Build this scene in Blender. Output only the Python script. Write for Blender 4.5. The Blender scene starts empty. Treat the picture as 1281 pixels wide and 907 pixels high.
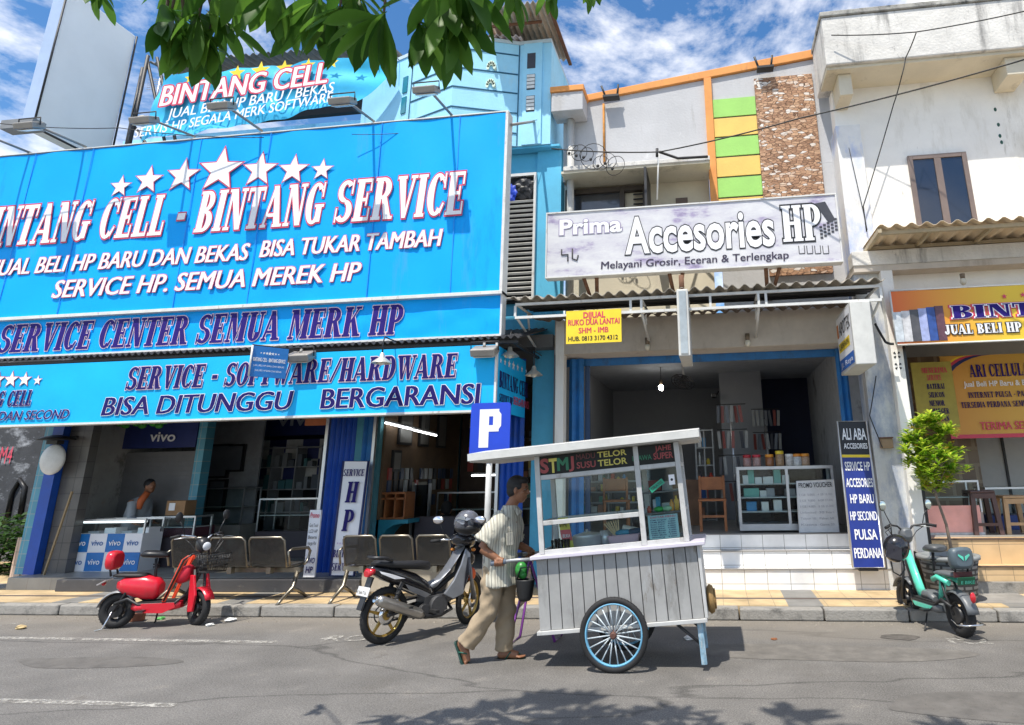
import bpy, bmesh, math, random
from mathutils import Vector, Matrix
rnd = random.Random(7)
C = bpy.context.scene.collection
S = bpy.context.scene
RAD = math.radians
V = Vector

# ------------------------------------------------------------------ camera
FPX, CX, CY = 809.23, 787.78, 366.96          # focal length and principal point of the photograph (1281 x 907)
PITCH, ROLL, YAW, EYE = RAD(15.5438), RAD(-1.1159), RAD(-7.0665), 1.65
fw = V((math.sin(YAW)*math.cos(PITCH), math.cos(YAW)*math.cos(PITCH), math.sin(PITCH)))
r0 = V((math.cos(YAW), -math.sin(YAW), 0)); u0 = r0.cross(fw)
RT = r0*math.cos(ROLL) + u0*math.sin(ROLL); UP = -r0*math.sin(ROLL) + u0*math.cos(ROLL)
cam = bpy.data.objects.new('camera', bpy.data.cameras.new('camera')); C.objects.link(cam)
cam.matrix_world = Matrix(((RT.x, UP.x, -fw.x, 0), (RT.y, UP.y, -fw.y, 0), (RT.z, UP.z, -fw.z, EYE), (0, 0, 0, 1)))
cam.data.sensor_fit = 'HORIZONTAL'; cam.data.sensor_width = 36; cam.data.lens = FPX*36/1281
cam.data.shift_x = (640.5-CX)/1281; cam.data.shift_y = (CY-453.5)/1281
cam.data.clip_start = .05; cam.data.clip_end = 2000
S.camera = cam
S.render.resolution_x = 1024; S.render.resolution_y = 725

# ------------------------------------------------------------------ light
SUND = V((.16, .44, -1)).normalized()          # direction the sunlight travels
sun = bpy.data.objects.new('sun', bpy.data.lights.new('sun', 'SUN')); C.objects.link(sun)
sun.rotation_euler = SUND.to_track_quat('-Z', 'Y').to_euler(); sun.location = (-5, -8, 30)
sun.data.energy = 3.4; sun.data.angle = RAD(.5); sun.data.color = (1, .945, .85)
W = bpy.data.worlds.new('World'); S.world = W; W.use_nodes = True
nt = W.node_tree; nt.nodes.clear(); L = nt.links.new
def wn(t, **k):
    n = nt.nodes.new(t)
    for a, b in k.items(): setattr(n, a, b)
    return n
sky = wn('ShaderNodeTexSky', sky_type='NISHITA', sun_disc=False)
sky.sun_elevation = math.asin(-SUND.z); sky.sun_rotation = math.atan2(-SUND.x, -SUND.y)
sky.air_density = 1.0; sky.dust_density = .3; sky.ozone_density = 2.2
tc = wn('ShaderNodeTexCoord'); mp = wn('ShaderNodeMapping'); mp.inputs['Scale'].default_value = (1.3, 1.3, 2.6)
mp.inputs['Location'].default_value = (.35, .1, .2)
L(tc.outputs['Generated'], mp.inputs['Vector'])
n1 = wn('ShaderNodeTexNoise'); n1.inputs['Scale'].default_value = 2.2; n1.inputs['Detail'].default_value = 9; n1.inputs['Roughness'].default_value = .62; n1.inputs['Distortion'].default_value = .35
L(mp.outputs[0], n1.inputs['Vector'])
n2 = wn('ShaderNodeTexNoise'); n2.inputs['Scale'].default_value = 14; n2.inputs['Detail'].default_value = 5; n2.inputs['Roughness'].default_value = .6
L(mp.outputs[0], n2.inputs['Vector'])
ad = wn('ShaderNodeMath', operation='MULTIPLY_ADD'); L(n2.outputs[0], ad.inputs[0]); ad.inputs[1].default_value = .28; L(n1.outputs[0], ad.inputs[2])
cr = wn('ShaderNodeValToRGB'); cr.color_ramp.elements[0].position = .57; cr.color_ramp.elements[1].position = .82
cr.color_ramp.elements[0].color = (0, 0, 0, 1); cr.color_ramp.elements[1].color = (.95, .95, .95, 1)
L(ad.outputs[0], cr.inputs[0])
hsv = wn('ShaderNodeHueSaturation'); hsv.inputs['Saturation'].default_value = 1.25; hsv.inputs['Value'].default_value = .80
L(sky.outputs[0], hsv.inputs['Color'])
mx = wn('ShaderNodeMix', data_type='RGBA'); L(cr.outputs[0], mx.inputs[0]); L(hsv.outputs[0], mx.inputs[6]); mx.inputs[7].default_value = (7.2, 7.0, 6.8, 1)
bg = wn('ShaderNodeBackground'); bg.inputs['Strength'].default_value = .14; L(mx.outputs[2], bg.inputs['Color'])
L(bg.outputs[0], wn('ShaderNodeOutputWorld').inputs['Surface'])
S.view_settings.view_transform = 'Standard'; S.view_settings.look = 'None'; S.view_settings.gamma = 1
S.view_settings.use_curve_mapping = False; S.view_settings.exposure = .80

# ------------------------------------------------------------------ helpers
def ray(u, v): return (u-CX)*RT - (v-CY)*UP + FPX*fw
EYEP = V((0, 0, EYE))
def P(u, v, y):                               # point of the plane y = const seen at photograph pixel (u, v)
    d = ray(u, v); return EYEP + d*(y/d.y)
def G(u, v, z=0.):                            # point of a level plane
    d = ray(u, v); return EYEP + d*((z-EYE)/d.z)
def XP(u, v, x):                              # point of a plane x = const
    d = ray(u, v); return EYEP + d*(x/d.x)

_mats = {}
def mat(name, col=(.5, .5, .5), rough=.6, metal=0., var=.12, vs=6., bump=.0, bs=60., dirt=None, spec=.5, emit=None, coat=0.):
    """plain painted/plastic/metal surface with noise in colour, optional bump and stains"""
    if name in _mats: return _mats[name]
    m = bpy.data.materials.new(name); m.use_nodes = True; t = m.node_tree; b = t.nodes['Principled BSDF']
    def nd(k, **kw):
        n = t.nodes.new(k)
        for a, c in kw.items(): setattr(n, a, c)
        return n
    lk = t.links.new
    b.inputs['Roughness'].default_value = rough; b.inputs['Metallic'].default_value = metal
    b.inputs['Specular IOR Level'].default_value = spec
    if coat: b.inputs['Coat Weight'].default_value = coat; b.inputs['Coat Roughness'].default_value = .08
    c4 = (*col, 1)
    co = nd('ShaderNodeTexCoord')
    nz = nd('ShaderNodeTexNoise'); nz.inputs['Scale'].default_value = vs; nz.inputs['Detail'].default_value = 6; nz.inputs['Roughness'].default_value = .65
    lk(co.outputs['Object'], nz.inputs['Vector'])
    hs = nd('ShaderNodeMix', data_type='RGBA')
    hs.inputs[6].default_value = (*[max(0, c*(1-var)) for c in col], 1); hs.inputs[7].default_value = (*[min(1, c*(1+var)) for c in col], 1)
    rm = nd('ShaderNodeMapRange'); rm.inputs[1].default_value = .3; rm.inputs[2].default_value = .7
    lk(nz.outputs[0], rm.inputs[0]); lk(rm.outputs[0], hs.inputs[0])
    out = hs.outputs[2]
    if dirt:
        for (dc, amt, sc, stretch) in dirt:
            mpn = nd('ShaderNodeMapping'); mpn.inputs['Scale'].default_value = (sc, sc, sc*stretch)
            lk(co.outputs['Object'], mpn.inputs[0])
            dn = nd('ShaderNodeTexNoise'); dn.inputs['Scale'].default_value = 1; dn.inputs['Detail'].default_value = 8; dn.inputs['Roughness'].default_value = .7
            lk(mpn.outputs[0], dn.inputs['Vector'])
            rr = nd('ShaderNodeMapRange'); rr.inputs[1].default_value = .68-amt*.35; rr.inputs[2].default_value = .78-amt*.2
            lk(dn.outputs[0], rr.inputs[0])
            mm = nd('ShaderNodeMix', data_type='RGBA'); mm.inputs[7].default_value = (*dc, 1)
            lk(rr.outputs[0], mm.inputs[0]); lk(out, mm.inputs[6]); out = mm.outputs[2]
    lk(out, b.inputs['Base Color'])
    rv = nd('ShaderNodeMapRange'); rv.inputs[3].default_value = max(.03, rough-.08); rv.inputs[4].default_value = min(1, rough+.1)
    lk(nz.outputs[0], rv.inputs[0]); lk(rv.outputs[0], b.inputs['Roughness'])
    if bump:
        bn = nd('ShaderNodeTexNoise'); bn.inputs['Scale'].default_value = bs; bn.inputs['Detail'].default_value = 5
        lk(co.outputs['Object'], bn.inputs['Vector'])
        bp = nd('ShaderNodeBump'); bp.inputs['Strength'].default_value = bump; bp.inputs['Distance'].default_value = .02
        lk(bn.outputs[0], bp.inputs['Height']); lk(bp.outputs[0], b.inputs['Normal'])
    if emit:
        b.inputs['Emission Color'].default_value = (*emit[0], 1); b.inputs['Emission Strength'].default_value = emit[1]
    _mats[name] = m; return m

def tree_of(m):
    t = m.node_tree
    def nd(k, **kw):
        n = t.nodes.new(k)
        for a, c in kw.items(): setattr(n, a, c)
        return n
    return t, nd, t.links.new
def tile_mat(name, c1, c2, grout, w, h, axes='XZ', rough=.35, gap=.006, bump=.35, extra=None, offset=0., spec=.5):
    if name in _mats: return _mats[name]
    m = mat(name, c1, rough, spec=spec); t, nd, lk = tree_of(m); b = t.nodes['Principled BSDF']
    co = nd('ShaderNodeTexCoord'); sp = nd('ShaderNodeSeparateXYZ'); cb = nd('ShaderNodeCombineXYZ')
    lk(co.outputs['Object'], sp.inputs[0])
    lk(sp.outputs[axes[0]], cb.inputs[0]); lk(sp.outputs[axes[1]], cb.inputs[1])
    br = nd('ShaderNodeTexBrick'); br.offset = offset; br.squash = 1
    br.inputs['Scale'].default_value = 1; br.inputs['Brick Width'].default_value = w; br.inputs['Row Height'].default_value = h
    br.inputs['Mortar Size'].default_value = gap; br.inputs['Mortar Smooth'].default_value = .1; br.inputs['Bias'].default_value = 0
    br.inputs['Color1'].default_value = (*c1, 1); br.inputs['Color2'].default_value = (*c2, 1); br.inputs['Mortar'].default_value = (*grout, 1)
    lk(cb.outputs[0], br.inputs['Vector'])
    nz = nd('ShaderNodeTexNoise'); nz.inputs['Scale'].default_value = 3; nz.inputs['Detail'].default_value = 8; lk(co.outputs['Object'], nz.inputs['Vector'])
    rm = nd('ShaderNodeMapRange'); rm.inputs[1].default_value = .3; rm.inputs[2].default_value = .75; rm.inputs[3].default_value = 1.08; rm.inputs[4].default_value = .78
    lk(nz.outputs[0], rm.inputs[0])
    mu = nd('ShaderNodeMix', data_type='RGBA', blend_type='MULTIPLY'); mu.inputs[0].default_value = 1
    lk(br.outputs[0], mu.inputs[6]); lk(rm.outputs[0], mu.inputs[7]); lk(mu.outputs[2], b.inputs['Base Color'])
    bp = nd('ShaderNodeBump'); bp.invert = True; bp.inputs['Strength'].default_value = bump; bp.inputs['Distance'].default_value = .01
    lk(br.outputs['Fac'], bp.inputs['Height']); lk(bp.outputs[0], b.inputs['Normal'])
    return m
def glass_mat(name, tint=(.9, .95, .95), refl=.12):
    if name in _mats: return _mats[name]
    m = bpy.data.materials.new(name); m.use_nodes = True; t, nd, lk = tree_of(m); t.nodes.clear()
    tr = nd('ShaderNodeBsdfTransparent'); tr.inputs[0].default_value = (*tint, 1)
    gl = nd('ShaderNodeBsdfGlossy'); gl.inputs['Roughness'].default_value = .03
    fr = nd('ShaderNodeFresnel'); fr.inputs[0].default_value = 1.25
    ms = nd('ShaderNodeMixShader'); lk(fr.outputs[0], ms.inputs[0]); lk(tr.outputs[0], ms.inputs[1]); lk(gl.outputs[0], ms.inputs[2])
    lk(ms.outputs[0], nd('ShaderNodeOutputMaterial').inputs[0]); _mats[name] = m; return m

class MB:
    def __init__(s): s.v = []; s.f = []; s.sm = set()
    def add(s, vs, fs, smooth=False):
        o = len(s.v); s.v += [V(p) for p in vs]
        for f in fs:
            if smooth: s.sm.add(len(s.f))
            s.f.append([i+o for i in f])
        return s
    def box(s, x0, x1, y0, y1, z0, z1):
        if x0 > x1: x0, x1 = x1, x0
        if y0 > y1: y0, y1 = y1, y0
        if z0 > z1: z0, z1 = z1, z0
        return s.add([(x0,y0,z0),(x1,y0,z0),(x1,y1,z0),(x0,y1,z0),(x0,y0,z1),(x1,y0,z1),(x1,y1,z1),(x0,y1,z1)],
                     [(0,3,2,1),(4,5,6,7),(0,1,5,4),(1,2,6,5),(2,3,7,6),(3,0,4,7)])
    def obox(s, c, size, M=None):
        h = [a/2 for a in size]; M = M or Matrix.Identity(3); c = V(c)
        vs = [c + M @ V((sx*h[0], sy*h[1], sz*h[2])) for sz in (-1,1) for sx, sy in ((-1,-1),(1,-1),(1,1),(-1,1))]
        return s.add(vs, [(0,3,2,1),(4,5,6,7),(0,1,5,4),(1,2,6,5),(2,3,7,6),(3,0,4,7)])
    def prism(s, poly, vec):
        n = len(poly); a = [V(p) for p in poly]; vec = V(vec)
        fs = [tuple(range(n-1, -1, -1)), tuple(range(n, 2*n))] + [(i, (i+1) % n, (i+1) % n+n, i+n) for i in range(n)]
        return s.add(a + [p+vec for p in a], fs)
    def poly(s, pts): return s.add(pts, [tuple(range(len(pts)))])
    def tube(s, pts, r, n=8, closed=False, cap=True, sy=1.):
        pts = [V(p) for p in pts]; m = len(pts); rs = r if isinstance(r, (list, tuple)) else [r]*m
        rings = []; prev = None
        for i, p in enumerate(pts):
            if closed: d = pts[(i+1) % m]-pts[i-1]
            else: d = pts[min(i+1, m-1)]-pts[max(i-1, 0)]
            d.normalize()
            if prev is None:
                a = V((0,0,1)) if abs(d.z) < .9 else V((1,0,0))
                x = a.cross(d).normalized()
            else: x = (prev - d*prev.dot(d)).normalized()
            prev = x; y = d.cross(x)
            rings.append([p + x*(rs[i]*math.cos(2*math.pi*k/n)) + y*(rs[i]*sy*math.sin(2*math.pi*k/n)) for k in range(n)])
        vs = [q for ring in rings for q in ring]; fs = []
        for i in range(m if closed else m-1):
            j = (i+1) % m
            for k in range(n): fs.append((i*n+k, i*n+(k+1) % n, j*n+(k+1) % n, j*n+k))
        s.add(vs, fs, True)
        if cap and not closed:
            o = len(s.v)-len(vs); s.f.append([o+k for k in range(n-1, -1, -1)]); s.f.append([o+(m-1)*n+k for k in range(n)])
        return s
    def cyl(s, a, b, r, r2=None, n=14): return s.tube([a, b], [r, r if r2 is None else r2], n)
    def lathe(s, prof, o, axis=(0,0,1), n=20, cap=True):
        ax = V(axis).normalized(); a = V((0,0,1)) if abs(ax.z) < .9 else V((1,0,0)); x = a.cross(ax).normalized(); y = ax.cross(x); o = V(o)
        vs = [o + ax*h + x*(r*math.cos(2*math.pi*k/n)) + y*(r*math.sin(2*math.pi*k/n)) for r, h in prof for k in range(n)]
        fs = [(i*n+k, i*n+(k+1) % n, (i+1)*n+(k+1) % n, (i+1)*n+k) for i in range(len(prof)-1) for k in range(n)]
        s.add(vs, fs, True)
        if cap:
            oo = len(s.v)-len(vs); m = len(prof); s.f.append([oo+k for k in range(n-1,-1,-1)]); s.f.append([oo+(m-1)*n+k for k in range(n)])
        return s
    def torus(s, c, axis, R, r, n=32, m=8, a0=0., a1=360., x=None, sy=1.):
        ax = V(axis).normalized(); a = V((0,0,1)) if abs(ax.z) < .9 else V((1,0,0))
        x = V(x) if x else a.cross(ax).normalized(); y = ax.cross(x); c = V(c)
        full = abs(a1-a0) > 359; k = n if full else n+1
        pts = [c + x*(R*math.cos(RAD(a0+(a1-a0)*i/n))) + y*(R*math.sin(RAD(a0+(a1-a0)*i/n))) for i in range(k)]
        return s.tube(pts, r, m, closed=full, sy=sy)
    def ball(s, c, rx, ry=None, rz=None, n=16, m=10, M=None):
        ry = ry or rx; rz = rz or rx; c = V(c); M = M or Matrix.Identity(3)
        vs = [c + M @ V((0,0,-rz))]
        for i in range(1, m):
            t = math.pi*i/m
            vs += [c + M @ V((rx*math.sin(t)*math.cos(2*math.pi*k/n), ry*math.sin(t)*math.sin(2*math.pi*k/n), -rz*math.cos(t))) for k in range(n)]
        vs.append(c + M @ V((0,0,rz))); fs = [(0, 1+(k+1) % n, 1+k) for k in range(n)]
        for i in range(m-2): fs += [(1+i*n+k, 1+i*n+(k+1) % n, 1+(i+1)*n+(k+1) % n, 1+(i+1)*n+k) for k in range(n)]
        q = len(vs)-1; fs += [(q, 1+(m-2)*n+k, 1+(m-2)*n+(k+1) % n) for k in range(n)]
        return s.add(vs, fs, True)
    def loft(s, rings, smooth=True, cap=True):
        n = len(rings[0]); vs = [p for r in rings for p in r]
        fs = [(i*n+k, i*n+(k+1) % n, (i+1)*n+(k+1) % n, (i+1)*n+k) for i in range(len(rings)-1) for k in range(n)]
        s.add(vs, fs, smooth)
        if cap:
            o = len(s.v)-len(vs); s.f.append([o+k for k in range(n-1,-1,-1)]); s.f.append([o+(len(rings)-1)*n+k for k in range(n)])
        return s
    def grid(s, fn, nu, nv, smooth=True):
        vs = [fn(i/nu, j/nv) for j in range(nv+1) for i in range(nu+1)]
        fs = [(j*(nu+1)+i, j*(nu+1)+i+1, (j+1)*(nu+1)+i+1, (j+1)*(nu+1)+i) for j in range(nv) for i in range(nu)]
        return s.add(vs, fs, smooth)
    def mesh(s, name):
        me = bpy.data.meshes.new(name); me.from_pydata([tuple(p) for p in s.v], [], s.f)
        me.polygons.foreach_set('use_smooth', [i in s.sm for i in range(len(s.f))]); me.update(); return me
    def build(s, name, m, parent=None, bevel=0., segs=2, shade=None, fix=False, remesh=0., smooth_it=0):
        me = s.mesh(name)
        if bevel or fix:
            b = bmesh.new(); b.from_mesh(me)
            if fix: bmesh.ops.recalc_face_normals(b, faces=b.faces)
            if bevel:
                es = [e for e in b.edges if len(e.link_faces) == 2 and e.calc_face_angle(0) > .6]
                bmesh.ops.bevel(b, geom=es, offset=bevel, segments=segs, affect='EDGES', profile=.5, clamp_overlap=True)
            b.to_mesh(me); b.free()
        o = bpy.data.objects.new(name, me); C.objects.link(o)
        if remesh:
            md = o.modifiers.new('r', 'REMESH'); md.mode = 'VOXEL'; md.voxel_size = remesh; md.use_smooth_shade = True
            if smooth_it:
                ms = o.modifiers.new('s', 'SMOOTH'); ms.factor = .5; ms.iterations = smooth_it
            dg = bpy.context.evaluated_depsgraph_get(); dg.update()
            me2 = bpy.data.meshes.new_from_object(o.evaluated_get(dg)); o.modifiers.clear(); o.data = me2; me = me2
            me.polygons.foreach_set('use_smooth', [True]*len(me.polygons))
        if shade is not None: me.polygons.foreach_set('use_smooth', [shade]*len(me.polygons))
        me.materials.clear(); me.materials.append(m)
        link(o, parent); return o

_local = set()
def link(o, parent):
    if parent is not None:
        o.parent = parent
        root = parent
        while root.parent: root = root.parent
        if root.name not in _local:                     # built in place: keep the world coordinates
            o.matrix_parent_inverse = (Matrix.Identity(4) if parent.parent else parent.matrix_basis.inverted())
def tag(o, label, cat, group=None, kind=None):
    o['label'] = label; o['category'] = cat
    if group: o['group'] = group
    if kind: o['kind'] = kind
    return o
def struct(o): o['kind'] = 'structure'; return o
def thing(name, label, cat, loc=(0,0,0), rz=0., group=None, local=False, rot=None):
    o = bpy.data.objects.new(name, None); C.objects.link(o); o.empty_display_size = .2
    o.location = loc; o.rotation_euler = rot or (0, 0, rz)
    if local: _local.add(o.name)
    return tag(o, label, cat, group)
def dup(root, loc=None, rz=None, label=None, delta=None):
    def cp(o, par):
        c = o.copy(); C.objects.link(c); c.parent = par
        for ch in [k for k in o.children]: cp(ch, c)
        return c
    r = cp(root, None)
    if root.name in _local: _local.add(r.name)
    if loc is not None: r.location = loc
    if delta is not None: r.location = root.location + V(delta)
    if rz is not None: r.rotation_euler = (0, 0, rz)
    if label: r['label'] = label
    return r

# ------------------------------------------------------------------ lettering
def _g():
    S_ = .25; g = {}
    def R(a, b, c, d): return ('Q', [(a,b),(c,b),(c,d),(a,d)])
    def Q(*p): return ('Q', list(p))
    def A(cx, cy, rx, ry, a0, a1, tv, th): return ('A', (cx,cy,rx,ry,a0,a1,tv,th))
    def st(x, w=S_, o=.055): return [R(x,0,x+w,1), R(x-o,0,x+w+o,.075), R(x-o,.925,x+w+o,1)]
    bowl = lambda cy, ry, rx, x=.33, tv=.22: [A(x,cy,rx,ry,-90,90,tv,.085), R(.2,cy+ry-.085,x+.01,cy+ry), R(.2,cy-ry,x+.01,cy-ry+.085)]
    g['B'] = (st(.06)+bowl(.755,.245,.29)+bowl(.265,.265,.34,.33,.24), .70)
    g['D'] = (st(.06)+bowl(.5,.5,.38,.33,.25), .74)
    g['P'] = (st(.06)+bowl(.70,.30,.34), .70)
    g['R'] = (st(.06)+bowl(.74,.26,.33)+[Q((.34,.5),(.53,.52),(.80,0),(.52,0)), R(.5,0,.84,.07)], .82)
    cc = [A(.36,.5,.36,.5,48,312,.25,.085), R(.60,.64,.66,1), Q((.55,.86),(.66,.80),(.62,.70),(.50,.86))]
    g['C'] = (cc+[Q((.50,.12),(.56,.04),(.68,.28),(.62,.30))], .70)
    g['G'] = (cc+[R(.44,.05,.66,.44), R(.38,.40,.74,.47)], .76)
    g['O'] = ([A(.37,.5,.37,.5,0,360,.24,.075)], .74)
    E = st(.06)+[R(.2,.915,.62,1), R(.2,.46,.50,.54)]
    g['E'] = (E+[R(.2,0,.64,.085), R(.56,.70,.62,1), R(.44,.34,.50,.66), R(.58,0,.64,.30)], .68)
    g['F'] = (E+[R(.56,.70,.62,1), R(.44,.34,.50,.66)], .64)
    g['L'] = (st(.06)+[R(.2,0,.60,.085), R(.54,0,.60,.32)], .63)
    g['I'] = (st(.06), .37)
    g['H'] = (st(.06)+st(.48)+[R(.2,.455,.6,.545)], .79)
    g['K'] = (st(.06)+[Q((.27,.38),(.30,.52),(.60,.97),(.68,.97)), Q((.33,.56),(.46,.70),(.80,0),(.52,0)), R(.5,0,.84,.075), R(.5,.925,.76,1)], .82)
    g['M'] = ([R(.10,0,.19,1), R(.03,0,.28,.075), R(.03,.925,.24,1), Q((.10,1),(.36,1),(.56,.22),(.48,.0)), Q((.48,0),(.56,.22),(.76,1),(.70,1))]+st(.68), 1.0)
    g['N'] = ([R(.10,0,.19,1), R(.03,0,.27,.075), R(.03,.925,.3,1), Q((.08,1),(.35,1),(.72,0),(.52,0)), R(.62,0,.71,1), R(.53,.925,.79,1)], .79)
    g['S'] = ([A(.33,.735,.31,.265,35,265,.20,.10), A(.34,.265,.33,.265,-145,85,.22,.10), Q((.14,.60),(.34,.46),(.52,.40),(.34,.56)), R(.56,.66,.62,1), R(.03,0,.09,.34)], .68)
    g['T'] = ([R(.22,0,.47,1), R(.15,0,.54,.075), R(0,.905,.69,1), R(0,.68,.065,1), R(.625,.68,.69,1)], .69)
    g['J'] = ([R(.25,.24,.50,1), R(.18,.925,.56,1), A(.26,.25,.24,.25,180,360,.22,.09), R(.02,.16,.20,.34)], .58)
    g['U'] = ([R(.07,.28,.32,1), R(.01,.925,.38,1), R(.58,.28,.67,1), R(.50,.925,.75,1), A(.37,.30,.30,.30,180,360,.25,.085)], .75)
    g['V'] = ([Q((.03,1),(.30,1),(.48,.0),(.34,0)), Q((.60,1),(.70,1),(.48,0),(.40,.0)), R(0,.925,.36,1), R(.52,.925,.78,1)], .76)
    g['W'] = ([Q((.03,1),(.29,1),(.44,0),(.31,0)), Q((.52,1),(.58,1),(.44,0),(.38,0)), Q((.42,1),(.68,1),(.83,0),(.70,0)), Q((.95,1),(1.03,1),(.83,0),(.77,0)), R(0,.925,.74,1), R(.86,.925,1.1,1)], 1.08)
    g['A'] = ([Q((.02,0),(.11,0),(.40,1),(.30,1)), Q((.26,1),(.46,1),(.78,0),(.52,0)), R(.16,.25,.6,.33), R(-.03,0,.20,.07), R(.46,0,.84,.07)], .81)
    g['-'] = ([R(.06,.34,.38,.50)], .44); g['/'] = ([Q((0,0),(.1,0),(.52,1),(.42,1))], .5); g['.'] = ([R(.04,0,.24,.18)], .28); g[' '] = ([], .34)
    return g
GL = _g()
def _off(p, e):
    n = len(p); out = []
    area = sum(p[i][0]*p[(i+1) % n][1]-p[(i+1) % n][0]*p[i][1] for i in range(n)); sg = 1 if area > 0 else -1
    for i in range(n):
        a, b, c = V((*p[i-1], 0)), V((*p[i], 0)), V((*p[(i+1) % n], 0))
        d1 = (b-a).normalized(); d2 = (c-b).normalized(); n1 = V((d1.y, -d1.x, 0))*sg; n2 = V((d2.y, -d2.x, 0))*sg
        k = n1+n2; k = k/max(.35, k.dot(n1)) if k.length > 1e-6 else n1
        q = b + k*e; out.append((q.x, q.y))
    return out
def serif_polys(txt, e=0., ex=None):
    """flat polygons (x, y, layer) of a slab serif string, cap height 1"""
    ex = e if ex is None else ex
    out = []; x = 0.
    for ch in txt:
        st, w = GL.get(ch, GL[' '])
        for li, (k, d) in enumerate(st):
            if k == 'Q':
                p = _off(d, e) if e else d
                out.append(([(x+a, b) for a, b in p], li))
            else:
                cx, cy, rx, ry, a0, a1, tv, th = d; n = 14 if a1-a0 < 200 else 24
                for i in range(n):
                    t0, t1 = RAD(a0+(a1-a0)*i/n), RAD(a0+(a1-a0)*(i+1)/n)
                    f = lambda t, r1, r2: (x+cx+r1*math.cos(t), cy+r2*math.sin(t))
                    out.append(([f(t0, rx+e, ry+e), f(t1, rx+e, ry+e), f(t1, max(.02, rx-tv-e), max(.02, ry-th-e)), f(t0, max(.02, rx-tv-e), max(.02, ry-th-e))], li))
        x += w+.055
    return out, x-.055
_tc = {}
def sans(txt, bold=0., shear=0.):
    key = (txt, bold, shear)
    if key in _tc: return _tc[key]
    c = bpy.data.curves.new('t', 'FONT'); c.body = txt; c.offset = bold; c.shear = shear; c.resolution_u = 3
    o = bpy.data.objects.new('t', c); C.objects.link(o)
    dg = bpy.context.evaluated_depsgraph_get(); dg.update()
    me = bpy.data.meshes.new_from_object(o.evaluated_get(dg))
    vs = [v.co.copy() for v in me.vertices]; fs = [tuple(p.vertices) for p in me.polygons]
    bpy.data.objects.remove(o); bpy.data.curves.remove(c); bpy.data.meshes.remove(me)
    _tc[key] = (vs, fs); return vs, fs
CAP = [max(v.y for v in sans('H')[0])]
def text(txt, A, B, h, m, parent, name='lettering', font='sans', shear=0., bold=0., outline=None, off=.005, up=None):
    """lettering along the base line A-B of a sign face, cap height h; outline = list of (material, width in cap heights)"""
    A, B = V(A), V(B); X = (B-A); wid = X.length; X.normalize(); Z = V(up) if up else V((0,0,1)); Z = (Z-X*Z.dot(X)).normalized(); N = X.cross(Z)
    if font == 'sans':
        vs0, fs0 = sans(txt, 0, shear); x0 = min(v.x for v in vs0); x1 = max(v.x for v in vs0); k = wid/(x1-x0); ky = h/CAP[0]
    lay = [(mm, w, i) for i, (mm, w) in enumerate(outline or [])]; lay = lay[::-1]; depth = off
    objs = []
    for mm, w in [(a, b) for a, b, _ in lay]+[(m, 0.)]:
        wb_ = {}                                            # one mesh per word
        if font == 'sans':
            vs, fs = sans(txt, bold+w*CAP[0], shear)
            heavy = any(c in txt for c in 'MNWK') and bold+w > .012
            if heavy: vs, fs = vs0, fs0                     # thicken these by stepped copies instead of an offset outline
            cps = [(0., 0.)]
            if heavy: cps += [(bold*s_+w*math.cos(a_*math.pi/4), w*math.sin(a_*math.pi/4)) for s_ in (-1, 1) for a_ in ((0, 2, 4, 6) if w < .03 else range(8))] if w else [(-bold, 0.), (bold, 0.), (-bold*.5, 0.), (bold*.5, 0.)]
            ux = [v.x-shear*v.y for v in vs]; iv = sorted((min(ux[q] for q in f), max(ux[q] for q in f), n_) for n_, f in enumerate(fs)); wd = {}; end = iv[0][1]; k_ = 0
            for a_, e_, n_ in iv:
                if a_ > end+.17: k_ += 1
                end = max(end, e_); wd.setdefault(k_, []).append(n_)
            for k_, ns in wd.items():
                b = wb_[k_] = MB(); ids = sorted({q for n_ in ns for q in fs[n_]}); ix = {q: i_ for i_, q in enumerate(ids)}; ff = [[ix[q] for q in fs[n_]] for n_ in ns]
                for ci, (ox, oy) in enumerate(cps): b.add([A + X*((vs[q].x-x0)*k+ox*ky*CAP[0]) + Z*(vs[q].y*ky+oy*h) + N*(depth+ci*.00022) for q in ids], ff)
        else:
            xw = 0.; ps, tot = serif_polys(txt, 0.); k = wid/(tot+shear)
            for k_, word in enumerate(txt.split(' ')):
                if word:
                    b = wb_[k_] = MB(); ps, tw_ = serif_polys(word, w)
                    for p, li in ps: b.poly([A + X*((xw+a+shear*c)*k) + Z*(c*h) + N*(depth+li*.0003) for a, c in p])
                    xw += tw_+.055
                xw += GL[' '][1]+.055
        for b in wb_.values(): objs.append(b.build(name if mm is m else name+'_outline', mm, parent))
        depth += .004
    return objs
def star(A, r, m, parent, outline=None, off=.006, X=V((1,0,0)), tilt=0., name='star'):
    N = V(X).cross(V((0,0,1))); objs = []
    for mm, rr, d in ([(outline[0], r*(1+outline[1]), off-.003)] if outline else [])+[(m, r, off)]:
        pts = []
        for i in range(10):
            a = RAD(90+36*i+tilt); q = rr if i % 2 == 0 else rr*.42
            pts.append(V(A)+V(X)*(q*math.cos(a))+V((0,0,1))*(q*math.sin(a))+N*d)
        b = MB()
        for i in range(10): b.add([V(A)+N*d, pts[i], pts[(i+1) % 10]], [(0,1,2)])
        objs.append(b.build(name if mm is m else name+'_outline', mm, parent))
    return objs
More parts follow.
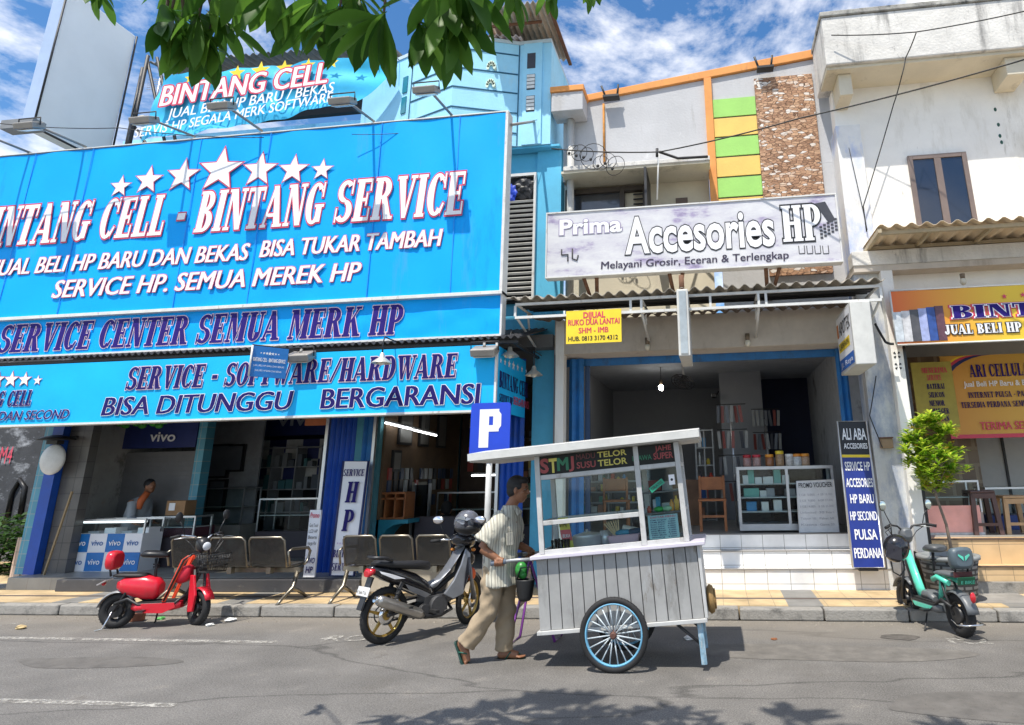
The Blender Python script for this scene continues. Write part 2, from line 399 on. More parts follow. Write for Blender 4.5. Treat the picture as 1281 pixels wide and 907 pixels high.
def corr(b, p00, p10, p01, p11, waves, amp, n=6, thick=.008):
    """corrugated sheet: ridges run from p00->p01, waves counted along p00->p10; real thickness"""
    p00, p10, p01, p11 = map(V, (p00, p10, p01, p11)); N = (p10-p00).cross(p01-p00).normalized(); m = waves*n
    f = lambda i, t, o: p00.lerp(p10, i/m).lerp(p01.lerp(p11, i/m), t) + N*(amp*math.sin(2*math.pi*i/n)+o)
    top = [[f(i, t, 0) for i in range(m+1)] for t in (0, 1)]; bot = [[f(i, t, -thick) for i in range(m+1)] for t in (0, 1)]
    vs = top[0]+top[1]+bot[0]+bot[1]; k = m+1; fs = []
    for i in range(m):
        fs += [(i, i+1, k+i+1, k+i), (2*k+i, 3*k+i, 3*k+i+1, 2*k+i+1), (i, 2*k+i, 2*k+i+1, i+1), (k+i, k+i+1, 3*k+i+1, 3*k+i)]
    fs += [(0, k, 3*k, 2*k), (m, 2*k+m, 3*k+m, k+m)]
    b.add(vs, fs); return b
# ------------------------------------------------------------------ materials
ASPH = mat('asphalt', (.162, .153, .142), .9, var=.24, vs=1.3, bump=.55, bs=260, dirt=[((.125,.115,.102), .34, .45, 1), ((.23,.21,.185), .25, 2.6, 1), ((.10,.092,.084), .16, 1.3, 1)])
def asphalt_fine():
    t, nd, lk = tree_of(ASPH); b = t.nodes['Principled BSDF']; src = b.inputs['Base Color'].links[0].from_socket
    co = nd('ShaderNodeTexCoord')
    sp = nd('ShaderNodeTexNoise'); sp.inputs['Scale'].default_value = 190; sp.inputs['Detail'].default_value = 2; lk(co.outputs['Object'], sp.inputs['Vector'])
    r = nd('ShaderNodeMapRange'); r.inputs[1].default_value = .3; r.inputs[2].default_value = .7; r.inputs[3].default_value = .45; r.inputs[4].default_value = 1.6; lk(sp.outputs[0], r.inputs[0])
    mu = nd('ShaderNodeMix', data_type='RGBA', blend_type='MULTIPLY'); mu.inputs[0].default_value = 1; lk(src, mu.inputs[6]); lk(r.outputs[0], mu.inputs[7])
    cs_ = nd('ShaderNodeTexNoise'); cs_.inputs['Scale'].default_value = 70; cs_.inputs['Detail'].default_value = 3; lk(co.outputs['Object'], cs_.inputs['Vector'])
    cr_ = nd('ShaderNodeMapRange'); cr_.inputs[1].default_value = .35; cr_.inputs[2].default_value = .65; cr_.inputs[3].default_value = .72; cr_.inputs[4].default_value = 1.25; lk(cs_.outputs[0], cr_.inputs[0])
    mq = nd('ShaderNodeMix', data_type='RGBA', blend_type='MULTIPLY'); mq.inputs[0].default_value = 1; lk(mu.outputs[2], mq.inputs[6]); lk(cr_.outputs[0], mq.inputs[7]); mu = mq
    # cracks
    mpn = nd('ShaderNodeMapping'); mpn.inputs['Scale'].default_value = (.16, .62, 1); lk(co.outputs['Object'], mpn.inputs[0])
    dz = nd('ShaderNodeTexNoise'); dz.inputs['Scale'].default_value = 3; dz.inputs['Detail'].default_value = 6; lk(mpn.outputs[0], dz.inputs['Vector'])
    av = nd('ShaderNodeMix', data_type='RGBA'); av.inputs[0].default_value = .25; lk(mpn.outputs[0], av.inputs[6]); lk(dz.outputs['Color'], av.inputs[7])
    vo = nd('ShaderNodeTexVoronoi', feature='DISTANCE_TO_EDGE'); vo.inputs['Scale'].default_value = 1.1; lk(av.outputs[2], vo.inputs['Vector'])
    cr = nd('ShaderNodeMapRange'); cr.inputs[1].default_value = .0; cr.inputs[2].default_value = .010; cr.inputs[3].default_value = .40; cr.inputs[4].default_value = 1; lk(vo.outputs[0], cr.inputs[0])
    m2 = nd('ShaderNodeMix', data_type='RGBA', blend_type='MULTIPLY'); m2.inputs[0].default_value = .75; lk(mu.outputs[2], m2.inputs[6]); lk(cr.outputs[0], m2.inputs[7])
    # gutter dust towards the kerb, a stain with a shape of its own
    sx = nd('ShaderNodeSeparateXYZ'); lk(co.outputs['Object'], sx.inputs[0])
    ad = nd('ShaderNodeMath', operation='MULTIPLY_ADD'); lk(dz.outputs[0], ad.inputs[0]); ad.inputs[1].default_value = 1.4; lk(sx.outputs[1], ad.inputs[2])
    g = nd('ShaderNodeMapRange'); g.inputs[1].default_value = 7.9; g.inputs[2].default_value = 8.7; g.inputs[4].default_value = .5; lk(ad.outputs[0], g.inputs[0])
    m3 = nd('ShaderNodeMix', data_type='RGBA'); m3.inputs[7].default_value = (.27, .235, .19, 1); lk(g.outputs[0], m3.inputs[0]); lk(m2.outputs[2], m3.inputs[6])
    lk(m3.outputs[2], b.inputs['Base Color'])
asphalt_fine()
WHITEPAINT = mat('worn_road_paint', (.58, .56, .51), .85, var=.1, vs=9, dirt=[((.18,.165,.147), .70, 7, 1), ((.18,.165,.147), .55, 34, 1)])
KERBM = mat('kerb_concrete', (.30, .285, .26), .9, var=.25, vs=5, bump=.4, bs=50, dirt=[((.13,.125,.115), .55, 5, 1)])
CYAN = mat('cyan_wall_paint', (.10, .47, .70), .7, var=.10, vs=2, bump=.12, bs=30, dirt=[((.07,.33,.50), .35, 2.2, .3), ((.2,.55,.72), .2, 3, .25)])
CYANPALE = mat('pale_cyan_wall_paint', (.33, .68, .88), .7, var=.10, vs=2, bump=.12, bs=30, dirt=[((.18,.46,.62), .42, 1.6, .2), ((.40,.68,.80), .25, 3, .3)])
DEEPBLUE = mat('blue_metal_door', (.008, .075, .42), .42, var=.16, vs=4, dirt=[((.02,.06,.22), .3, 4, .4)])
POSTBLUE = mat('faded_blue_post', (.02, .16, .44), .55, var=.2, vs=5, dirt=[((.03,.09,.2), .4, 5, .4)])
SIGNBLUE = mat('bright_blue_vinyl', (.0, .385, .98), .6, spec=.2, var=.07, vs=.6, bump=.28, bs=1.7, dirt=[((.0,.25,.78), .3, 1.1, .25), ((.04,.36,.86), .2, 2.4, .15)])
SIGNCYAN = mat('cyan_blue_vinyl', (.01, .45, .88), .6, spec=.2, var=.10, vs=.7, bump=.3, bs=2.2, dirt=[((.05,.34,.62), .25, 2, .2)])
VWHITE = mat('white_vinyl', (.82, .82, .84), .45, var=.04, vs=2)
VRED = mat('red_vinyl', (.62, .05, .10), .45, var=.05)
VPINK = mat('pale_pink_vinyl', (.75, .55, .62), .45, var=.05)
NAVY = mat('navy_vinyl', (.014, .008, .12), .6, var=.08, spec=.2)
PURPLE = mat('indigo_vinyl', (.022, .010, .17), .6, var=.12, spec=.2)
YELLOW = mat('yellow_vinyl', (.85, .62, .03), .5, var=.06)
BLACKV = mat('black_vinyl', (.012, .012, .014), .45, var=.1)
ALU = mat('aluminium', (.62, .63, .64), .38, metal=.85, var=.1, vs=8)
WFRAME = mat('white_metal_frame', (.66, .66, .64), .5, var=.1, vs=6, dirt=[((.35,.30,.24), .25, 9, .4)])
DARKM = mat('dark_metal', (.035, .035, .037), .5, metal=.3, var=.2)
RUST = mat('rusty_metal', (.16, .075, .04), .8, var=.35, vs=12)
GREYWALL = mat('grey_white_render', (.50, .50, .51), .85, var=.08, vs=1.6, bump=.22, bs=26, dirt=[((.43,.42,.41), .45, 1.7, .18), ((.30,.29,.27), .18, 4, .12), ((.70,.70,.70), .2, 3, 1)])
OLDWHITE = mat('stained_white_render', (.86, .84, .79), .85, var=.07, vs=1.2, bump=.22, bs=22, dirt=[((.66,.63,.56), .30, 1.3, .25), ((.42,.39,.34), .12, 3.5, .2), ((.30,.29,.28), .06, 7, .3)])
CREAM = mat('cream_render', (.66, .60, .47), .85, var=.1, vs=1.6, bump=.15, bs=30, dirt=[((.40,.35,.26), .32, 2.2, .3)])
WEATHER = mat('weathered_concrete', (.66, .64, .60), .9, var=.16, vs=2.5, bump=.4, bs=26, dirt=[((.16,.155,.15), .42, 2.4, .14), ((.68,.66,.62), .3, 4, .3), ((.08,.08,.08), .14, 8, .5)])
ORANGE = mat('orange_trim_paint', (.72, .30, .08), .75, var=.12, vs=4, dirt=[((.45,.2,.08), .3, 5, .3)])
GREENP = mat('lime_green_paint', (.33, .62, .15), .8, var=.07, vs=3, bump=.12, bs=30, dirt=[((.22,.42,.12), .22, 3, .2)])
AMBERP = mat('amber_paint', (.80, .53, .14), .8, var=.07, vs=3, bump=.12, bs=30, dirt=[((.5,.3,.1), .2, 3, .2)])
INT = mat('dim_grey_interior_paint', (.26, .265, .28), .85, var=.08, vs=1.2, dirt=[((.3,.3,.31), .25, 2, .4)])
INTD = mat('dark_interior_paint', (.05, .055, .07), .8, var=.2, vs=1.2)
FLOORT = tile_mat('floor_tiles_pale', (.34, .33, .30), (.31, .30, .27), (.28, .26, .23), .4, .4, 'XY')
WTILE = tile_mat('white_wall_tiles', (.88, .87, .85), (.84, .83, .81), (.33, .31, .28), .30, .20, 'XZ', gap=.004)
YTILE = tile_mat('beige_step_tiles', (.70, .50, .28), (.64, .45, .25), (.35, .25, .16), .33, .33, 'XZ', gap=.004)
ASB = mat('asbestos_sheet', (.34, .31, .26), .95, var=.18, vs=4, bump=.25, bs=40, dirt=[((.15,.14,.12), .4, 4, 1)])
BEIGESHEET = mat('beige_roof_sheet', (.74, .60, .42), .6, var=.1, vs=3, dirt=[((.42,.33,.2), .25, 4, 1)])
STEEL = mat('brushed_steel', (.46, .44, .41), .32, metal=.9, var=.12, vs=10)
BRONZE = mat('bronze_tinted_steel', (.27, .245, .20), .34, metal=.85, var=.15, vs=10)
RUBBER = mat('rubber', (.016, .016, .017), .75, var=.25, vs=12)
BLACKP = mat('black_plastic', (.018, .018, .020), .38, var=.2, vs=8)
CLEAR = glass_mat('clear_glass'); SMOKE = glass_mat('smoked_glass', (.35, .38, .42))
WOOD = mat('orange_brown_wood', (.36, .13, .045), .5, var=.25, vs=5, bump=.1, bs=30)
TEAK = mat('teak_board', (.20, .10, .05), .6, var=.25, vs=4)
CARD = mat('cardboard', (.34, .20, .10), .85, var=.15, vs=6)

def worn():
    t, nd, lk = tree_of(WHITEPAINT); co = nd('ShaderNodeTexCoord'); n1_ = nd('ShaderNodeTexNoise'); n1_.inputs['Scale'].default_value = 22; n1_.inputs['Detail'].default_value = 8; n1_.inputs['Roughness'].default_value = .8; lk(co.outputs['Object'], n1_.inputs['Vector'])
    mr = nd('ShaderNodeMapRange'); mr.inputs[1].default_value = .40; mr.inputs[2].default_value = .58; mr.inputs[3].default_value = .92; mr.inputs[4].default_value = .12; lk(n1_.outputs[0], mr.inputs[0]); lk(mr.outputs[0], t.nodes['Principled BSDF'].inputs['Alpha'])
worn()
# ------------------------------------------------------------------ ground
GY = 8.22                                       # kerb face
o = MB().add([(-150,-60,0),(150,-60,0),(150,GY+.02,0),(-150,GY+.02,0)], [(0,1,2,3)]).build('road', ASPH); struct(o)
o = MB().add([(-150,GY+.02,-.012),(150,GY+.02,-.012),(150,160,-.012),(-150,160,-.012)], [(0,1,2,3)]).build('ground', mat('dry_ground', (.2,.18,.15), .95, var=.2)); struct(o)
b = MB()
x = -24.
while x < 14:
    l = .92+rnd.random()*.1
    dz = rnd.uniform(-.006, .006); dy = rnd.uniform(-.01, .01)
    b.box(x+.008, x+l-.008, GY+dy, GY+.17, 0.002, .128+dz); x += l
struct(b.build('kerb', KERBM, bevel=.016))
def pavement_mat():
    m = tile_mat('pavement_tiles', (.66, .49, .28), (.62, .455, .25), (.34, .27, .18), .30, .30, 'XY', rough=.6, gap=.004, bump=.3)
    t, nd, lk = tree_of(m); b = t.nodes['Principled BSDF']; src = b.inputs['Base Color'].links[0].from_socket
    co = nd('ShaderNodeTexCoord'); sx = nd('ShaderNodeSeparateXYZ'); lk(co.outputs['Object'], sx.inputs[0])
    def rng(sock, a, c):
        g = nd('ShaderNodeMath', operation='GREATER_THAN'); lk(sock, g.inputs[0]); g.inputs[1].default_value = a
        l = nd('ShaderNodeMath', operation='LESS_THAN'); lk(sock, l.inputs[0]); l.inputs[1].default_value = c
        u = nd('ShaderNodeMath', operation='MULTIPLY'); lk(g.outputs[0], u.inputs[0]); lk(l.outputs[0], u.inputs[1]); return u.outputs[0]
    md = nd('ShaderNodeMath', operation='FLOORED_MODULO'); ao = nd('ShaderNodeMath', operation='ADD'); lk(sx.outputs[0], ao.inputs[0]); ao.inputs[1].default_value = -.75
    lk(ao.outputs[0], md.inputs[0]); md.inputs[1].default_value = 2.42
    band = rng(md.outputs[0], 0, .40); strip = rng(sx.outputs[1], 8.80, 8.90); strip2 = rng(sx.outputs[1], 9.60, 9.9)
    m1 = nd('ShaderNodeMath', operation='MAXIMUM'); lk(band, m1.inputs[0]); lk(strip2, m1.inputs[1])
    nz = nd('ShaderNodeTexNoise'); nz.inputs['Scale'].default_value = 4; nz.inputs['Detail'].default_value = 8; lk(co.outputs['Object'], nz.inputs['Vector'])
    gr = nd('ShaderNodeMix', data_type='RGBA'); gr.inputs[6].default_value = (.22,.215,.205,1); gr.inputs[7].default_value = (.30,.29,.27,1); lk(nz.outputs[0], gr.inputs[0])
    mx1 = nd('ShaderNodeMix', data_type='RGBA'); lk(m1.outputs[0], mx1.inputs[0]); lk(src, mx1.inputs[6]); lk(gr.outputs[2], mx1.inputs[7])
    mx2 = nd('ShaderNodeMix', data_type='RGBA'); lk(strip, mx2.inputs[0]); lk(mx1.outputs[2], mx2.inputs[6]); mx2.inputs[7].default_value = (.12,.095,.085,1)
    dr = nd('ShaderNodeMapRange'); dr.inputs[1].default_value = .35; dr.inputs[2].default_value = .75; dr.inputs[3].default_value = 1.0; dr.inputs[4].default_value = .6; lk(nz.outputs[0], dr.inputs[0])
    mx3 = nd('ShaderNodeMix', data_type='RGBA', blend_type='MULTIPLY'); mx3.inputs[0].default_value = 1; lk(mx2.outputs[2], mx3.inputs[6]); lk(dr.outputs[0], mx3.inputs[7])
    lk(mx3.outputs[2], b.inputs['Base Color']); return m
o = MB().box(-24, 14, GY+.175, 12.6, .0, .13).build('pavement', pavement_mat()); struct(o)
# grey slab patch of bare concrete before the right hand shop
struct(MB().box(2.55, 3.6, 8.60, 9.55, .13, .136).build('pavement_patch', mat('bare_concrete', (.27,.255,.235), .95, var=.25, vs=3, bump=.3, bs=60)))
# painted lines
def line(pts, w, nm='road_marking'):
    b = MB(); A, B = V(pts[0]), V(pts[1]); d = (B-A).normalized(); n = V((-d.y, d.x, 0))*w/2
    b.poly([A-n+V((0,0,.004)), B-n+V((0,0,.004)), B+n+V((0,0,.004)), A+n+V((0,0,.004))]); return struct(b.build(nm, WHITEPAINT))
for i_, (cx_, cy_, rx_, ry_, c_) in enumerate(((-6.0, 6.2, .8, .2, (.136,.127,.116)), (.9, 6.9, 1.2, .34, (.172,.159,.142)), (2.2, 5.5, 1.1, .3, (.136,.127,.117)))):
    b = MB(); b.poly([(cx_+rx_*math.cos(q)*(1+.12*math.sin(3*q+i_))*(1 if abs(math.cos(q)) < .8 else 1.05), cy_+ry_*math.sin(q)*(1+.2*math.sin(2*q+i_*2)), .0025) for q in [k*2*math.pi/36 for k in range(36)]])
    struct(b.build('road_patch', mat('asphalt_patch_%d' % i_, c_, .92, var=.3, vs=5, bump=.6, bs=200, dirt=[((.15,.139,.126), .55, 6, 1), ((.07,.065,.06), .35, 40, 1)])))
line([(-16, 7.16, 0), (-4.72, 7.02, 0)], .10)
line([(-9.5, 5.17, 0), (-4.20, 5.12, 0)], .09)
for (a, c) in (((0,783),(38,777)), ((400,800),(430,796))):
    A, B = G(*a), G(*c); line([A, B], .05)
def ground_letters(t, uv, w, h, ang):
    A = G(*uv); X = V((math.cos(ang), math.sin(ang), 0)); Y = V((-X.y, X.x, 0))
    vs, fs = sans(t, .01); b = MB(); x1 = max(v.x for v in vs)
    b.add([A + X*(v.x/x1*w) + Y*(v.y/CAP[0]*h) + V((0,0,.005)) for v in vs], fs); return struct(b.build('road_marking', WHITEPAINT))
ground_letters('R2', (1188,806), .42, .2, 0.05)
ground_letters('RO', (398,803), .5, .25, .1)
# worn patch, pit cover and litter
o = MB()
for i in range(1):
    c = G(1125, 797); pts = [c+V((.22*math.cos(a)*(.8+.35*rnd.random()), .13*math.sin(a)*(.8+.35*rnd.random()), .004)) for a in [k*.45 for k in range(14)]]
    o.poly(pts)
struct(o.build('tar_stain', mat('oily_stain', (.095,.085,.075), .9, var=.4, vs=14)))
def lump(name, label, uv, r, m, fl=.5, z=0.):
    c = G(*uv, z); b = bmesh.new(); bmesh.ops.create_icosphere(b, subdivisions=2, radius=r)
    for v in b.verts: v.co = v.co*(1+rnd.uniform(-.25,.25)); v.co.z *= fl; v.co += c+V((0,0,r*fl*.8))
    me = bpy.data.meshes.new(name); b.to_mesh(me); b.free(); me.materials.append(m); o = bpy.data.objects.new(name, me); C.objects.link(o); return tag(o, label, 'litter')
LITW = mat('crumpled_plastic_film', (.7,.7,.68), .4, var=.1)
lump('plastic_litter', 'crumpled white plastic scrap on the road below the bench by the kerb', (288,777), .06, LITW, .35)
lump('plastic_litter', 'small white plastic scrap on the road right of the red scooter', (262,783), .05, LITW, .3)
lump('plastic_litter', 'white paper scrap on the asphalt beside the cart leg', (862,800), .06, LITW, .35)
lump('dry_leaf', 'single brown dry leaf lying on the empty road right of the cart', (968,800), .035, mat('dead_leaf', (.22,.08,.03), .8), .2)
lump('coconut_husk', 'small yellowish husk on the road at the far left', (26,787), .05, mat('husk', (.5,.38,.2), .9), .5)
lump('green_litter', 'bit of green plastic at the kerb under the red scooter', (201,775), .05, mat('green_plastic', (.1,.4,.1), .5), .4)
gr_ = MB()
for k in range(900):                                    # sand and chips swept against the kerb
    x = rnd.uniform(-11, 4.5); y = GY-abs(rnd.gauss(0, .16))-.005; r = rnd.uniform(.004, .012)*(1.6 if rnd.random() < .08 else 1)
    a = rnd.uniform(0, 6.28); gr_.add([(x+r*math.cos(a+q)*rnd.uniform(.7,1.2), y+r*math.sin(a+q), 0) for q in (0, 2.1, 4.2)]+[(x, y, r*.9)], [(0,1,3),(1,2,3),(2,0,3)])
o = gr_.build('gutter_grit', mat('grit', (.26,.23,.19), .95, var=.5, vs=40)); tag(o, 'fine grit and stone chips swept along the foot of the kerb', 'grit', kind='stuff')
bk = MB().obox(V((*G(168,777)[:2], .045)), (.2,.1,.09), Matrix.Rotation(.4,3,'Z')).build('brick', mat('brick_red', (.30,.12,.07), .9, var=.3, vs=12), bevel=.01); tag(bk, 'loose red brick on the road behind the rear wheel of the red scooter', 'brick')
# ------------------------------------------------------------------ blue phone shop (left)
ZF = .30
shop = thing('blue_shop_building', 'long cyan blue two storey shop building behind the big blue billboard', 'building', (-6.5, 9.9, .13))
# floor, front step
MB().box(-10.75, -2.72, 9.32, 14.2, .13, ZF).build('floor', FLOORT, shop)
MB().box(-9.75, -5.0, 9.17, 9.315, .13, ZF-.005).build('step', mat('dark_grey_tile', (.055,.055,.06), .5, var=.15, vs=3, dirt=[((.2,.19,.17), .3, 4, 1)]), shop, bevel=.008)
MB().box(-5.0, -2.72, 9.22, 9.318, .13, .42).build('threshold', mat('pale_stone_threshold', (.45,.40,.32), .7, var=.15, vs=4), shop, bevel=.006)
# ceiling slab and upper storeys (body behind the signs)
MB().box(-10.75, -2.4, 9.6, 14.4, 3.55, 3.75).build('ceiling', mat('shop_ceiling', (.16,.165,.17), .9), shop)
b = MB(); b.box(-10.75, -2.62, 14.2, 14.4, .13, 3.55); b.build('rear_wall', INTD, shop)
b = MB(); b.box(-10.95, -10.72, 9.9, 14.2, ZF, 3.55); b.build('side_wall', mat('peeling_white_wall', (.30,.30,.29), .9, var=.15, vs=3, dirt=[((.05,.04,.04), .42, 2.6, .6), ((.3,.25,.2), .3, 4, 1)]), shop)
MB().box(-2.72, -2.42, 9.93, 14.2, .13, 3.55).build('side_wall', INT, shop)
MB().box(-5.55, -5.43, 10.2, 14.2, ZF, 3.55).build('partition', mat('shop_partition_teal', (.10,.30,.36), .8), shop)
# upper floors
b = MB()
b.box(-12.9, -6.55, 11.6, 11.8, 3.75, 9.1)
b.build('upper_wall', CYANPALE, shop)
b = MB()
for (u, v) in ((150,165),(158,164),(57,0)): pass
for k in range(9):
    c = -12.2+k*.62; b.box(c, c+.2, 11.55, 11.62, 8.62, 8.75)
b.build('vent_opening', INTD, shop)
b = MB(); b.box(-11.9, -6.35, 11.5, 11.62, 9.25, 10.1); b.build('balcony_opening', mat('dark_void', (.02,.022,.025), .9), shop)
b = MB(); b.box(-12.9, -6.5, 11.30, 11.60, 8.45, 8.53); b.build('ledge', CYAN, shop)
# protruding right hand block: pilaster, prow shaped bay, grooves
YB = 9.7; zb = 7.09; xr = -2.52; ztop_ = 9.10
plan = [(xr, YB), (-3.1, YB), (-4.15, 9.29), (-5.1, 9.66), (-6.3, 10.14), (-6.3, 11.6), (xr, 11.25)]
b = MB(); b.prism([(x, y, zb) for x, y in plan[::-1]], (0, 0, ztop_-zb)); b.build('corner_block', CYANPALE, shop)
b = MB(); b.prism([(x, y-.02, ztop_) for x, y in plan[::-1]], (0, 0, .07)); b.build('coping', mat('pale_coping', (.5,.62,.68), .8, var=.1), shop)
def on_face(p, q, f0, f1, z0, z1, d=.012, inn=.01):
    a0, a1 = V((*p, z0)).lerp(V((*q, z0)), f0), V((*p, z0)).lerp(V((*q, z0)), f1); n = (a1-a0).cross(V((0,0,1))).normalized()
    if n.y > 0: n = -n
    return [a0+n*d, a1+n*d, a1-n*inn, a0-n*inn], (0, 0, z1-z0)
b = MB()
for zz in (7.32, 7.71, 8.10, 8.48, 8.87):
    b.prism(*on_face(plan[1], plan[2], .02, 1, zz, zz+.022)); b.prism(*on_face(plan[2], plan[3], 0, .97, zz, zz+.022))
for f in (0,): b.prism(*on_face(plan[1], plan[2], .0, .015, zb+.01, ztop_-.01)); b.prism(*on_face(plan[2], plan[3], .975, .99, zb+.01, ztop_-.01))
b.build('groove', mat('dark_groove', (.02,.10,.18), .9), shop)
MB().box(-3.02, -2.68, YB-.035, YB+.01, zb+.003, ztop_-.005).build('pilaster', CYANPALE, shop)
for zc in (8.76, 8.33, 7.90): MB().box(-2.95, -2.80, YB-.04, YB-.026, zc-.18, zc+.13).build('pilaster_window', INTD, shop)
for zc in (8.33, 7.90):
    b = MB()
    for k in range(4): b.box(-2.945, -2.805, YB-.05, YB-.037, zc-.155+k*.072, zc-.10+k*.072)
    b.build('window_louvre', mat('louvre_white', (.7,.72,.7), .5), shop)
for zc in (8.35, 7.93): MB().prism(*on_face(plan[3], plan[4], .06, .15, zc, zc+.33, .02)).build('bay_window', mat('teal_glass', (.03,.2,.27), .15), shop)
for zc in (8.60, 8.24):
    b = MB()
    for k in range(7):
        a = RAD(30*k); c = V((-3.55+.06*math.cos(a), YB-.21, zc-.04+.09*math.sin(a))); r = .035
        b.prism([c+V((math.cos(t)*r*.8, -.16*0+.39*math.cos(t)*r*.8*-0, math.sin(t)*r*1.3)) for t in [q*math.pi/4 for q in range(8)]], (0, .06, 0))
    b.build('flower_ornament', mat('pale_yellow_green', (.62,.75,.62), .8), shop)
# further wing seen behind the block, with its sloping top
b = MB(); b.prism([(-2.60, 11.3, 7.2), (-2.60, 11.3, 9.42), (-2.60, 13.6, 9.42), (-2.60, 13.6, 7.2)], (-1.2, 0, 0)); b.build('rear_wing', mat('grey_cyan_wall', (.34,.48,.52), .8, var=.1, dirt=[((.2,.3,.34), .4, 1.5, .2)]), shop)
# corrugated roofs
b = MB(); corr(b, (-3.55, 8.95, 9.36), (-2.40, 8.95, 9.36), (-3.75, 10.7, 9.62), (-2.40, 10.7, 9.42), 12, .03); b.build('roof', mat('old_asbestos_sheet', (.46,.41,.33), .85, var=.2, dirt=[((.20,.13,.08), .35, 3, 1)]), shop)
b = MB(); corr(b, (-3.95, 9.42, 9.22), (-3.05, 9.55, 9.19), (-3.95, 10.6, 9.5), (-3.05, 10.6, 9.34), 8, .025); b.build('roof', mat('pinkish_sheet', (.62,.52,.50), .8, var=.15), shop)
b = MB(); b.tube([(-3.7, 9.38, 9.30), (-2.62, 9.38, 9.30)], .028, 6); b.box(-2.43,-2.37,8.97,10.7,9.30,9.34); b.build('roof_batten', RUST, shop)
b = MB(); corr(b, (-11.9, 10.9, 10.55), (-6.3, 10.9, 10.40), (-11.9, 12.4, 10.85), (-6.3, 12.4, 10.7), 32, .03); b.build('roof', mat('dark_zinc_sheet', (.20,.20,.20), .7, var=.2), shop)
# lower recessed wall right of the billboard
MB().box(-3.35, -2.36, 9.92, 10.12, 3.75, zb).build('lower_wall', CYAN, shop)
MB().box(-2.78, -2.36, 9.86, 9.94, .13, zb-.003).build('wall_pier', CYAN, shop)
MB().box(-3.4, -2.36, 9.72, 9.9, zb-.04, zb-.002).build('soffit', CYAN, shop)
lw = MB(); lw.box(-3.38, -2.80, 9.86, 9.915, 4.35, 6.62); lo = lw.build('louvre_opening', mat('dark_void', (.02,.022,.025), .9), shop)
lf = MB(); 
lf.box(-3.40,-2.78,9.80,9.855,6.58,6.63); lf.box(-2.82,-2.78,9.80,9.855,4.35,6.58); lf.box(-3.40,-3.36,9.80,9.855,4.35,6.58)
lf.build('louvre_frame', WFRAME, shop)
ls = MB()
z = 4.42
while z < 6.12:
    ls.obox((-3.09, 9.83, z), (.53, .05, .035), Matrix.Rotation(.5, 3, 'X')); z += .085
ls.build('louvre_slat', mat('pale_slat', (.62,.60,.56), .6), shop)
def crumple(c, rx, ry, rz, seed):
    b = bmesh.new(); bmesh.ops.create_icosphere(b, subdivisions=3, radius=1); r_ = random.Random(seed); ph = [r_.uniform(0, 6) for _ in range(6)]
    for v in b.verts: q = v.co.copy(); f = 1+.22*math.sin(q.x*5+ph[0])*math.sin(q.z*6+ph[1])+.16*math.sin(q.y*11+ph[2]+q.z*9)+.1*math.sin(q.x*17+ph[3]); v.co = V((q.x*rx*f+c[0], q.y*ry*f+c[1], q.z*rz*f+c[2]))
    m_ = MB(); m_.add([v.co for v in b.verts], [[v.index for v in f.verts] for f in b.faces]); b.free(); return m_
bg_ = crumple((-3.22, 9.83, 6.28), .11, .04, .17, 1); o = bg_.build('plastic_bag', mat('blue_plastic_bag', (.02,.06,.5), .35), None); tag(o, 'blue plastic bag stuffed into the top of the tall louvre window', 'bag')
bg_ = crumple((-2.98, 9.84, 6.36), .17, .04, .19, 2); o = bg_.build('plastic_bag', BLACKP, None); tag(o, 'black plastic bag beside the blue one at the top of the louvre window', 'bag')

# posts and folding doors of the shop front
def folding_door(x0, x1, y, z0, z1, m, n):
    b = MB(); w = (x1-x0)/n
    for k in range(n):
        xa = x0+k*w
        b.prism([(xa, y, z0), (xa+w*.5, y-.05, z0), (xa+w, y, z0), (xa+w, y+.02, z0), (xa+w*.5, y-.03, z0), (xa, y+.02, z0)], (0,0,z1-z0))
    return b
folding_door(-6.08, -5.62, 9.84, ZF, 3.4, DEEPBLUE, 5).build('folding_door', DEEPBLUE, shop, fix=True)
folding_door(-5.50, -5.34, 9.80, ZF, 3.4, POSTBLUE, 2).build('folding_door', POSTBLUE, shop, fix=True)
MB().box(-5.62, -5.5, 9.82, 9.95, ZF, 3.4).build('post', mat('teal_post', (.05,.25,.34), .6), shop)
MB().box(-6.14, -6.09, 9.80, 9.86, ZF, 3.4).build('post', ALU, shop)
MB().box(-5.335, -5.29, 9.80, 9.86, ZF, 3.4).build('post', ALU, shop)
folding_door(-3.22, -2.86, 9.72, ZF, 3.4, DEEPBLUE, 4).build('folding_door', DEEPBLUE, shop, fix=True)
MB().box(-3.28, -3.235, 9.70, 9.78, ZF, 3.4).build('post', ALU, shop)
# left end post: blue edge, teal tiled face, dark tiled inner face
xl = P(75, 640, 9.75).x
MB().box(-10.86, -10.66, 9.62, 9.74, ZF, 3.4).build('post', DEEPBLUE, shop)
MB().box(-11.05, -10.87, 9.66, 9.9, ZF, 3.4).build('post', tile_mat('teal_tiles', (.10,.36,.48), (.08,.30,.42), (.3,.4,.42), .2, .2), shop)
MB().box(-10.655, -10.25, 9.745, 9.9, ZF, 3.4).build('post', tile_mat('dark_grey_wall_tiles', (.13,.125,.12), (.11,.105,.10), (.06,.06,.06), .4, .25), shop)
o = MB().obox((-10.35, 9.6, ZF+.62), (.025,.025,1.25), Matrix.Rotation(.16,3,'Y')).build('bamboo_pole', mat('bamboo', (.3,.22,.12), .7)); tag(o, 'thin bamboo stick leaning at the foot of the left end post', 'stick')

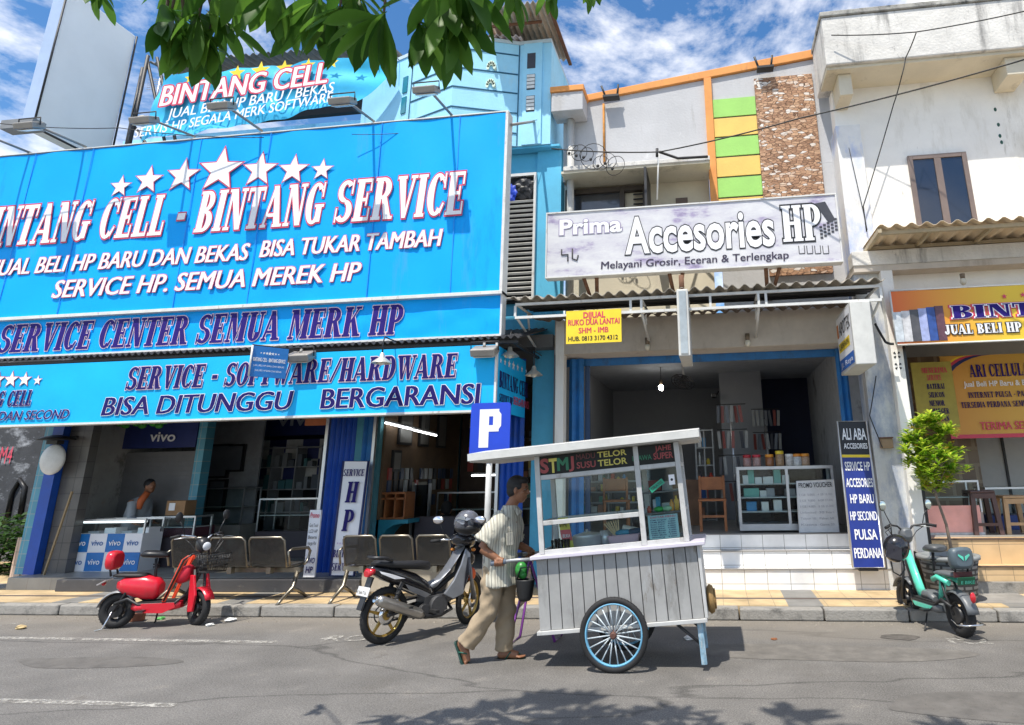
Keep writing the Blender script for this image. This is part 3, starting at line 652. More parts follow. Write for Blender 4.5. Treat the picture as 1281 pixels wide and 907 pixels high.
def stock_row(label, group, x0, x1, y, zs, cols, w0, w1, hm):
    for z in zs:
        x = x0
        while x < x1:
            w = rnd.uniform(w0, w1); i = rnd.randrange(len(cols)); o = MB().box(x, x+w, y, y+.15, z, z+rnd.uniform(.1, hm)).build('stock_box', mat('%s %d' % (group, i), cols[i], .6), None)
            tag(o, label, 'box', group); x += w+rnd.uniform(.01, .1)
# rolling shutter with blue header inside
ysh = 10.95
cab = thing('shutter_cabinet', 'grey rolling shutter under a dark navy brand header inside the dim left shop', 'shutter', (-9.3, ysh, ZF))
A, B = P(150, 560, ysh), P(247, 560, ysh)
b = MB(); z = ZF+.02
zt = P(190,561,ysh).z
while z < zt-.09: b.box(A.x, B.x, ysh, ysh+.03, z, z+.075); b.box(A.x, B.x, ysh+.012, ysh+.03, z+.075, z+.085); z += .085
b.build('shutter_slat', mat('grey_shutter', (.17,.17,.175), .6, var=.1), cab)
zt = P(190,561,ysh).z
MB().box(A.x-.05, B.x+.05, ysh-.12, ysh, zt, 3.5).build('header', mat('navy_header', (.02,.035,.16), .5), cab)
text('vivo', P(188,552,ysh-.13)+V((0,-.01,0)), P(219,552,ysh-.13)+V((0,-.01,0)), .17, VWHITE, cab, bold=.02)
b = MB(); b.box(B.x+.06, B.x+.22, ysh-.1, ysh+.1, ZF, 3.5); b.build('side_post', tile_mat('teal_tiles', (.1,.36,.48), (.08,.3,.42), (.3,.4,.42), .2, .2), cab)
# rear board with logo checkers on the right
yb2 = 13.4
brd = thing('checker_wall_panel', 'dark wall panel with a row of navy and white checker squares high inside the left shop', 'wall panel', (-7, yb2, ZF))
A, B = P(325, 535, yb2), P(408, 535, yb2)
MB().box(A.x, B.x+.6, yb2, yb2+.05, P(325,546,yb2).z, 3.5).build('header', mat('navy_header', (.02,.035,.16), .5), brd)
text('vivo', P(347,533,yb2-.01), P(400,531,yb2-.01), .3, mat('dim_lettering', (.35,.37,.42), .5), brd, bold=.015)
sq = P(350,553,yb2).x-P(330,553,yb2).x
ztop = P(330,551,yb2).z
for r in range(2):
    for k in range(-1, 6):
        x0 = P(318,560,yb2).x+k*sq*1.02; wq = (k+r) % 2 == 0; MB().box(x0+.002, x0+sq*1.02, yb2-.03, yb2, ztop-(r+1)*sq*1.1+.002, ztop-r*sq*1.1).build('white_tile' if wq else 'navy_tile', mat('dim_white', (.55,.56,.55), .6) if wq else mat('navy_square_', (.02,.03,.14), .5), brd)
for k in range(3):
    a = P(333+2+k*38, 568, yb2-.035); text('vivo', a+V((0,0,0)), a+V((.22,0,0)), .07, mat('grey_lettering', (.25,.25,.28), .5), brd)
# white side panels and frames further back
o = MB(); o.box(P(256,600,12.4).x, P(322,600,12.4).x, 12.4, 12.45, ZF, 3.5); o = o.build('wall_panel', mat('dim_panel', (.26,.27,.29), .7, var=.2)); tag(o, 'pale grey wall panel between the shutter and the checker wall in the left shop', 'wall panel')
for i, (u0, v0, u1, v1, lb) in enumerate(((262,556,283,598,'left'), (284,556,302,590,'right'), (262,600,278,640,'lowest'))):
    A, B = P(u0,v0,12.33), P(u1,v1,12.33); t = thing('picture_frame', {'left':'larger dark framed notice high on the pale panel inside the left shop','right':'narrow dark notice hanging right of the larger one inside the left shop','lowest':'small dark notice below the larger frame inside the left shop'}[lb], 'picture', (A.x, 12.35, B.z))
    MB().box(A.x, B.x, 12.33, 12.395, B.z, A.z).build('frame', BLACKP, t); MB().box(A.x+.04, B.x-.04, 12.318, 12.328, B.z+.04, A.z-.04).build('print', mat('dim_print', (.10,.11,.13), .5), t)

# phone showcase with brand checker front
yc = 9.92
A, B = P(88, 690, yc), P(176, 690, yc); zt = P(100, 652, yc).z; zm = P(100, 668, yc).z
cs = thing('phone_showcase', 'glass topped phone counter with blue and white checker front at left shop entrance', 'counter', (A.x, yc, ZF))
MB().box(A.x, B.x, yc, yc+.38, ZF, zm).build('base', VWHITE, cs)
n = 4; w = (B.x-A.x)/n; hh = (zm-ZF)/2
for r in range(2):
    for k in range(n): bq = (k+r) % 2 == 1; MB().box(A.x+k*w+.001, A.x+(k+1)*w, yc-.012, yc-.002, ZF+.01+r*hh, ZF+r*hh+hh).build('blue_tile' if bq else 'white_tile', mat('showcase_blue', (.01,.17,.50), .4) if bq else VWHITE, cs)
    for k in range(n):
        c = A.x+(k+.5)*w; blue = (k+r) % 2 == 1
        text('vivo', (c-w*.33, yc-.013, ZF+r*hh+hh*.38), (c+w*.33, yc-.013, ZF+r*hh+hh*.38), .085, VWHITE if blue else mat('blue_lettering', (.05,.15,.4), .5), cs, bold=.015)
b = MB()
for x in (A.x+.012, B.x-.012):
    for y in (yc+.012, yc+.37): b.box(x-.012, x+.012, y-.012, y+.012, zm, zt)
b.box(A.x, B.x, yc, yc+.025, zt-.001, zt+.03); b.box(A.x, B.x, yc+.36, yc+.385, zt-.001, zt+.03)
b.build('frame', ALU, cs)
MB().box(A.x+.03, B.x-.03, yc+.005, yc+.01, zm+.005, zt-.005).build('glass', CLEAR, cs)
MB().box(A.x+.02, B.x-.02, yc+.03, yc+.05, zt-.035, zt-.005).build('light_tube', mat('tube_lit', (1,1,1), .5, emit=((.9,.97,1), 1.2)), cs)
for i in range(4):
    x = A.x+.15+i*.3; o = MB().box(x, x+.2, yc+.10, yc+.32, zm, zm+.03+.05*(i % 2)).build('phone_box', VWHITE if i % 2 else mat('box_grey', (.4,.42,.45), .5)); tag(o, 'small phone box on display inside the checkered glass counter', 'box', 'phone boxes in the checkered counter')
# other counters deeper in the shop
def glass_counter(name, label, x0, x1, y0, d, z0, z1, base, frac=.45, mt=None, shelves=1):
    t = thing(name, label, 'counter', (x0, y0, z0)); zm = z0+(z1-z0)*frac
    if frac > 0: MB().box(x0, x1, y0, y0+d, z0, zm).build('base', base, t, bevel=.006)
    fr = MB(); m = mt or ALU
    for x in (x0+.012, x1-.012):
        for y in (y0+.012, y0+d-.012): fr.box(x-.012, x+.012, y-.012, y+.012, zm, z1)
    for y in (y0+.012, y0+d-.012): fr.box(x0, x1, y-.014, y+.014, z1, z1+.028)
    for x in (x0+.013, x1-.013): fr.box(x-.013, x+.013, y0+.027, y0+d-.027, z1+.001, z1+.027)
    fr.build('frame', m, t)
    MB().box(x0+.026, x1-.026, y0+.004, y0+.009, zm+.003, z1-.003).build('glass', CLEAR, t)
    MB().box(x0+.004, x1-.004, y0+.03, y0+d-.03, z1+.029, z1+.036).build('glass_top', CLEAR, t)
    for k in range(shelves):
        zz = zm+(z1-zm)*(k+1)/(shelves+1); MB().box(x0+.027, x1-.027, y0+.03, y0+d-.03, zz-.006, zz+.006).build('shelf', mat('shelf_glass_edge', (.5,.55,.55), .2), t)
    return t
glass_counter('glass_counter', 'dark glass counter in the middle of the dim left shop behind the shopkeeper', P(243,660,12).x, P(300,660,12).x, 12, .5, ZF, 1.5, mat('pale_base', (.4,.38,.34), .6))
glass_counter('glass_counter', 'low dark glass counter at the back right of the dim left shop', P(320,660,11.6).x, P(395,660,11.6).x, 11.6, .5, ZF, 1.3, mat('dark_base', (.06,.05,.06), .6))
o = MB().box(P(185,690,10.5).x, P(240,690,10.5).x, 10.5, 10.95, ZF, ZF+.62).build('maroon_box', mat('maroon_panel', (.10,.03,.045), .6), bevel=.01); tag(o, 'dark maroon cabinet box on the shop floor right of the checkered counter', 'box')
t = thing('cardboard_box', 'open brown cardboard box with a white label on the counter beside the shopkeeper', 'box', (P(215,642,10.45).x, 10.45, 1.1))
A, B = P(206,645,10.45), P(232,630,10.45); MB().box(A.x, B.x, 10.45, 10.7, A.z, B.z+.05).build('carton', CARD, t, bevel=.006); MB().box(A.x+.06, A.x+.17, 10.442, 10.448, A.z+.08, A.z+.2).build('paper_label', VWHITE, t)
glass_counter('work_counter', 'long dark work counter the shopkeeper leans on', P(186,660,10.42).x, P(243,660,10.42).x, 10.42, .4, ZF, P(206,645,10.45).z-.036, mat('dark_base', (.06,.05,.06), .6), frac=.6)
# shelves of dim stock at the rear
t = thing('stock_shelf', 'tall dark shelf unit with dim stock at the back of the left shop', 'shelf', (P(350,600,13.3).x, 13.3, ZF))
A, B = P(318,575,13.2), P(400,650,13.2); fr = MB()
for z in (1.0, 1.45, 1.9, 2.3): fr.box(A.x, B.x, 13.0, 13.35, z, z+.02)
for k in range(4): fr.box(A.x+(B.x-A.x)*k/3-.012, A.x+(B.x-A.x)*k/3+.012, 13.0, 13.35, ZF, 2.34)
fr.build('frame', mat('dim_steel', (.3,.31,.33), .5), t)
stock_row('dim stock box on a tier of the dark rear shelf in the left shop', 'left shop rear stock', A.x+.05, B.x-.15, 13.05, (1.02, 1.47, 1.92), ((.10,.12,.15), (.2,.22,.24), (.05,.16,.18)), .06, .16, .3)
# ceiling posters / hanging bits
o = MB().box(P(382,525,9.95).x, P(432,525,9.95).x, 9.95, 10.0, P(400,532,9.95).z, P(400,519,9.95).z+.1).build('orange_hanging_sign', mat('orange_plate', (.5,.14,.04), .5)); tag(o, 'orange lozenge board hanging under the fascia beside the blue folding door', 'sign')
t = thing('hanging_banner', 'black hanging banner with white script letters inside the left shop', 'banner', (P(237,535,11).x, 11, 3.0))
A, B = P(224,545,11), P(262,524,11); MB().box(A.x, B.x, 11, 11.02, A.z, B.z+.2).build('cloth', BLACKV, t)
text('BARU', P(227,534,10.99), P(243,533,10.99), .1, VRED, t); text('baru', P(227,542,10.99), P(243,541,10.99), .1, VWHITE, t)
o = MB()
for k in range(9):
    a = P(150+k*7, 530+3*math.sin(k*2.1), 10.6); o.ball(a, .08, .05, .05, 8, 6)
o = o.build('green_garland', mat('green_tinsel', (.06,.35,.04), .6)); tag(o, 'bright green garland hanging at the top of the left shop entrance', 'garland')
# standing fan
t = thing('floor_fan', 'round floor fan with wire guard behind the steel bench', 'fan', (P(286,700,9.9).x, 9.9, ZF))
c = P(287, 690, 9.9); g = MB()
for k in range(5): g.torus(c+V((0,-.05*math.cos(k*.3),0)), (0,1,0), .24-k*.045, .004, 28, 5)
for k in range(18):
    a = RAD(20*k); g.tube([c+V((.03*math.cos(a),-.07,.03*math.sin(a))), c+V((.24*math.cos(a),-.045,.24*math.sin(a)))], .0025, 5)
g.build('guard', ALU, t)
bl = MB()
for k in range(4):
    a = RAD(90*k); X_ = V((math.cos(a),0,math.sin(a))); Z_ = V((-math.sin(a),0,math.cos(a))); bl.poly([c+X_*.03-Z_*.02, c+X_*.2-Z_*.09+V((0,.03,0)), c+X_*.21+Z_*.06, c+X_*.04+Z_*.03+V((0,-.02,0))])
bl.build('blade', mat('green_fan_blade', (.25,.4,.36), .3), t)
MB().cyl(c, c+V((0,.15,0)), .06).build('motor', DARKM, t)
MB().cyl((c.x, c.y+.12, ZF+.03), (c.x, c.y+.12, c.z), .018).build('stem', DARKM, t); MB().lathe([(.17,0),(.16,.03),(.03,.05)], (c.x, c.y+.12, ZF)).build('base', DARKM, t)

# right half of the blue shop: wood panels, fridge, glass cases, lamps
o = MB().box(-5.42, -5.38, 10.3, 13.5, ZF, 3.5).build('wood_panel_wall', mat('brown_panel', (.16,.10,.055), .7, var=.3, vs=2)); tag(o, 'brown wood panel wall hung with frames in the right half of the blue shop', 'wall panel')
o = MB().box(-5.37, -2.75, 13.6, 13.66, ZF, 3.5).build('wood_panel_wall', mat('dark_brown_panel', (.06,.04,.03), .8, var=.3, vs=2)); tag(o, 'very dark panel wall at the rear of the right half of the blue shop', 'wall panel')
for i, (y0, y1, z0, z1, lb) in enumerate(((10.7,11.2,2.2,2.95,'black framed display on the brown panel wall nearest the blue door'), (11.5,11.9,2.2,2.9,'second black frame along the brown panel wall'), (12.3,12.7,2.2,2.85,'third black frame along the brown panel wall'), (10.55,10.85,1.75,2.1,'small lower black frame on the brown panel wall'))):
    t = thing('picture_frame', lb, 'picture', (-5.36, y0, z0)); MB().box(-5.378, -5.34, y0, y1, z0, z1).build('frame', BLACKP, t); MB().box(-5.339, -5.334, y0+.04, y1-.04, z0+.04, z1-.04).build('print', mat('dim_print2', (.2,.19,.17), .4), t)
PK = (((.45,.45,.43),'white'), ((.35,.06,.05),'red'), ((.05,.07,.12),'dark blue'), ((.40,.28,.06),'yellow'), ((.03,.03,.035),'black'))
for zz in (1.15, 1.42, 1.62):
    for k in range(14):
        if rnd.random() < .2: continue
        c, cn = PK[rnd.randrange(5)]; y = 10.45+k*.2+rnd.uniform(-.03,.03)
        o = MB().box(-5.372, -5.345, y, y+.11, zz, zz+.19).build('accessory_pack', mat('peg pack '+cn, c, .35), None); lb = '%s accessory pack pegged on the brown panel wall of the blue shop' % cn; tag(o, lb, 'pack', lb)
for zz in (1.75, 2.05, 2.35, 2.65):
    for k in range(11):
        if rnd.random() < .2: continue
        c, cn = PK[rnd.randrange(5)]; x = -5.2+k*.22
        o = MB().box(x, x+.12, 13.56, 13.595, zz, zz+.2).build('accessory_pack', mat('peg pack '+cn, c, .35), None); lb = '%s accessory pack on the dark rear wall of the blue shop' % cn; tag(o, lb, 'pack', lb)
def tube_lamp(label, a, b_, e=4.):
    t = thing('fluorescent_lamp', label, 'lamp', a); a, b_ = V(a), V(b_)
    MB().tube([a, b_], .014, 8).build('tube', mat('tube_bright', (1,1,1), .5, emit=((.93,.97,1), e)), t)
    d = (b_-a).normalized(); MB().tube([a+V((0,0,.035)), b_+V((0,0,.035))], .022, 6).build('housing', WFRAME, t)
    MB().tube([(a+b_)/2+V((0,0,.05)), V(((a+b_)/2).xy.to_3d())+V((0,0,3.5))], .004, 5).build('hanger', DARKM, t)
tube_lamp('lit fluorescent tube nearest the blue door in the right half of the blue shop', P(482,529,10.2), P(515,537,10.9))
tube_lamp('second lit fluorescent tube following the first one inwards', P(517,538,10.95), P(546,545,11.6))
tube_lamp('short lit tube deep inside the shop left of the white parking pole', P(590,595,12.9), P(628,594,12.9))
t = thing('display_fridge', 'cream white cabinet fridge standing inside the right half of the blue shop', 'fridge', (P(500,660,11.6).x, 11.6, ZF))
A, B = P(487,690,11.4), P(517,603,11.4)
MB().box(A.x, B.x, 11.4, 12.0, ZF, B.z).build('body', mat('fridge_cream', (.46,.43,.36), .45), t, bevel=.02); MB().box(B.x+.01, B.x+.30, 11.42, 11.47, ZF, B.z-.05).build('open_door', SMOKE, t)
b = MB(); b.box(B.x+.005, B.x+.03, 11.40, 11.48, ZF, B.z-.03); b.box(B.x+.29, B.x+.315, 11.40, 11.48, ZF, B.z-.03); b.build('door_frame', ALU, t)
t = thing('wooden_cabinet', 'small orange brown wooden cabinet with glass on a cyan counter in the blue shop', 'cabinet', P(490,680,10.4))
A, B = P(468,650,10.35), P(507,618,10.35); fr = MB()
for z in (A.z, A.z+.3, B.z): fr.box(A.x, B.x, 10.35, 10.7, z, z+.03)
for k in range(4): fr.box(A.x+(B.x-A.x)*k/3-.012, A.x+(B.x-A.x)*k/3+.012, 10.35, 10.69, A.z+.03, B.z)
fr.build('frame', WOOD, t); MB().box(A.x, B.x, 10.62, 10.64, A.z+.03, B.z).build('back_panel', mat('cabinet_back', (.07,.06,.05), .7), t)
t = thing('cyan_counter', 'cyan counter with curved cut out front under the wooden cabinet', 'counter', (A.x, 10.3, ZF))
b = MB(); zt = A.z-.002; xs = A.x-.25; xe = B.x+.1
prof = [(xs, ZF), (xs, zt), (xe, zt), (xe, zt-.06)] + [(xe-.12-.33*math.sin(RAD(q)), zt-.06-(zt-.06-ZF)*(1-math.cos(RAD(q)))/2) for q in range(0, 181, 20)] + [(xe-.1, ZF)]
b.prism([(x, 10.3, z) for x, z in prof], (0, .42, 0)); b.build('front', mat('cyan_laminate', (.03,.27,.37), .5), t)
o = MB().box(-4.98, -4.3, 10.75, 10.95, ZF, ZF+.72).build('dark_table', mat('dark_base', (.06,.05,.06), .6)); tag(o, 'low dark table behind the black motorcycle inside the blue shop', 'table')
glass_counter('glass_counter', 'long glass counter lit from within deep in the right half of the blue shop', P(545,650,12.0).x, -2.85, 12.0, .5, ZF, 1.35, mat('dark_base', (.06,.05,.06), .6), shelves=1)
t = thing('stock_shelf', 'dark goods shelf at the very back of the blue shop, right half', 'shelf', (-4, 13.3, ZF)); fr = MB()
for z in (1.2, 1.6, 2.0, 2.4): fr.box(-4.5, -2.8, 13.25, 13.55, z, z+.02)
fr.build('frame', DARKM, t); 
stock_row('dim box of goods on the very back shelf right of the display fridge', 'back shelf goods', -4.45, -2.95, 13.3, (1.22, 1.62, 2.02), ((.1,.2,.12), (.3,.3,.28), (.25,.1,.05), (.1,.13,.2)), .07, .16, .3)
o = MB()
for k in range(4):
    c = P(487+k*7, 600-3*(k%2), 11.5); o.ball(c+V((0,0,.06)), .09, .07, .09, 8, 6)
o = o.build('blue_bundle', mat('blue_cloth', (.02,.05,.25), .7)); tag(o, 'dark blue bundles lying on top of the cream fridge', 'bundle')
# ------------------------------------------------------------------ signs of the blue shop
YS = 8.45
bb = thing('billboard', 'huge bright blue billboard with seven white stars and three lines of white lettering', 'billboard', (-7, YS, 4.2))
xr_, xl_ = P(633,141,YS).x, -11.9
zt_, zb_ = P(633,141,YS).z, P(628,366,YS).z
def wavy(x0, x1, z0, z1, y, amp=.006, fx=1.7):
    return lambda i, j: (x0+(x1-x0)*i, y+amp*math.sin(i*31*fx)*math.sin(j*9+i*14), z0+(z1-z0)*j)
b = MB(); b.grid(wavy(xl_, xr_, zb_+.03, zt_, YS, .010), 120, 30); b.build('panel', SIGNBLUE, bb)
MB().box(xl_, xr_, YS+.03, YS+.22, zb_+.03, zt_-.02).build('box_frame', mat('sign_frame_grey', (.3,.32,.33), .6), bb)
b = MB(); b.box(xr_+.002, xr_+.045, YS-.02, YS+.2, zb_-.02, zt_+.01); b.box(xl_, xr_+.045, YS-.03, YS+.2, zb_-.022, zb_+.028); b.box(xl_, xr_+.045, YS-.015, YS+.2, zt_+.011, zt_+.03)
b.build('edge_trim', WFRAME, bb, bevel=.004)
for u in (32, 104, 240, 328, 470, 570): x = P(u, 250, YS).x; MB().box(x-.006, x+.006, YS-.016, YS-.010, zb_+.03, zt_).build('panel_seam', mat('seam_blue', (.0,.27,.78), .5), bb)
OUT = [(VRED, .028)]
def T(par, txt, uL, vL, uR, vR, vTop, y, m, **k):
    A, B = P(uL, vL, y), P(uR, vR, y); z = P(uL, vTop, y).z; A.z = B.z = (A.z+B.z)/2 if not k.pop('slope', False) else A.z
    return text(txt, A, B, z-P(uL, vL, y).z, m, par, **k)
for (u, v, r) in ((152,234,13), (187,226,17), (230,220,20), (277,213,27), (326,213,21), (368,213,18), (404,213,13)):
    c = P(u, v, YS); star(c, abs(P(u, v-r, YS).z-c.z), VWHITE, bb, (VRED, .13), off=.022, tilt=-3)
SER = dict(font='serif', shear=.12, off=.018)
T(bb, 'BINTANG CELL - BINTANG SERVICE', -37, 311, 583, 268, 263, YS, VWHITE, outline=[(VRED,.035)], **SER)
T(bb, 'JUAL BELI HP BARU DAN BEKAS', -10, 345, 311, 326, 326, YS, VWHITE, shear=.17, bold=.034, outline=[(VRED,.035)], off=.018)
T(bb, 'BISA TUKAR TAMBAH', 326, 322, 553, 308, 302, YS, VWHITE, shear=.17, bold=.034, outline=[(VRED,.035)], off=.018)
T(bb, 'SERVICE HP. SEMUA MEREK HP', 66, 374, 451, 350, 353, YS, VWHITE, shear=.17, bold=.034, outline=[(VRED,.035)], off=.018)
# strip under the billboard
Y2 = 8.5
st2 = thing('shop_sign', 'narrow bright blue sign strip with dark indigo lettering under the big billboard', 'sign', (-7, Y2, 3.6))
z0, z1 = P(625,418,Y2).z, P(627,369,Y2).z
x1 = P(626,390,Y2).x
b = MB(); b.grid(wavy(xl_, x1, z0, z1, Y2, .008, 2.3), 90, 6); b.build('panel', SIGNBLUE, st2)
MB().box(xl_, x1, Y2+.02, Y2+.16, z0+.005, z1-.005).build('box_frame', mat('sign_frame_grey', (.3,.32,.33), .6), st2)
b = MB(); b.box(xl_, x1+.03, Y2-.03, Y2+.14, z0-.03, z0-.001); b.box(x1+.002, x1+.03, Y2-.02, Y2+.15, z0, z1); b.build('edge_trim', WFRAME, st2)
T(st2, 'SERVICE CENTER SEMUA MERK HP', -4, 440, 505, 420, 406, Y2, PURPLE, outline=[(VPINK,.03)], font='serif', shear=.12, off=.015)
# dark awning edge between the strips
aw = thing('awning', 'dark corrugated awning edge running between the two lower sign strips', 'awning', (-7, 8.7, 3.5))
za = P(400,430,8.45).z
b = MB(); corr(b, (xl_, 8.36, 3.47), (-2.55, 8.36, 3.47), (xl_, 9.85, 3.9), (-2.55, 9.85, 3.9), 90, .02); b.build('roof_sheet', mat('dark_corrugated_sheet', (.04,.04,.045), .7, var=.2), aw)
b = MB(); b.box(xl_, -2.6, 8.44, 8.50, 3.40, 3.44); b.box(xl_, -2.6, 9.3, 9.36, 3.45, 3.5)
for k in range(9): b.box(-11.5+k*1.1, -11.46+k*1.1, 8.5, 9.8, 3.405, 3.435)
b.build('frame', DARKM, aw)
# lower fascia sign, turning the corner
Y3 = 8.30
lf_ = thing('shop_sign', 'lowest cyan fascia sign with navy lettering that turns the shop corner', 'sign', (-7, Y3, 2.5))
x3 = P(619,470,Y3).x; z0, z1 = P(619,512,Y3).z, P(619,431,Y3).z
b = MB(); b.grid(wavy(xl_, x3, z0, z1, Y3, .004, 1.3), 80, 8); b.build('panel', SIGNCYAN, lf_)
MB().box(xl_, x3-.002, Y3+.015, Y3+.18, z0+.01, z1-.01).build('box_frame', mat('sign_frame_grey', (.3,.32,.33), .6), lf_)
b = MB(); b.box(xl_, x3+.03, Y3-.015, Y3+.16, z0-.03, z0-.001); b.box(x3+.001, x3+.03, Y3-.02, Y3+.03, z0, z1+.02); b.build('edge_trim', WFRAME, lf_)
MB().box(x3-.02, x3+.004, Y3+.035, 9.72, z0, z1).build('side_panel', SIGNCYAN, lf_)
T(lf_, 'SERVICE - SOFTWARE/HARDWARE', 157, 487, 573, 473, 459, Y3, NAVY, outline=[(VPINK,.035)], font='serif', shear=.12, off=.012)
T(lf_, 'BISA DITUNGGU', 128, 519, 365, 513, 497, Y3, NAVY, bold=.042, shear=.12, outline=[(VWHITE,.03)], off=.012)
T(lf_, 'BERGARANSI', 402, 511, 600, 505, 487, Y3, NAVY, bold=.042, shear=.05, outline=[(VWHITE,.03)], off=.012)
T(lf_, 'BINTANG CELL', -52, 510, 40, 508, 491, Y3, NAVY, outline=[(VPINK,.03)], font='serif', shear=.15, off=.012)
T(lf_, 'BARU DAN SECOND', -40, 527, 86, 524, 516, Y3, NAVY, bold=.015, shear=.2, outline=[(VPINK,.03)], off=.012)
for (u, v, r) in ((-18,475,7), (-2,475,10), (15,475,10), (32,475,9), (48,476,6)):
    c = P(u, v, Y3); star(c, abs(P(u, v-r, Y3).z-c.z), VWHITE, lf_, (VRED, .15), off=.013)
def TS(txt, u0, v0, u1, v1, vt, m, **k):
    A, B = XP(u0, v0, x3+.004), XP(u1, v1, x3+.004); A.z = B.z = (A.z+B.z)/2; text(txt, A, B, XP(u0, vt, x3+.004).z-XP(u0, v0, x3+.004).z, m, lf_, **k)
TS('BINTANG CELL', 624, 485, 660, 497, 464, NAVY, font='serif', off=.006)
TS('SERVICE HP', 624, 503, 641, 506, 493, NAVY, font='serif', off=.006)
o = TS('BERGARANSI', 642, 507, 661, 511, 497, VRED, bold=.02, off=.006)
for k, r in enumerate((4,5,6,7,6,5,4)):
    c = XP(626+k*5.3, 451+k*2.2, x3+.004); star(c, r*.011, VWHITE, lf_, off=.006, X=V((0,1,0)))

# small hanging sign in front of the fascia
hs_ = thing('hanging_sign', 'small tilted blue projecting sign with tiny white stars hung before the fascia', 'sign', P(340,430,8.0))
a, b_ = P(316,432,7.75), P(361,441,8.1); hz = P(316,470,7.75).z-a.z
bb_ = MB(); n = (b_-a).cross(V((0,0,1))).normalized()*.03; b2 = V((b_.x, b_.y, a.z))
bb_.prism([a, b2, b2+V((0,0,hz)), a+V((0,0,hz))], -n); bb_.build('board', mat('deep_sign_blue', (.01,.17,.5), .45), hs_)
bb_ = MB(); bb_.tube([a+n*.3, a+V((0,0,hz))+n*.3], .012, 6); bb_.build('edge_trim', WFRAME, hs_)
bb_ = MB(); bb_.tube([a+V((0,0,.01))-n*.5, b2+V((0,0,.01))-n*.5, V((b2.x+.05, 8.45, a.z+.02))], .012, 6); bb_.build('bracket', DARKM, hs_)
d = (b2-a)
for k, r in enumerate((.012,.018,.022,.028,.022,.018,.012)): star(a+d*(.25+.08*k)+V((0,0,hz*.22)), r, VWHITE, hs_, off=.006, X=d.normalized())
text('BINTANG CELL - BINTANG SERVICE', a+d*.06+V((0,0,hz*.50)), a+d*.94+V((0,0,hz*.50)), .05, VWHITE, hs_, bold=.02)
for f, l in ((.66,.92), (.82,.86)): text('JUAL BELI HP BARU DAN BEKAS', a+d*(1-l)+V((0,0,hz*f)), a+d*l+V((0,0,hz*f)), .022, VWHITE, hs_)

# lamps on the signs
def bell_lamp(u, v, y, label):
    p = P(u, v, y); t = thing('bell_lamp', label, 'lamp', p, group=None)
    MB().lathe([(.13,-.09),(.125,-.08),(.07,-.035),(.035,-.01),(.03,.03),(.018,.05)], p, n=20, cap=False).build('shade', mat('enamel_shade', (.55,.52,.45), .35, metal=.4), t)
    MB().ball(p+V((0,0,-.075)), .045).build('bulb', mat('bulb_glass', (.75,.72,.6), .15), t)
    MB().tube([p+V((0,0,.05)), p+V((0,0,.2)), p+V((0,.03,.27)), p+V((0,.4,.27))], .010, 6).build('arm', DARKM, t)
bell_lamp(478, 446, 8.0, 'bell shaped lamp hanging over the word HARDWARE on the cyan fascia')
bell_lamp(638, 438, 8.6, 'bell shaped lamp above the side face of the cyan fascia')
bell_lamp(668, 462, 9.1, 'bell shaped lamp hanging against the cyan wall right of the fascia side')
def flood(u0, v0, u1, v1, y0, y1, label, name='floodlight'):
    """arm from the sign's top edge (u0,v0) out to a lamp head (u1,v1)"""
    a, c = P(u0, v0, y0), P(u1, v1, y1); t = thing(name, label, 'floodlight', a)
    MB().tube([a, c], .02, 8).build('arm', mat('grey_pipe', (.30,.29,.27), .6, metal=.4), t)
    b = MB(); b.obox(c+V((0,.02,-.05)), (.34,.22,.10), Matrix.Rotation(.45,3,'X')); b.build('housing', mat('floodlight_grey', (.33,.31,.28), .5, metal=.4), t, bevel=.015)
    MB().obox(c+V((0,.045,-.11)), (.28,.16,.012), Matrix.Rotation(.45,3,'X')).build('glass', mat('floodlight_glass', (.55,.55,.5), .15), t)
    b = MB(); b.tube([c+V((-.19,.02,-.05)), c+V((-.19,.0,.07)), c+V((.19,.0,.07)), c+V((.19,.02,-.05))], .01, 6); b.build('yoke', DARKM, t)
flood(244,171,180,146,8.48,7.75,'floodlight on an arm over the left of the billboard beside the tall blank board')
flood(328,164,277,128,8.48,7.7,'floodlight on an arm over the billboard below the word CELL of the banner')
flood(468,152,428,122,8.48,7.7,'floodlight on an arm over the billboard in front of the banner right end')
flood(566,145,533,108,8.48,7.7,'rightmost floodlight on an arm over the billboard before the cyan corner block')
flood(108,184,36,153,8.48,7.7,'floodlight on an arm in front of the foot of the tall blank board')
flood(40,192,-40,160,8.48,7.7,'floodlight arm at the far left top edge of the billboard')
flood(378,436,376,441,8.48,8.2,'small floodlight tucked under the indigo lettered strip in the middle')
flood(606,426,606,434,8.48,8.2,'small floodlight tucked under the right end of the indigo lettered strip')
o = MB().tube([P(640,156,8.5), P(668,152,9.66)], .022, 8).build('bracket_pipe', mat('grey_pipe', (.30,.29,.27), .6, metal=.4)); tag(o, 'grey pipe bracket from the top right of the billboard to the cyan pilaster', 'pipe')

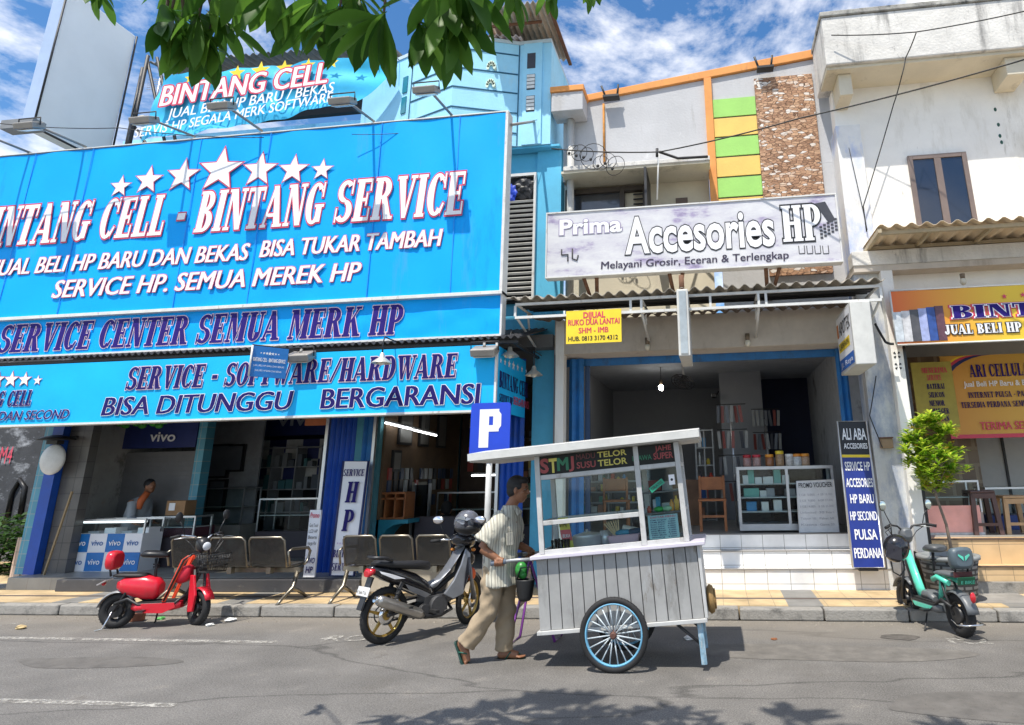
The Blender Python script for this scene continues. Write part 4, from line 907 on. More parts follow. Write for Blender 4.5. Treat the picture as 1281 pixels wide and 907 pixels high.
# tall blank board standing across the street line
X0 = -11.38
tb = thing('blank_billboard', 'tall blank white billboard standing edge on behind the left of the blue billboard', 'billboard', (X0, 9.3, 7.6))
b = MB(); b.box(X0-.26, X0, 8.6, 10.03, 7.62, 10.5); b.build('cabinet', mat('grey_white_board', (.85,.86,.87), .6, var=.05, vs=1), tb, bevel=.01)
MB().box(X0-.25, X0-.01, 8.585, 8.598, 7.64, 10.48).build('end_face', mat('pale_blue_board_end', (.36,.47,.66), .5, var=.06), tb)
b = MB(); b.tube([(X0+.02, 8.58, 7.6), (X0+.02, 8.58, 10.5)], .018, 6); b.tube([(X0+.02, 10.04, 7.6), (X0+.02, 10.04, 10.5)], .018, 6); b.tube([(X0+.02,8.58,7.6),(X0+.02,10.04,7.6)], .02, 6); b.build('edge_trim', DARKM, tb)
b = MB()
q = [V((X0+.25, 10.15, 6.9)), V((X0+.25, 10.15, 9.9)), V((X0-.2, 10.5, 6.9)), V((X0-.2, 10.5, 9.9)), V((X0+.9, 10.9, 6.9))]
for i in range(3): b.tube([q[0]+V((0,0,i)), q[2]+V((0,0,i+1))], .025, 6); b.tube([q[2]+V((0,0,i)), q[0]+V((0,0,i+1))], .025, 6); b.tube([q[0]+V((0,0,i+.0)), q[2]+V((0,0,i+.0))], .02, 6)
for p in (0, 2): b.tube([q[p], q[p]+V((0,0,3.2))], .035, 6)
b.tube([q[4], q[1]+V((0,0,.1))], .03, 6); b.tube([q[4]+V((.25,0,0)), q[1]+V((0,.2,.3))], .03, 6); b.tube([q[4]+V((.1,0,.2)), q[0]+V((0,0,1.6))], .03, 6); b.tube([q[4]+V((.0,0,.1)), q[0]+V((0,0,.9))], .03, 6)
b.build('lattice_support', DARKM, tb)
b = MB(); b.box(X0-.26, X0+.35, 8.3, 8.52, 7.42, 7.58); b.build('light_trough', mat('trough_grey', (.2,.21,.22), .6), tb)

# banner on the upper floor
YBn = 9.55
bn = thing('banner', 'sagging cyan vinyl banner with yellow stars and red edged white letters on the upper storey', 'banner', (-9, YBn, 9.5))
def ban(u, v): return P(u, v, YBn)
A, B, Cc, D = ban(178,178), ban(430,131), ban(489,68), ban(205,96)
def bf(i, j):
    p = A.lerp(B, i).lerp(D.lerp(Cc, i), j); sag = .03*math.sin(i*17)*(1-j)+.02*math.sin(i*41+j*7)
    return p + V((.42*i**5*math.sin(math.pi*j), -.02-.03*math.sin(i*23+j*5)-.02*math.sin(j*13+i*9), sag-.28*i*(1-j)*math.sin(math.pi*min(1,i*1.0))*.3))
b = MB(); b.grid(bf, 60, 24); b.build('cloth', mat('faded_cyan_vinyl', (.06,.50,.82), .6, var=.14, vs=1, spec=.2, bump=.3, bs=3, dirt=[((.30,.62,.82), .35, 2, .3)]), bn)
def bt(txt, i0, i1, j0, h, m, **k):
    a, c = A.lerp(B, i0).lerp(D.lerp(Cc, i0), j0), A.lerp(B, i1).lerp(D.lerp(Cc, i1), j0)
    text(txt, a+V((0,-.1,0)), c+V((0,-.1,0)), h, m, bn, off=.02, **k)
bt('BINTANG CELL', .06, .84, .46, .42, VWHITE, bold=.03, shear=.15, outline=[(VRED,.07)])
bt('JUAL BELI HP BARU / BEKAS', .12, .92, .24, .20, VWHITE, bold=.015, shear=.2)
bt('SERVIS HP SEGALA MERK SOFTWARE', -.02, .96, .03, .19, VWHITE, bold=.015, shear=.2)
for k, r in enumerate((.13,.15,.17,.2,.17,.15,.13,.13)):
    i = .16+k*.105; star(A.lerp(B, i).lerp(D.lerp(Cc, i), .86)+V((0,-.1,0)), r, YELLOW, bn, off=.02)
b = MB()
for p in (A, D): b.tube([p, p+V((-.05, 1.95, .15 if p is D else .3))], .008, 5)
for p in (B, Cc): b.tube([p, p+V((.1, .55, .1))], .008, 5)
b.build('tie_rope', DARKM, bn)
# rooftop antenna and lump of wiring
o = MB(); a = P(190,150,10.6); o.tube([a, a+V((0,0,1.1))], .015, 6)
for k in range(6): o.tube([a+V((-.28,0,.75+.05*k)), a+V((.28,.1,.72+.05*k))], .006, 5)
tag(o.build('antenna', ALU), 'thin rooftop television antenna between the blank board and the banner', 'antenna')
o = MB(); c = P(178,150,9.6)
for k in range(6): o.ball(c+V((rnd.uniform(-.15,.15), 0, rnd.uniform(-.12,.12))), .1, .08, .07, 8, 6)
tag(o.build('canvas_bundle', mat('grey_canvas', (.35,.34,.31), .8)), 'grey canvas bundle tied at the foot of the blank billboard frame', 'bundle')

# leaning and standing signs at the shop front
Yh = 9.3
hp = thing('standing_sign', 'tall white sign board with navy letters H P standing at the blue door', 'sign', P(435,720,Yh))
bl, br_, tl, tr = P(413,720,Yh), P(443,720,Yh), P(430,577,Yh+.25), P(461,577,Yh+.25)
bl.z = br_.z = max(ZF+.005, bl.z); 
b = MB(); b.prism([bl, br_, tr, tl], (0,.05,0)); b.build('board', VWHITE, hp)
b = MB(); b.tube([bl, br_, tr, tl], .018, 6, closed=True); b.build('frame', mat('navy_frame', (.02,.03,.12), .5), hp)
upv = (tl-bl); 
def hl(txt, f, i0, i1, h, m, **k):
    o_, e_ = bl.lerp(tl, f), br_.lerp(tr, f); text(txt, o_.lerp(e_, i0), o_.lerp(e_, i1), h, m, hp, up=upv, off=.03, **k)
hl('SERVICE', .86, .08, .92, .10, NAVY, font='serif'); hl('H', .62, .28, .74, .30, NAVY, font='serif'); hl('P', .37, .28, .72, .30, NAVY, font='serif')
hl('BINTANG', .15, .06, .94, .10, NAVY, font='serif'); hl('SERVICE', .04, .06, .94, .10, NAVY, font='serif')
for k in range(7): star(bl.lerp(tl,.27).lerp(br_.lerp(tr,.27), .2+.1*k), .018, mat('pale_violet', (.55,.45,.65), .5), hp, off=.03)
pr = thing('standing_sign', 'narrow white price board with red heading leaning beside the steel bench', 'sign', P(388,722,9.25))
bl, br_, tl, tr = P(379,722,9.22), P(393,722,9.22), P(388,638,9.36), P(402,638,9.36)
bl.z = br_.z = max(ZF+.005, bl.z)
b = MB(); b.prism([bl, br_, tr, tl], (0,.03,0)); b.build('board', VWHITE, pr)
upv = tl-bl
def pl(txt, f, i0, i1, h, m, **k):
    o_, e_ = bl.lerp(tl, f), br_.lerp(tr, f); text(txt, o_.lerp(e_, i0), o_.lerp(e_, i1), h, m, pr, up=upv, off=.012, **k)
pl('Promo', .88, .1, .9, .07, VRED, bold=.02)
for i, s_ in enumerate(('Ganti Touch', 'LCD HP', 'Baterai', 'Harga Pas')): pl(s_, .74-.09*i, .12, .88, .045, BLACKV)
pl('VIVO', .2, .1, .9, .07, NAVY, bold=.02); pl('HP', .06, .2, .8, .08, NAVY, bold=.02)
# parking sign
pk = thing('parking_sign', 'blue parking sign with a white letter P on a white pole by the kerb', 'sign', (P(608,565,8.3).x, 8.3, .128))
Yp = 8.22; A, B = P(587,565,Yp), P(639,503,Yp); xp_ = (A.x+B.x)/2-.02
b = MB(); rr = .04; pts = []
for cx_, cz_, a0 in ((B.x-rr, B.z-rr, 0), (A.x+rr, B.z-rr, 90), (A.x+rr, A.z+rr-.06, 180), (B.x-rr, A.z+rr-.06, 270)):
    for q in range(0, 91, 30): pts.append((cx_+rr*math.cos(RAD(a0+q)), Yp, cz_+rr*math.sin(RAD(a0+q))))
b.prism(pts, (0,.02,0)); b.build('plate', mat('traffic_blue', (.01,.055,.55), .4, var=.06), pk)
ux = lambda u, v: P(u, v, Yp)
x0, x1, x2, x3_ = ux(599,550).x, ux(611,550).x, ux(615,530).x, ux(627,530).x
z_top, z_in1, z_in0, z_bot, z_base = ux(610,512).z, ux(610,521).z, ux(610,532).z, ux(610,540).z, ux(605,560).z
b = MB(); y_ = Yp-.004
b.poly([(x0,y_,z_base),(x1,y_,z_base),(x1,y_,z_top),(x0,y_,z_top)]); b.poly([(x1,y_,z_in1),(x3_-.03,y_,z_in1),(x3_-.03,y_,z_top),(x1,y_,z_top)])
b.poly([(x1,y_,z_bot),(x3_-.03,y_,z_bot),(x3_-.03,y_,z_in0),(x1,y_,z_in0)]); b.poly([(x2+.02,y_,z_in0),(x3_-.03,y_,z_in0),(x3_-.03,y_,z_in1),(x2+.02,y_,z_in1)])
b.poly([(x3_-.03,y_,z_bot+.03),(x3_,y_,z_bot+.07),(x3_,y_,z_top-.07),(x3_-.03,y_,z_top-.03)])
b.build('lettering', VWHITE, pk)
b = MB(); b.cyl((xp_, 8.3, .128), (xp_, 8.3, B.z-.1), .038); b.build('pole', WFRAME, pk)
b = MB(); b.obox((xp_, 8.27, A.z+.1), (.12,.06,.03)); b.obox((xp_, 8.27, B.z-.15), (.12,.06,.03)); b.build('clamp', ALU, pk)

# far left: neighbour's dark painted wall, hedge, tiled gate post, globe lamp
gw = MB().box(-22, -10.9, 12.6, 12.8, 0, 4.6).build('graffiti_wall', mat('black_peeling_wall', (.045,.048,.055), .9, var=.3, vs=2, bump=.3, bs=14, dirt=[((.42,.44,.48), .42, 1.25, 2.2), ((.24,.25,.29), .3, 5, 1.5), ((.03,.03,.035), .3, 2.2, .8)])); tag(gw, 'old dark wall with peeling white paint at the far left behind the hedge', 'wall')
A = P(-2, 580, 12.58); text('M4', A, A+V((.3,0,0)), .35, VRED, None, name='graffiti')[0]; g_ = bpy.data.objects['graffiti']; tag(g_, 'small red painted scrawl on the dark wall at the left edge', 'graffiti')
o = MB(); c = P(20, 622, 12.57); o.tube([c+V((-.1,0,-.45)), c+V((-.12,0,.1)), c+V((0,0,.36)), c+V((.16,0,.2)), c+V((.2,0,-.4))], .05, 6); tag(o.build('graffiti', BLACKV), 'black arch shaped graffiti painted low on the dark wall', 'graffiti')
gp = thing('gate_post', 'slim beige tiled gate post at the left end of the blue shop', 'post', (P(45,700,10).x, 10, .13))
btile = tile_mat('pinkish_beige_tiles', (.62,.45,.34), (.56,.40,.30), (.3,.22,.17), .3, .2)
xq = P(44,690,10).x
MB().box(xq-.12, xq+.12, 9.95, 10.2, .13, P(66,600,10).z).build('shaft', btile, gp); MB().box(xq-.30, xq-.125, 9.93, 10.2, .13, P(40,672,10).z).build('base_block', btile, gp)
MB().box(xq-.15, xq+.15, 9.92, 10.23, P(66,600,10).z+.001, P(66,600,10).z+.06).build('cap', WFRAME, gp)
t = thing('globe_sign', 'round white disc lamp hanging on the left end post of the blue shop', 'lamp', P(66,575,9.6)); c = P(66,575,9.58); r = abs(P(66,556,9.58).z-c.z)
MB().ball(c, r*.9, .09, r, 24, 14).build('globe', mat('opal_white', (.72,.74,.74), .35), t); b = MB(); b.box(c.x-.1, c.x+.1, 9.5, 9.62, c.z+r+.001, c.z+r+.06); b.lathe([(.26,.07),(.2,.11),(.05,.15)], (c.x-.0, 9.58, c.z+r)); b.build('lamp_cap', DARKM, t)
MB().tube([c+V((0,.05,r+.1)), V((c.x+.25, 9.7, c.z+r+.12))], .015, 6).build('arm', DARKM, t)

# cables strung over the street
CAB = mat('black_cable', (.02,.02,.02), .6)
def cable(label, pts, r=.009, sag=.0):
    out = []
    for a, c in zip(pts[:-1], pts[1:]):
        a, c = V(a), V(c)
        for k in range(12): q = k/12; out.append(a.lerp(c, q)-V((0,0,sag*4*q*(1-q))))
    out.append(V(pts[-1])); tag(MB().tube(out, r, 5).build('cable', CAB), label, 'cable')
# ------------------------------------------------------------------ grey middle shop
YM = 10.0
ms = thing('grey_shop_building', 'narrow grey two storey shop with lime and amber stripes and a slanted orange coping', 'building', (0, YM, .13))
ZM = .77
par = lambda x: P(735,128,YM).z + (x-P(735,128,YM).x)*(P(1020,73,YM).z-P(735,128,YM).z)/(P(1020,73,YM).x-P(735,128,YM).x)
XL, XR_ = -2.36, 2.12
zl, zr = par(XL), par(XR_)
zsof = 6.5; zw0 = 3.95
b = MB(); b.prism([(XL, YM, zsof), (XR_+.1, YM, zsof), (XR_+.1, YM, zr), (XL, YM, zl)], (0,.2,0)); b.build('upper_wall', GREYWALL, ms)
b = MB(); b.prism([(-1.95, YM-.05, par(-1.95)), (XR_, YM-.05, zr), (XR_, YM-.05, zr+.16), (-1.95, YM-.05, par(-1.95)+.13)], (0,.3,0)); b.build('coping', ORANGE, ms, bevel=.01)
b = MB(); b.box(XL-.12, -1.93, YM-.42, YM-.003, par(-2)-.38, par(-2)-.02); b.build('gutter_box', GREYWALL, ms, bevel=.01)
b = MB(); b.box(XL-.14, -1.91, YM-.45, YM-.004, par(-2)-.018, par(-2)+.09); b.build('gutter_coping', ORANGE, ms, bevel=.01)
b = MB(); b.cyl((XL+.16, YM-.12, par(-2)-.39), (XL+.16, YM-.12, 4.0), .06); b.build('rain_pipe', mat('grey_pvc', (.5,.49,.46), .6), ms)
# orange rib, stripes, stone cladding
xo = P(887,130,YM).x; MB().box(xo-.07, xo+.06, YM-.06, YM+.02, zsof-.75, par(xo)-.003).build('orange_rib', ORANGE, ms, bevel=.008)
MB().box(xo-.07, xo+.06, YM-.058, YM+.02, 4.9, zsof-.753).build('white_rib', OLDWHITE, ms)
xs0, xs1 = xo+.062, P(945,150,YM).x+.02
vb = [(893,126),(894,150),(895,174),(896.5,198),(898,223),(899.5,250)]
zs = [P(u, v, YM).z for u, v in vb]
for k in range(8):
    zt = zs[0]-k*(zs[0]-zs[5])/5; zb2 = zt-(zs[0]-zs[5])/5+.03
    MB().box(xs0, xs1, YM-.03, YM+.01, zb2, zt).build('colour_stripe', GREENP if k % 2 == 0 else AMBERP, ms)
MB().box(xs0, xs1, YM-.012, YM+.01, zs[0]-8*(zs[0]-zs[5])/5, zs[0]).build('stripe_gap', mat('stripe_gap_dark', (.12,.12,.10), .9), ms)
def stone_mat():
    m = mat('stone_cladding', (.34,.19,.11), .85, bump=.0); t, nd, lk = tree_of(m); bs = t.nodes['Principled BSDF']
    co = nd('ShaderNodeTexCoord'); mp_ = nd('ShaderNodeMapping'); mp_.inputs['Scale'].default_value = (1, 0, 2.2); lk(co.outputs['Object'], mp_.inputs[0])
    dzz = nd('ShaderNodeTexNoise'); dzz.inputs['Scale'].default_value = 3; dzz.inputs['Detail'].default_value = 3; lk(mp_.outputs[0], dzz.inputs['Vector'])
    mv = nd('ShaderNodeMix', data_type='RGBA'); mv.inputs[0].default_value = .08; lk(mp_.outputs[0], mv.inputs[6]); lk(dzz.outputs['Color'], mv.inputs[7])
    vo = nd('ShaderNodeTexVoronoi', feature='DISTANCE_TO_EDGE', distance='MANHATTAN') if False else nd('ShaderNodeTexVoronoi', feature='DISTANCE_TO_EDGE'); vo.inputs['Scale'].default_value = 12.5; lk(mv.outputs[2], vo.inputs['Vector'])
    vc = nd('ShaderNodeTexVoronoi'); vc.inputs['Scale'].default_value = 12.5; lk(mv.outputs[2], vc.inputs['Vector'])
    sp = nd('ShaderNodeSeparateColor'); lk(vc.outputs['Color'], sp.inputs[0])
    cr = nd('ShaderNodeValToRGB'); e = cr.color_ramp.elements; e[0].position = 0; e[0].color = (.26,.14,.08,1); e[1].position = .84; e[1].color = (.54,.33,.20,1)
    n = e.new(.965); n.color = (.74,.68,.62,1); n = e.new(.45); n.color = (.44,.25,.15,1); lk(sp.outputs[0], cr.inputs[0])
    nz = nd('ShaderNodeTexNoise'); nz.inputs['Scale'].default_value = 22; nz.inputs['Detail'].default_value = 6; lk(co.outputs['Object'], nz.inputs['Vector'])
    mu = nd('ShaderNodeMix', data_type='RGBA', blend_type='OVERLAY'); mu.inputs[0].default_value = .6; lk(cr.outputs[0], mu.inputs[6]); lk(nz.outputs[0], mu.inputs[7])
    g = nd('ShaderNodeMapRange'); g.inputs[1].default_value = .0; g.inputs[2].default_value = .05; lk(vo.outputs[0], g.inputs[0])
    mj = nd('ShaderNodeMix', data_type='RGBA'); mj.inputs[6].default_value = (.14,.08,.05,1); lk(g.outputs[0], mj.inputs[0]); lk(mu.outputs[2], mj.inputs[7]); lk(mj.outputs[2], bs.inputs['Base Color'])
    bp = nd('ShaderNodeBump'); bp.inputs['Strength'].default_value = .9; bp.inputs['Distance'].default_value = .03; lk(g.outputs[0], bp.inputs['Height']); lk(bp.outputs[0], bs.inputs['Normal']); return m
MB().box(xs1+.005, P(1035,280,YM).x, YM-.05, YM+.01, 4.6, P(950,100,YM).z).build('stone_cladding', stone_mat(), ms)
# sun hood with recessed window band below
zh = 6.52
b = MB(); b.box(-2.26, .16, 9.58, YM-.002, zh-.02, zh+.06); b.build('sun_hood', WEATHER, ms, bevel=.01)
b = MB(); b.box(XL, xo-.072, YM+.25, YM+.4, zw0, zsof); b.build('recessed_wall', CREAM, ms)
b = MB(); b.box(-2.30, .14, 9.60, YM+.24, zh-.06, zh-.022); b.build('hood_soffit', CREAM, ms)
MB().box(xo+.06, XR_+.1, YM, YM+.2, zw0, zsof-.002).build('upper_wall', GREYWALL, ms)
A, B = P(708,268,YM+.2), P(810,236,YM+.2); zt = P(760,236,YM+.2).z
wn_ = MB(); z0 = 5.55
for x in (A.x, A.x+.95, B.x-.08): wn_.box(x, x+.08, YM+.14, YM+.249, z0, zt)
wn_.box(A.x+.081, A.x+.949, YM+.142, YM+.249, zt-.09, zt-.001); wn_.box(A.x+1.031, B.x-.081, YM+.142, YM+.249, zt-.09, zt-.001); w_ = wn_.build('window_frame', mat('dark_brown_frame', (.06,.045,.035), .5), ms)
MB().box(A.x+.08, A.x+.95, YM+.2, YM+.21, z0, zt-.09).build('pane', mat('dark_window_glass', (.05,.055,.065), .06, spec=1.), w_)
b = MB(); z = z0
while z < zt-.12: b.obox((A.x+1.32, YM+.2, z), (B.x-A.x-1.15, .09, .012), Matrix.Rotation(.6,3,'X')); z += .09
b.build('louvre', mat('dark_louvre', (.03,.03,.035), .5), w_)
b = MB(); b.obox((B.x+.03, YM-.12, (z0+zt)/2+.08), (.04, .7, zt-z0-.1)); b.build('open_sash', DARKM, w_)
MB().box(P(845,247,YM+.2).x, P(860,247,YM+.2).x, YM+.23, YM+.252, P(845,254,YM+.2).z, P(845,247,YM+.2).z).build('vent', mat('brown_vent', (.15,.11,.09), .7), ms)
# rust stain pipe on the wall and iron stubs on the coping
MB().tube([P(755,130,YM-.02), P(756,204,YM-.02)], .02, 6).build('rusty_pipe', mat('orange_rust', (.5,.22,.05), .85, var=.3, vs=10), ms)
for u, v in ((765,121),(957,85)):
    b = MB(); c = P(u, v, YM-.12); b.box(c.x-.14, c.x+.14, YM-.22, YM-.06, c.z-.05, c.z-.01)
    b.tube([c+V((-.1,0,-.01)), c+V((-.17,-.05,.2))], .02, 6); b.tube([c+V((.1,0,-.01)), c+V((.13,-.05,.2))], .02, 6); b.build('iron_stub', DARKM, ms)
# ground floor: column, beam, interior
MB().box(-2.345, -2.215, 9.55, 9.75, .13, 3.96).build('column', OLDWHITE, ms, bevel=.008)
MB().box(XL, 2.2, 9.56, 10.05, 3.42, 3.95).build('beam', mat('pale_beige_render', (.56,.50,.43), .85, var=.08, dirt=[((.4,.34,.28), .3, 2, .3)]), ms)
MB().box(-2.36, 2.25, 10.06, 15.6, 3.55, 3.7).build('ceiling', mat('grey_ceiling', (.40,.42,.45), .9), ms)
MB().box(-2.4, 2.25, 15.4, 15.6, .13, 3.55).build('rear_wall', INT, ms)
MB().box(-2.42, -2.36, 9.76, 15.4, .13, 3.55).build('side_wall', INT, ms)
MB().box(2.02, 2.25, 10.1, 15.4, .13, 3.55).build('side_wall', mat('marked_white_wall', (.45,.46,.48), .85, dirt=[((.08,.07,.07), .35, 2.3, .5)]), ms)
xa = P(895,520,13.2).x
MB().box(P(902,520,13).x, P(955,520,13).x, 13, 13.2, ZM, 3.55).build('partition', INT, ms)
MB().box(P(955,520,13).x, 2.02, 14.2, 14.3, ZM, 3.55).build('partition', mat('dark_navy_curtain', (.02,.025,.06), .8), ms)
b = MB(); b.box(-2.36, 2.0, 10.03, 10.07, 3.3, 3.415); b.build('shutter_box', POSTBLUE, ms)
folding_door(-2.21, -1.98, 9.92, ZM, 3.4, POSTBLUE, 2).build('folding_door', POSTBLUE, ms, fix=True)
MB().box(-1.975, -1.90, 10.0, 10.06, ZM, 3.3).build('door_frame', mat('dark_blue_door', (.015,.05,.13), .5), ms)
folding_door(1.86, 2.02, 9.95, ZM, 3.4, POSTBLUE, 2).build('folding_door', POSTBLUE, ms, fix=True)
MB().box(-2.36, 2.3, 10.0, 15.4, .13, ZM).build('floor', FLOORT, ms)
# three tiled steps
b = MB(); b.box(-2.3, 2.2, 9.46, 9.72, .13, .375); b.build('step', WTILE, ms)
b = MB(); b.box(-2.3, 2.2, 9.722, 9.998, .13, .575); b.build('step', WTILE, ms)
b = MB()
for y, z in ((9.455, .375), (9.717, .575), (9.994, ZM)): b.box(-2.3, 2.2, y-.012, y+.03, z+.001, z+.014)
b.build('step_nosing', mat('grey_nosing', (.25,.24,.23), .6), ms)
MB().box(-2.3, 2.2, 9.985, 9.9985, .58, ZM).build('riser', WTILE, ms)

# canopy
cp = thing('canopy', 'white steel framed canopy with wavy asbestos sheets over the grey shop', 'canopy', (0, 9.6, 3.9))
Yc = 8.55
A, B = P(645,378,Yc), P(1100,352,Yc); zc = (A.z+B.z)/2; z2 = zc-.24
b = MB(); corr(b, (A.x-.05, Yc-.1, zc+.02), (B.x+.05, Yc-.1, zc+.02), (A.x-.05, 9.6, zc+.2), (B.x+.05, 9.6, zc+.2), 30, .03); b.build('roof_sheet', ASB, cp)
b = MB()
for z in (zc-.05, z2): b.box(A.x, B.x, Yc-.015, Yc+.018, z-.018, z+.018)
for f in (0, .33, .36, .55, .68, .70, 1): x = A.x+(B.x-A.x)*f; b.box(x-.016, x+.016, Yc-.014, Yc+.016, z2+.019, zc-.069)
for x in (A.x+.02, B.x-.02, A.x+(B.x-A.x)*.36, A.x+(B.x-A.x)*.68):
    b.tube([(x, Yc+.03, z2), (x, 9.55, 3.55)], .02, 6); b.tube([(x, Yc+.03, zc-.05), (x, 9.58, zc-.02)], .02, 6); b.tube([(x, 9.1, zc-.03), (x, 9.2, 3.74)], .016, 6)
b.build('frame', WFRAME, cp)
b = MB()
for k in range(4): b.box(A.x, B.x, Yc+.25+.22*k, Yc+.29+.22*k, zc-.035+.035*k, zc-.005+.035*k)
b.build('purlin', DARKM, cp)
b = MB(); corr(b, (A.x+.1, 9.0, zc-.14), (B.x-.1, 9.0, zc-.14), (A.x+.1, 9.56, zc-.05), (B.x-.1, 9.56, zc-.05), 28, .028); b.build('lower_sheet', mat('brown_sheet', (.12,.09,.07), .9, var=.3), cp)
# main white name board
Yn = 9.25
wb = thing('shop_sign', 'long white and violet name board with big white letters over the canopy', 'sign', (0, Yn, 5.2))
A, B, z1, z0 = P(685,268,Yn), P(1044,244,Yn), P(860,256,Yn).z, P(860,338,Yn).z
z1 = (P(684,268,Yn).z+P(1043,244,Yn).z)/2; z0 = (P(686,346,Yn).z+P(1047,327,Yn).z)/2
def wb_mat():
    m = mat('violet_print', (.6,.6,.64), .4); t, nd, lk = tree_of(m); bs = t.nodes['Principled BSDF']
    co = nd('ShaderNodeTexCoord'); mp_ = nd('ShaderNodeMapping'); mp_.inputs['Scale'].default_value = (.9,1,2.6); lk(co.outputs['Object'], mp_.inputs[0])
    nz = nd('ShaderNodeTexNoise'); nz.inputs['Scale'].default_value = 1.5; nz.inputs['Detail'].default_value = 8; nz.inputs['Roughness'].default_value = .7; lk(mp_.outputs[0], nz.inputs['Vector'])
    cr = nd('ShaderNodeValToRGB'); e = cr.color_ramp.elements; e[0].position = .28; e[0].color = (.10,.10,.12,1); e[1].position = .60; e[1].color = (.66,.66,.67,1); n = e.new(.37); n.color = (.34,.29,.44,1); n = e.new(.45); n.color = (.55,.54,.59,1); lk(nz.outputs[0], cr.inputs[0]); lk(cr.outputs[0], bs.inputs['Base Color']); return m
b = MB(); b.box(A.x, B.x, Yn, Yn+.02, z0, z1); b.build('panel', wb_mat(), wb)
MB().box(A.x+.01, B.x-.01, Yn+.021, Yn+.16, z0+.01, z1-.01).build('box_frame', mat('sign_frame_grey', (.3,.32,.33), .6), wb)
b = MB(); b.box(A.x-.02, A.x-.001, Yn-.015, Yn+.16, z0, z1); b.box(B.x+.001, B.x+.02, Yn-.015, Yn+.16, z0, z1); b.box(A.x-.02, B.x+.02, Yn-.016, Yn+.16, z1+.001, z1+.022); b.box(A.x-.02, B.x+.02, Yn-.016, Yn+.16, z0-.022, z0-.001); b.build('edge_trim', WFRAME, wb)
T(wb, 'Prima', 701, 294, 777, 289, 276, Yn, VWHITE, bold=.03, outline=[(mat('violet_grey', (.35,.3,.45), .5),.05)], off=.006)
T(wb, 'Accesories', 784, 316, 969, 307, 273, Yn, VWHITE, bold=.025, outline=[(BLACKV,.035)], off=.006)
T(wb, 'HP', 980, 303, 1030, 300, 258, Yn, VWHITE, font='serif', outline=[(BLACKV,.05)], off=.006)
T(wb, 'Melayani Grosir, Eceran & Terlengkap', 752, 335, 987, 325, 326, Yn, mat('black_letter_violet', (.03,.02,.05), .5), bold=.02, shear=.05, off=.006)
b = MB(); c = P(712,316,Yn-.006)
b.tube([c+V((-.12,0,.06)), c+V((-.12,0,-.03)), c+V((-.02,0,-.03)), c+V((-.02,0,-.14))], .012, 5); b.tube([c+V((.05,0,.06)), c+V((.05,0,-.10)), c+V((.12,0,-.13)), c+V((.14,0,-.05))], .012, 5)
for k in range(4): d = P(1003+k*10, 312, Yn-.006); b.box(d.x-.04, d.x+.04, Yn-.004, Yn-.002, d.z-.07, d.z-.058); b.box(d.x-.045, d.x-.035, Yn-.004, Yn-.002, d.z-.058, d.z+.06); b.box(d.x+.035, d.x+.045, Yn-.004, Yn-.002, d.z-.058, d.z+.06)
b.build('drawn_phone_parts', BLACKV, wb)
b = MB(); d = P(1032,268,Yn); b.prism([(d.x-.13,Yn-.003,d.z+.18),(d.x+.02,Yn-.003,d.z+.2),(d.x+.14,Yn-.003,d.z-.1),(d.x+.04,Yn-.003,d.z-.14)], (0,-.003,0)); b.build('printed_phone', mat('charcoal_print', (.05,.05,.06), .4), wb)
b = MB()
for r in range(4):
    for k in range(5): c = d+V((-.08+k*.055, -.009+.0, -.2-r*.055+k*.028)); b.box(c.x-.02, c.x+.02, Yn-.007, Yn-.003, c.z-.016, c.z+.016)
b.build('printed_keys', mat('charcoal_print', (.05,.05,.06), .4), wb)
for u in (732, 838, 958):
    b = MB(); p = P(u, 345, Yn+.2); b.tube([(p.x, Yn+.1, z0-.02), (p.x+.05, 9.95, z0-.35)], .03, 6); b.tube([(p.x+.2, Yn+.1, z0-.02), (p.x+.1, 9.95, z0-.35)], .03, 6); b.build('bracket', RUST, wb)
# yellow notice on the canopy
yn = thing('notice_sign', 'yellow for sale notice with red and black print wired to the canopy front', 'sign', P(740,410,Yc-.04))
Yq = Yc-.05; A, B = P(708,430,Yq), P(777,386,Yq); A.z = (P(708,430,Yq).z+P(777,428,Yq).z)/2
b = MB(); b.box(A.x, B.x, Yq, Yq+.006, A.z, B.z); b.build('sheet', YELLOW, yn)
for tx, v0, h, u0, u1, m in (('DIJUAL',398,.08,730,757,VRED), ('RUKO DUA LANTAI',407.5,.08,711,775,VRED), ('SHM - IMB',417,.075,724,761,VRED), ('HUB. 0813 3170 4312',427,.06,711,773,BLACKV)):
    p, q = P(u0, v0, Yq), P(u1, v0, Yq); q.z = p.z; text(tx, p, q, h, m, yn, bold=.035 if m is VRED else .02, off=.003)
# light box seen edge on
lb = thing('light_box', 'narrow white light box seen edge on hanging from the middle of the canopy', 'sign', P(856,410,8.3)); A, B = P(846,362,8.3), P(862,445,8.3)
b = MB(); b.box(A.x, B.x+.02, 8.3, 9.2, B.z, A.z); b.build('cabinet', mat('light_box_white', (.60,.60,.57), .5, var=.1, dirt=[((.4,.36,.3), .3, 4, .3)]), lb, bevel=.01)
MB().box(A.x+.03, B.x-.01, 8.285, 8.298, B.z+.03, A.z-.03).build('end_plate', mat('zinc_plate', (.52,.56,.58), .35, metal=.6, var=.15), lb)
MB().tube([((A.x+B.x)/2, 8.5, A.z), ((A.x+B.x)/2, 8.5, A.z+.25)], .04, 6).build('hanger', RUST, lb)
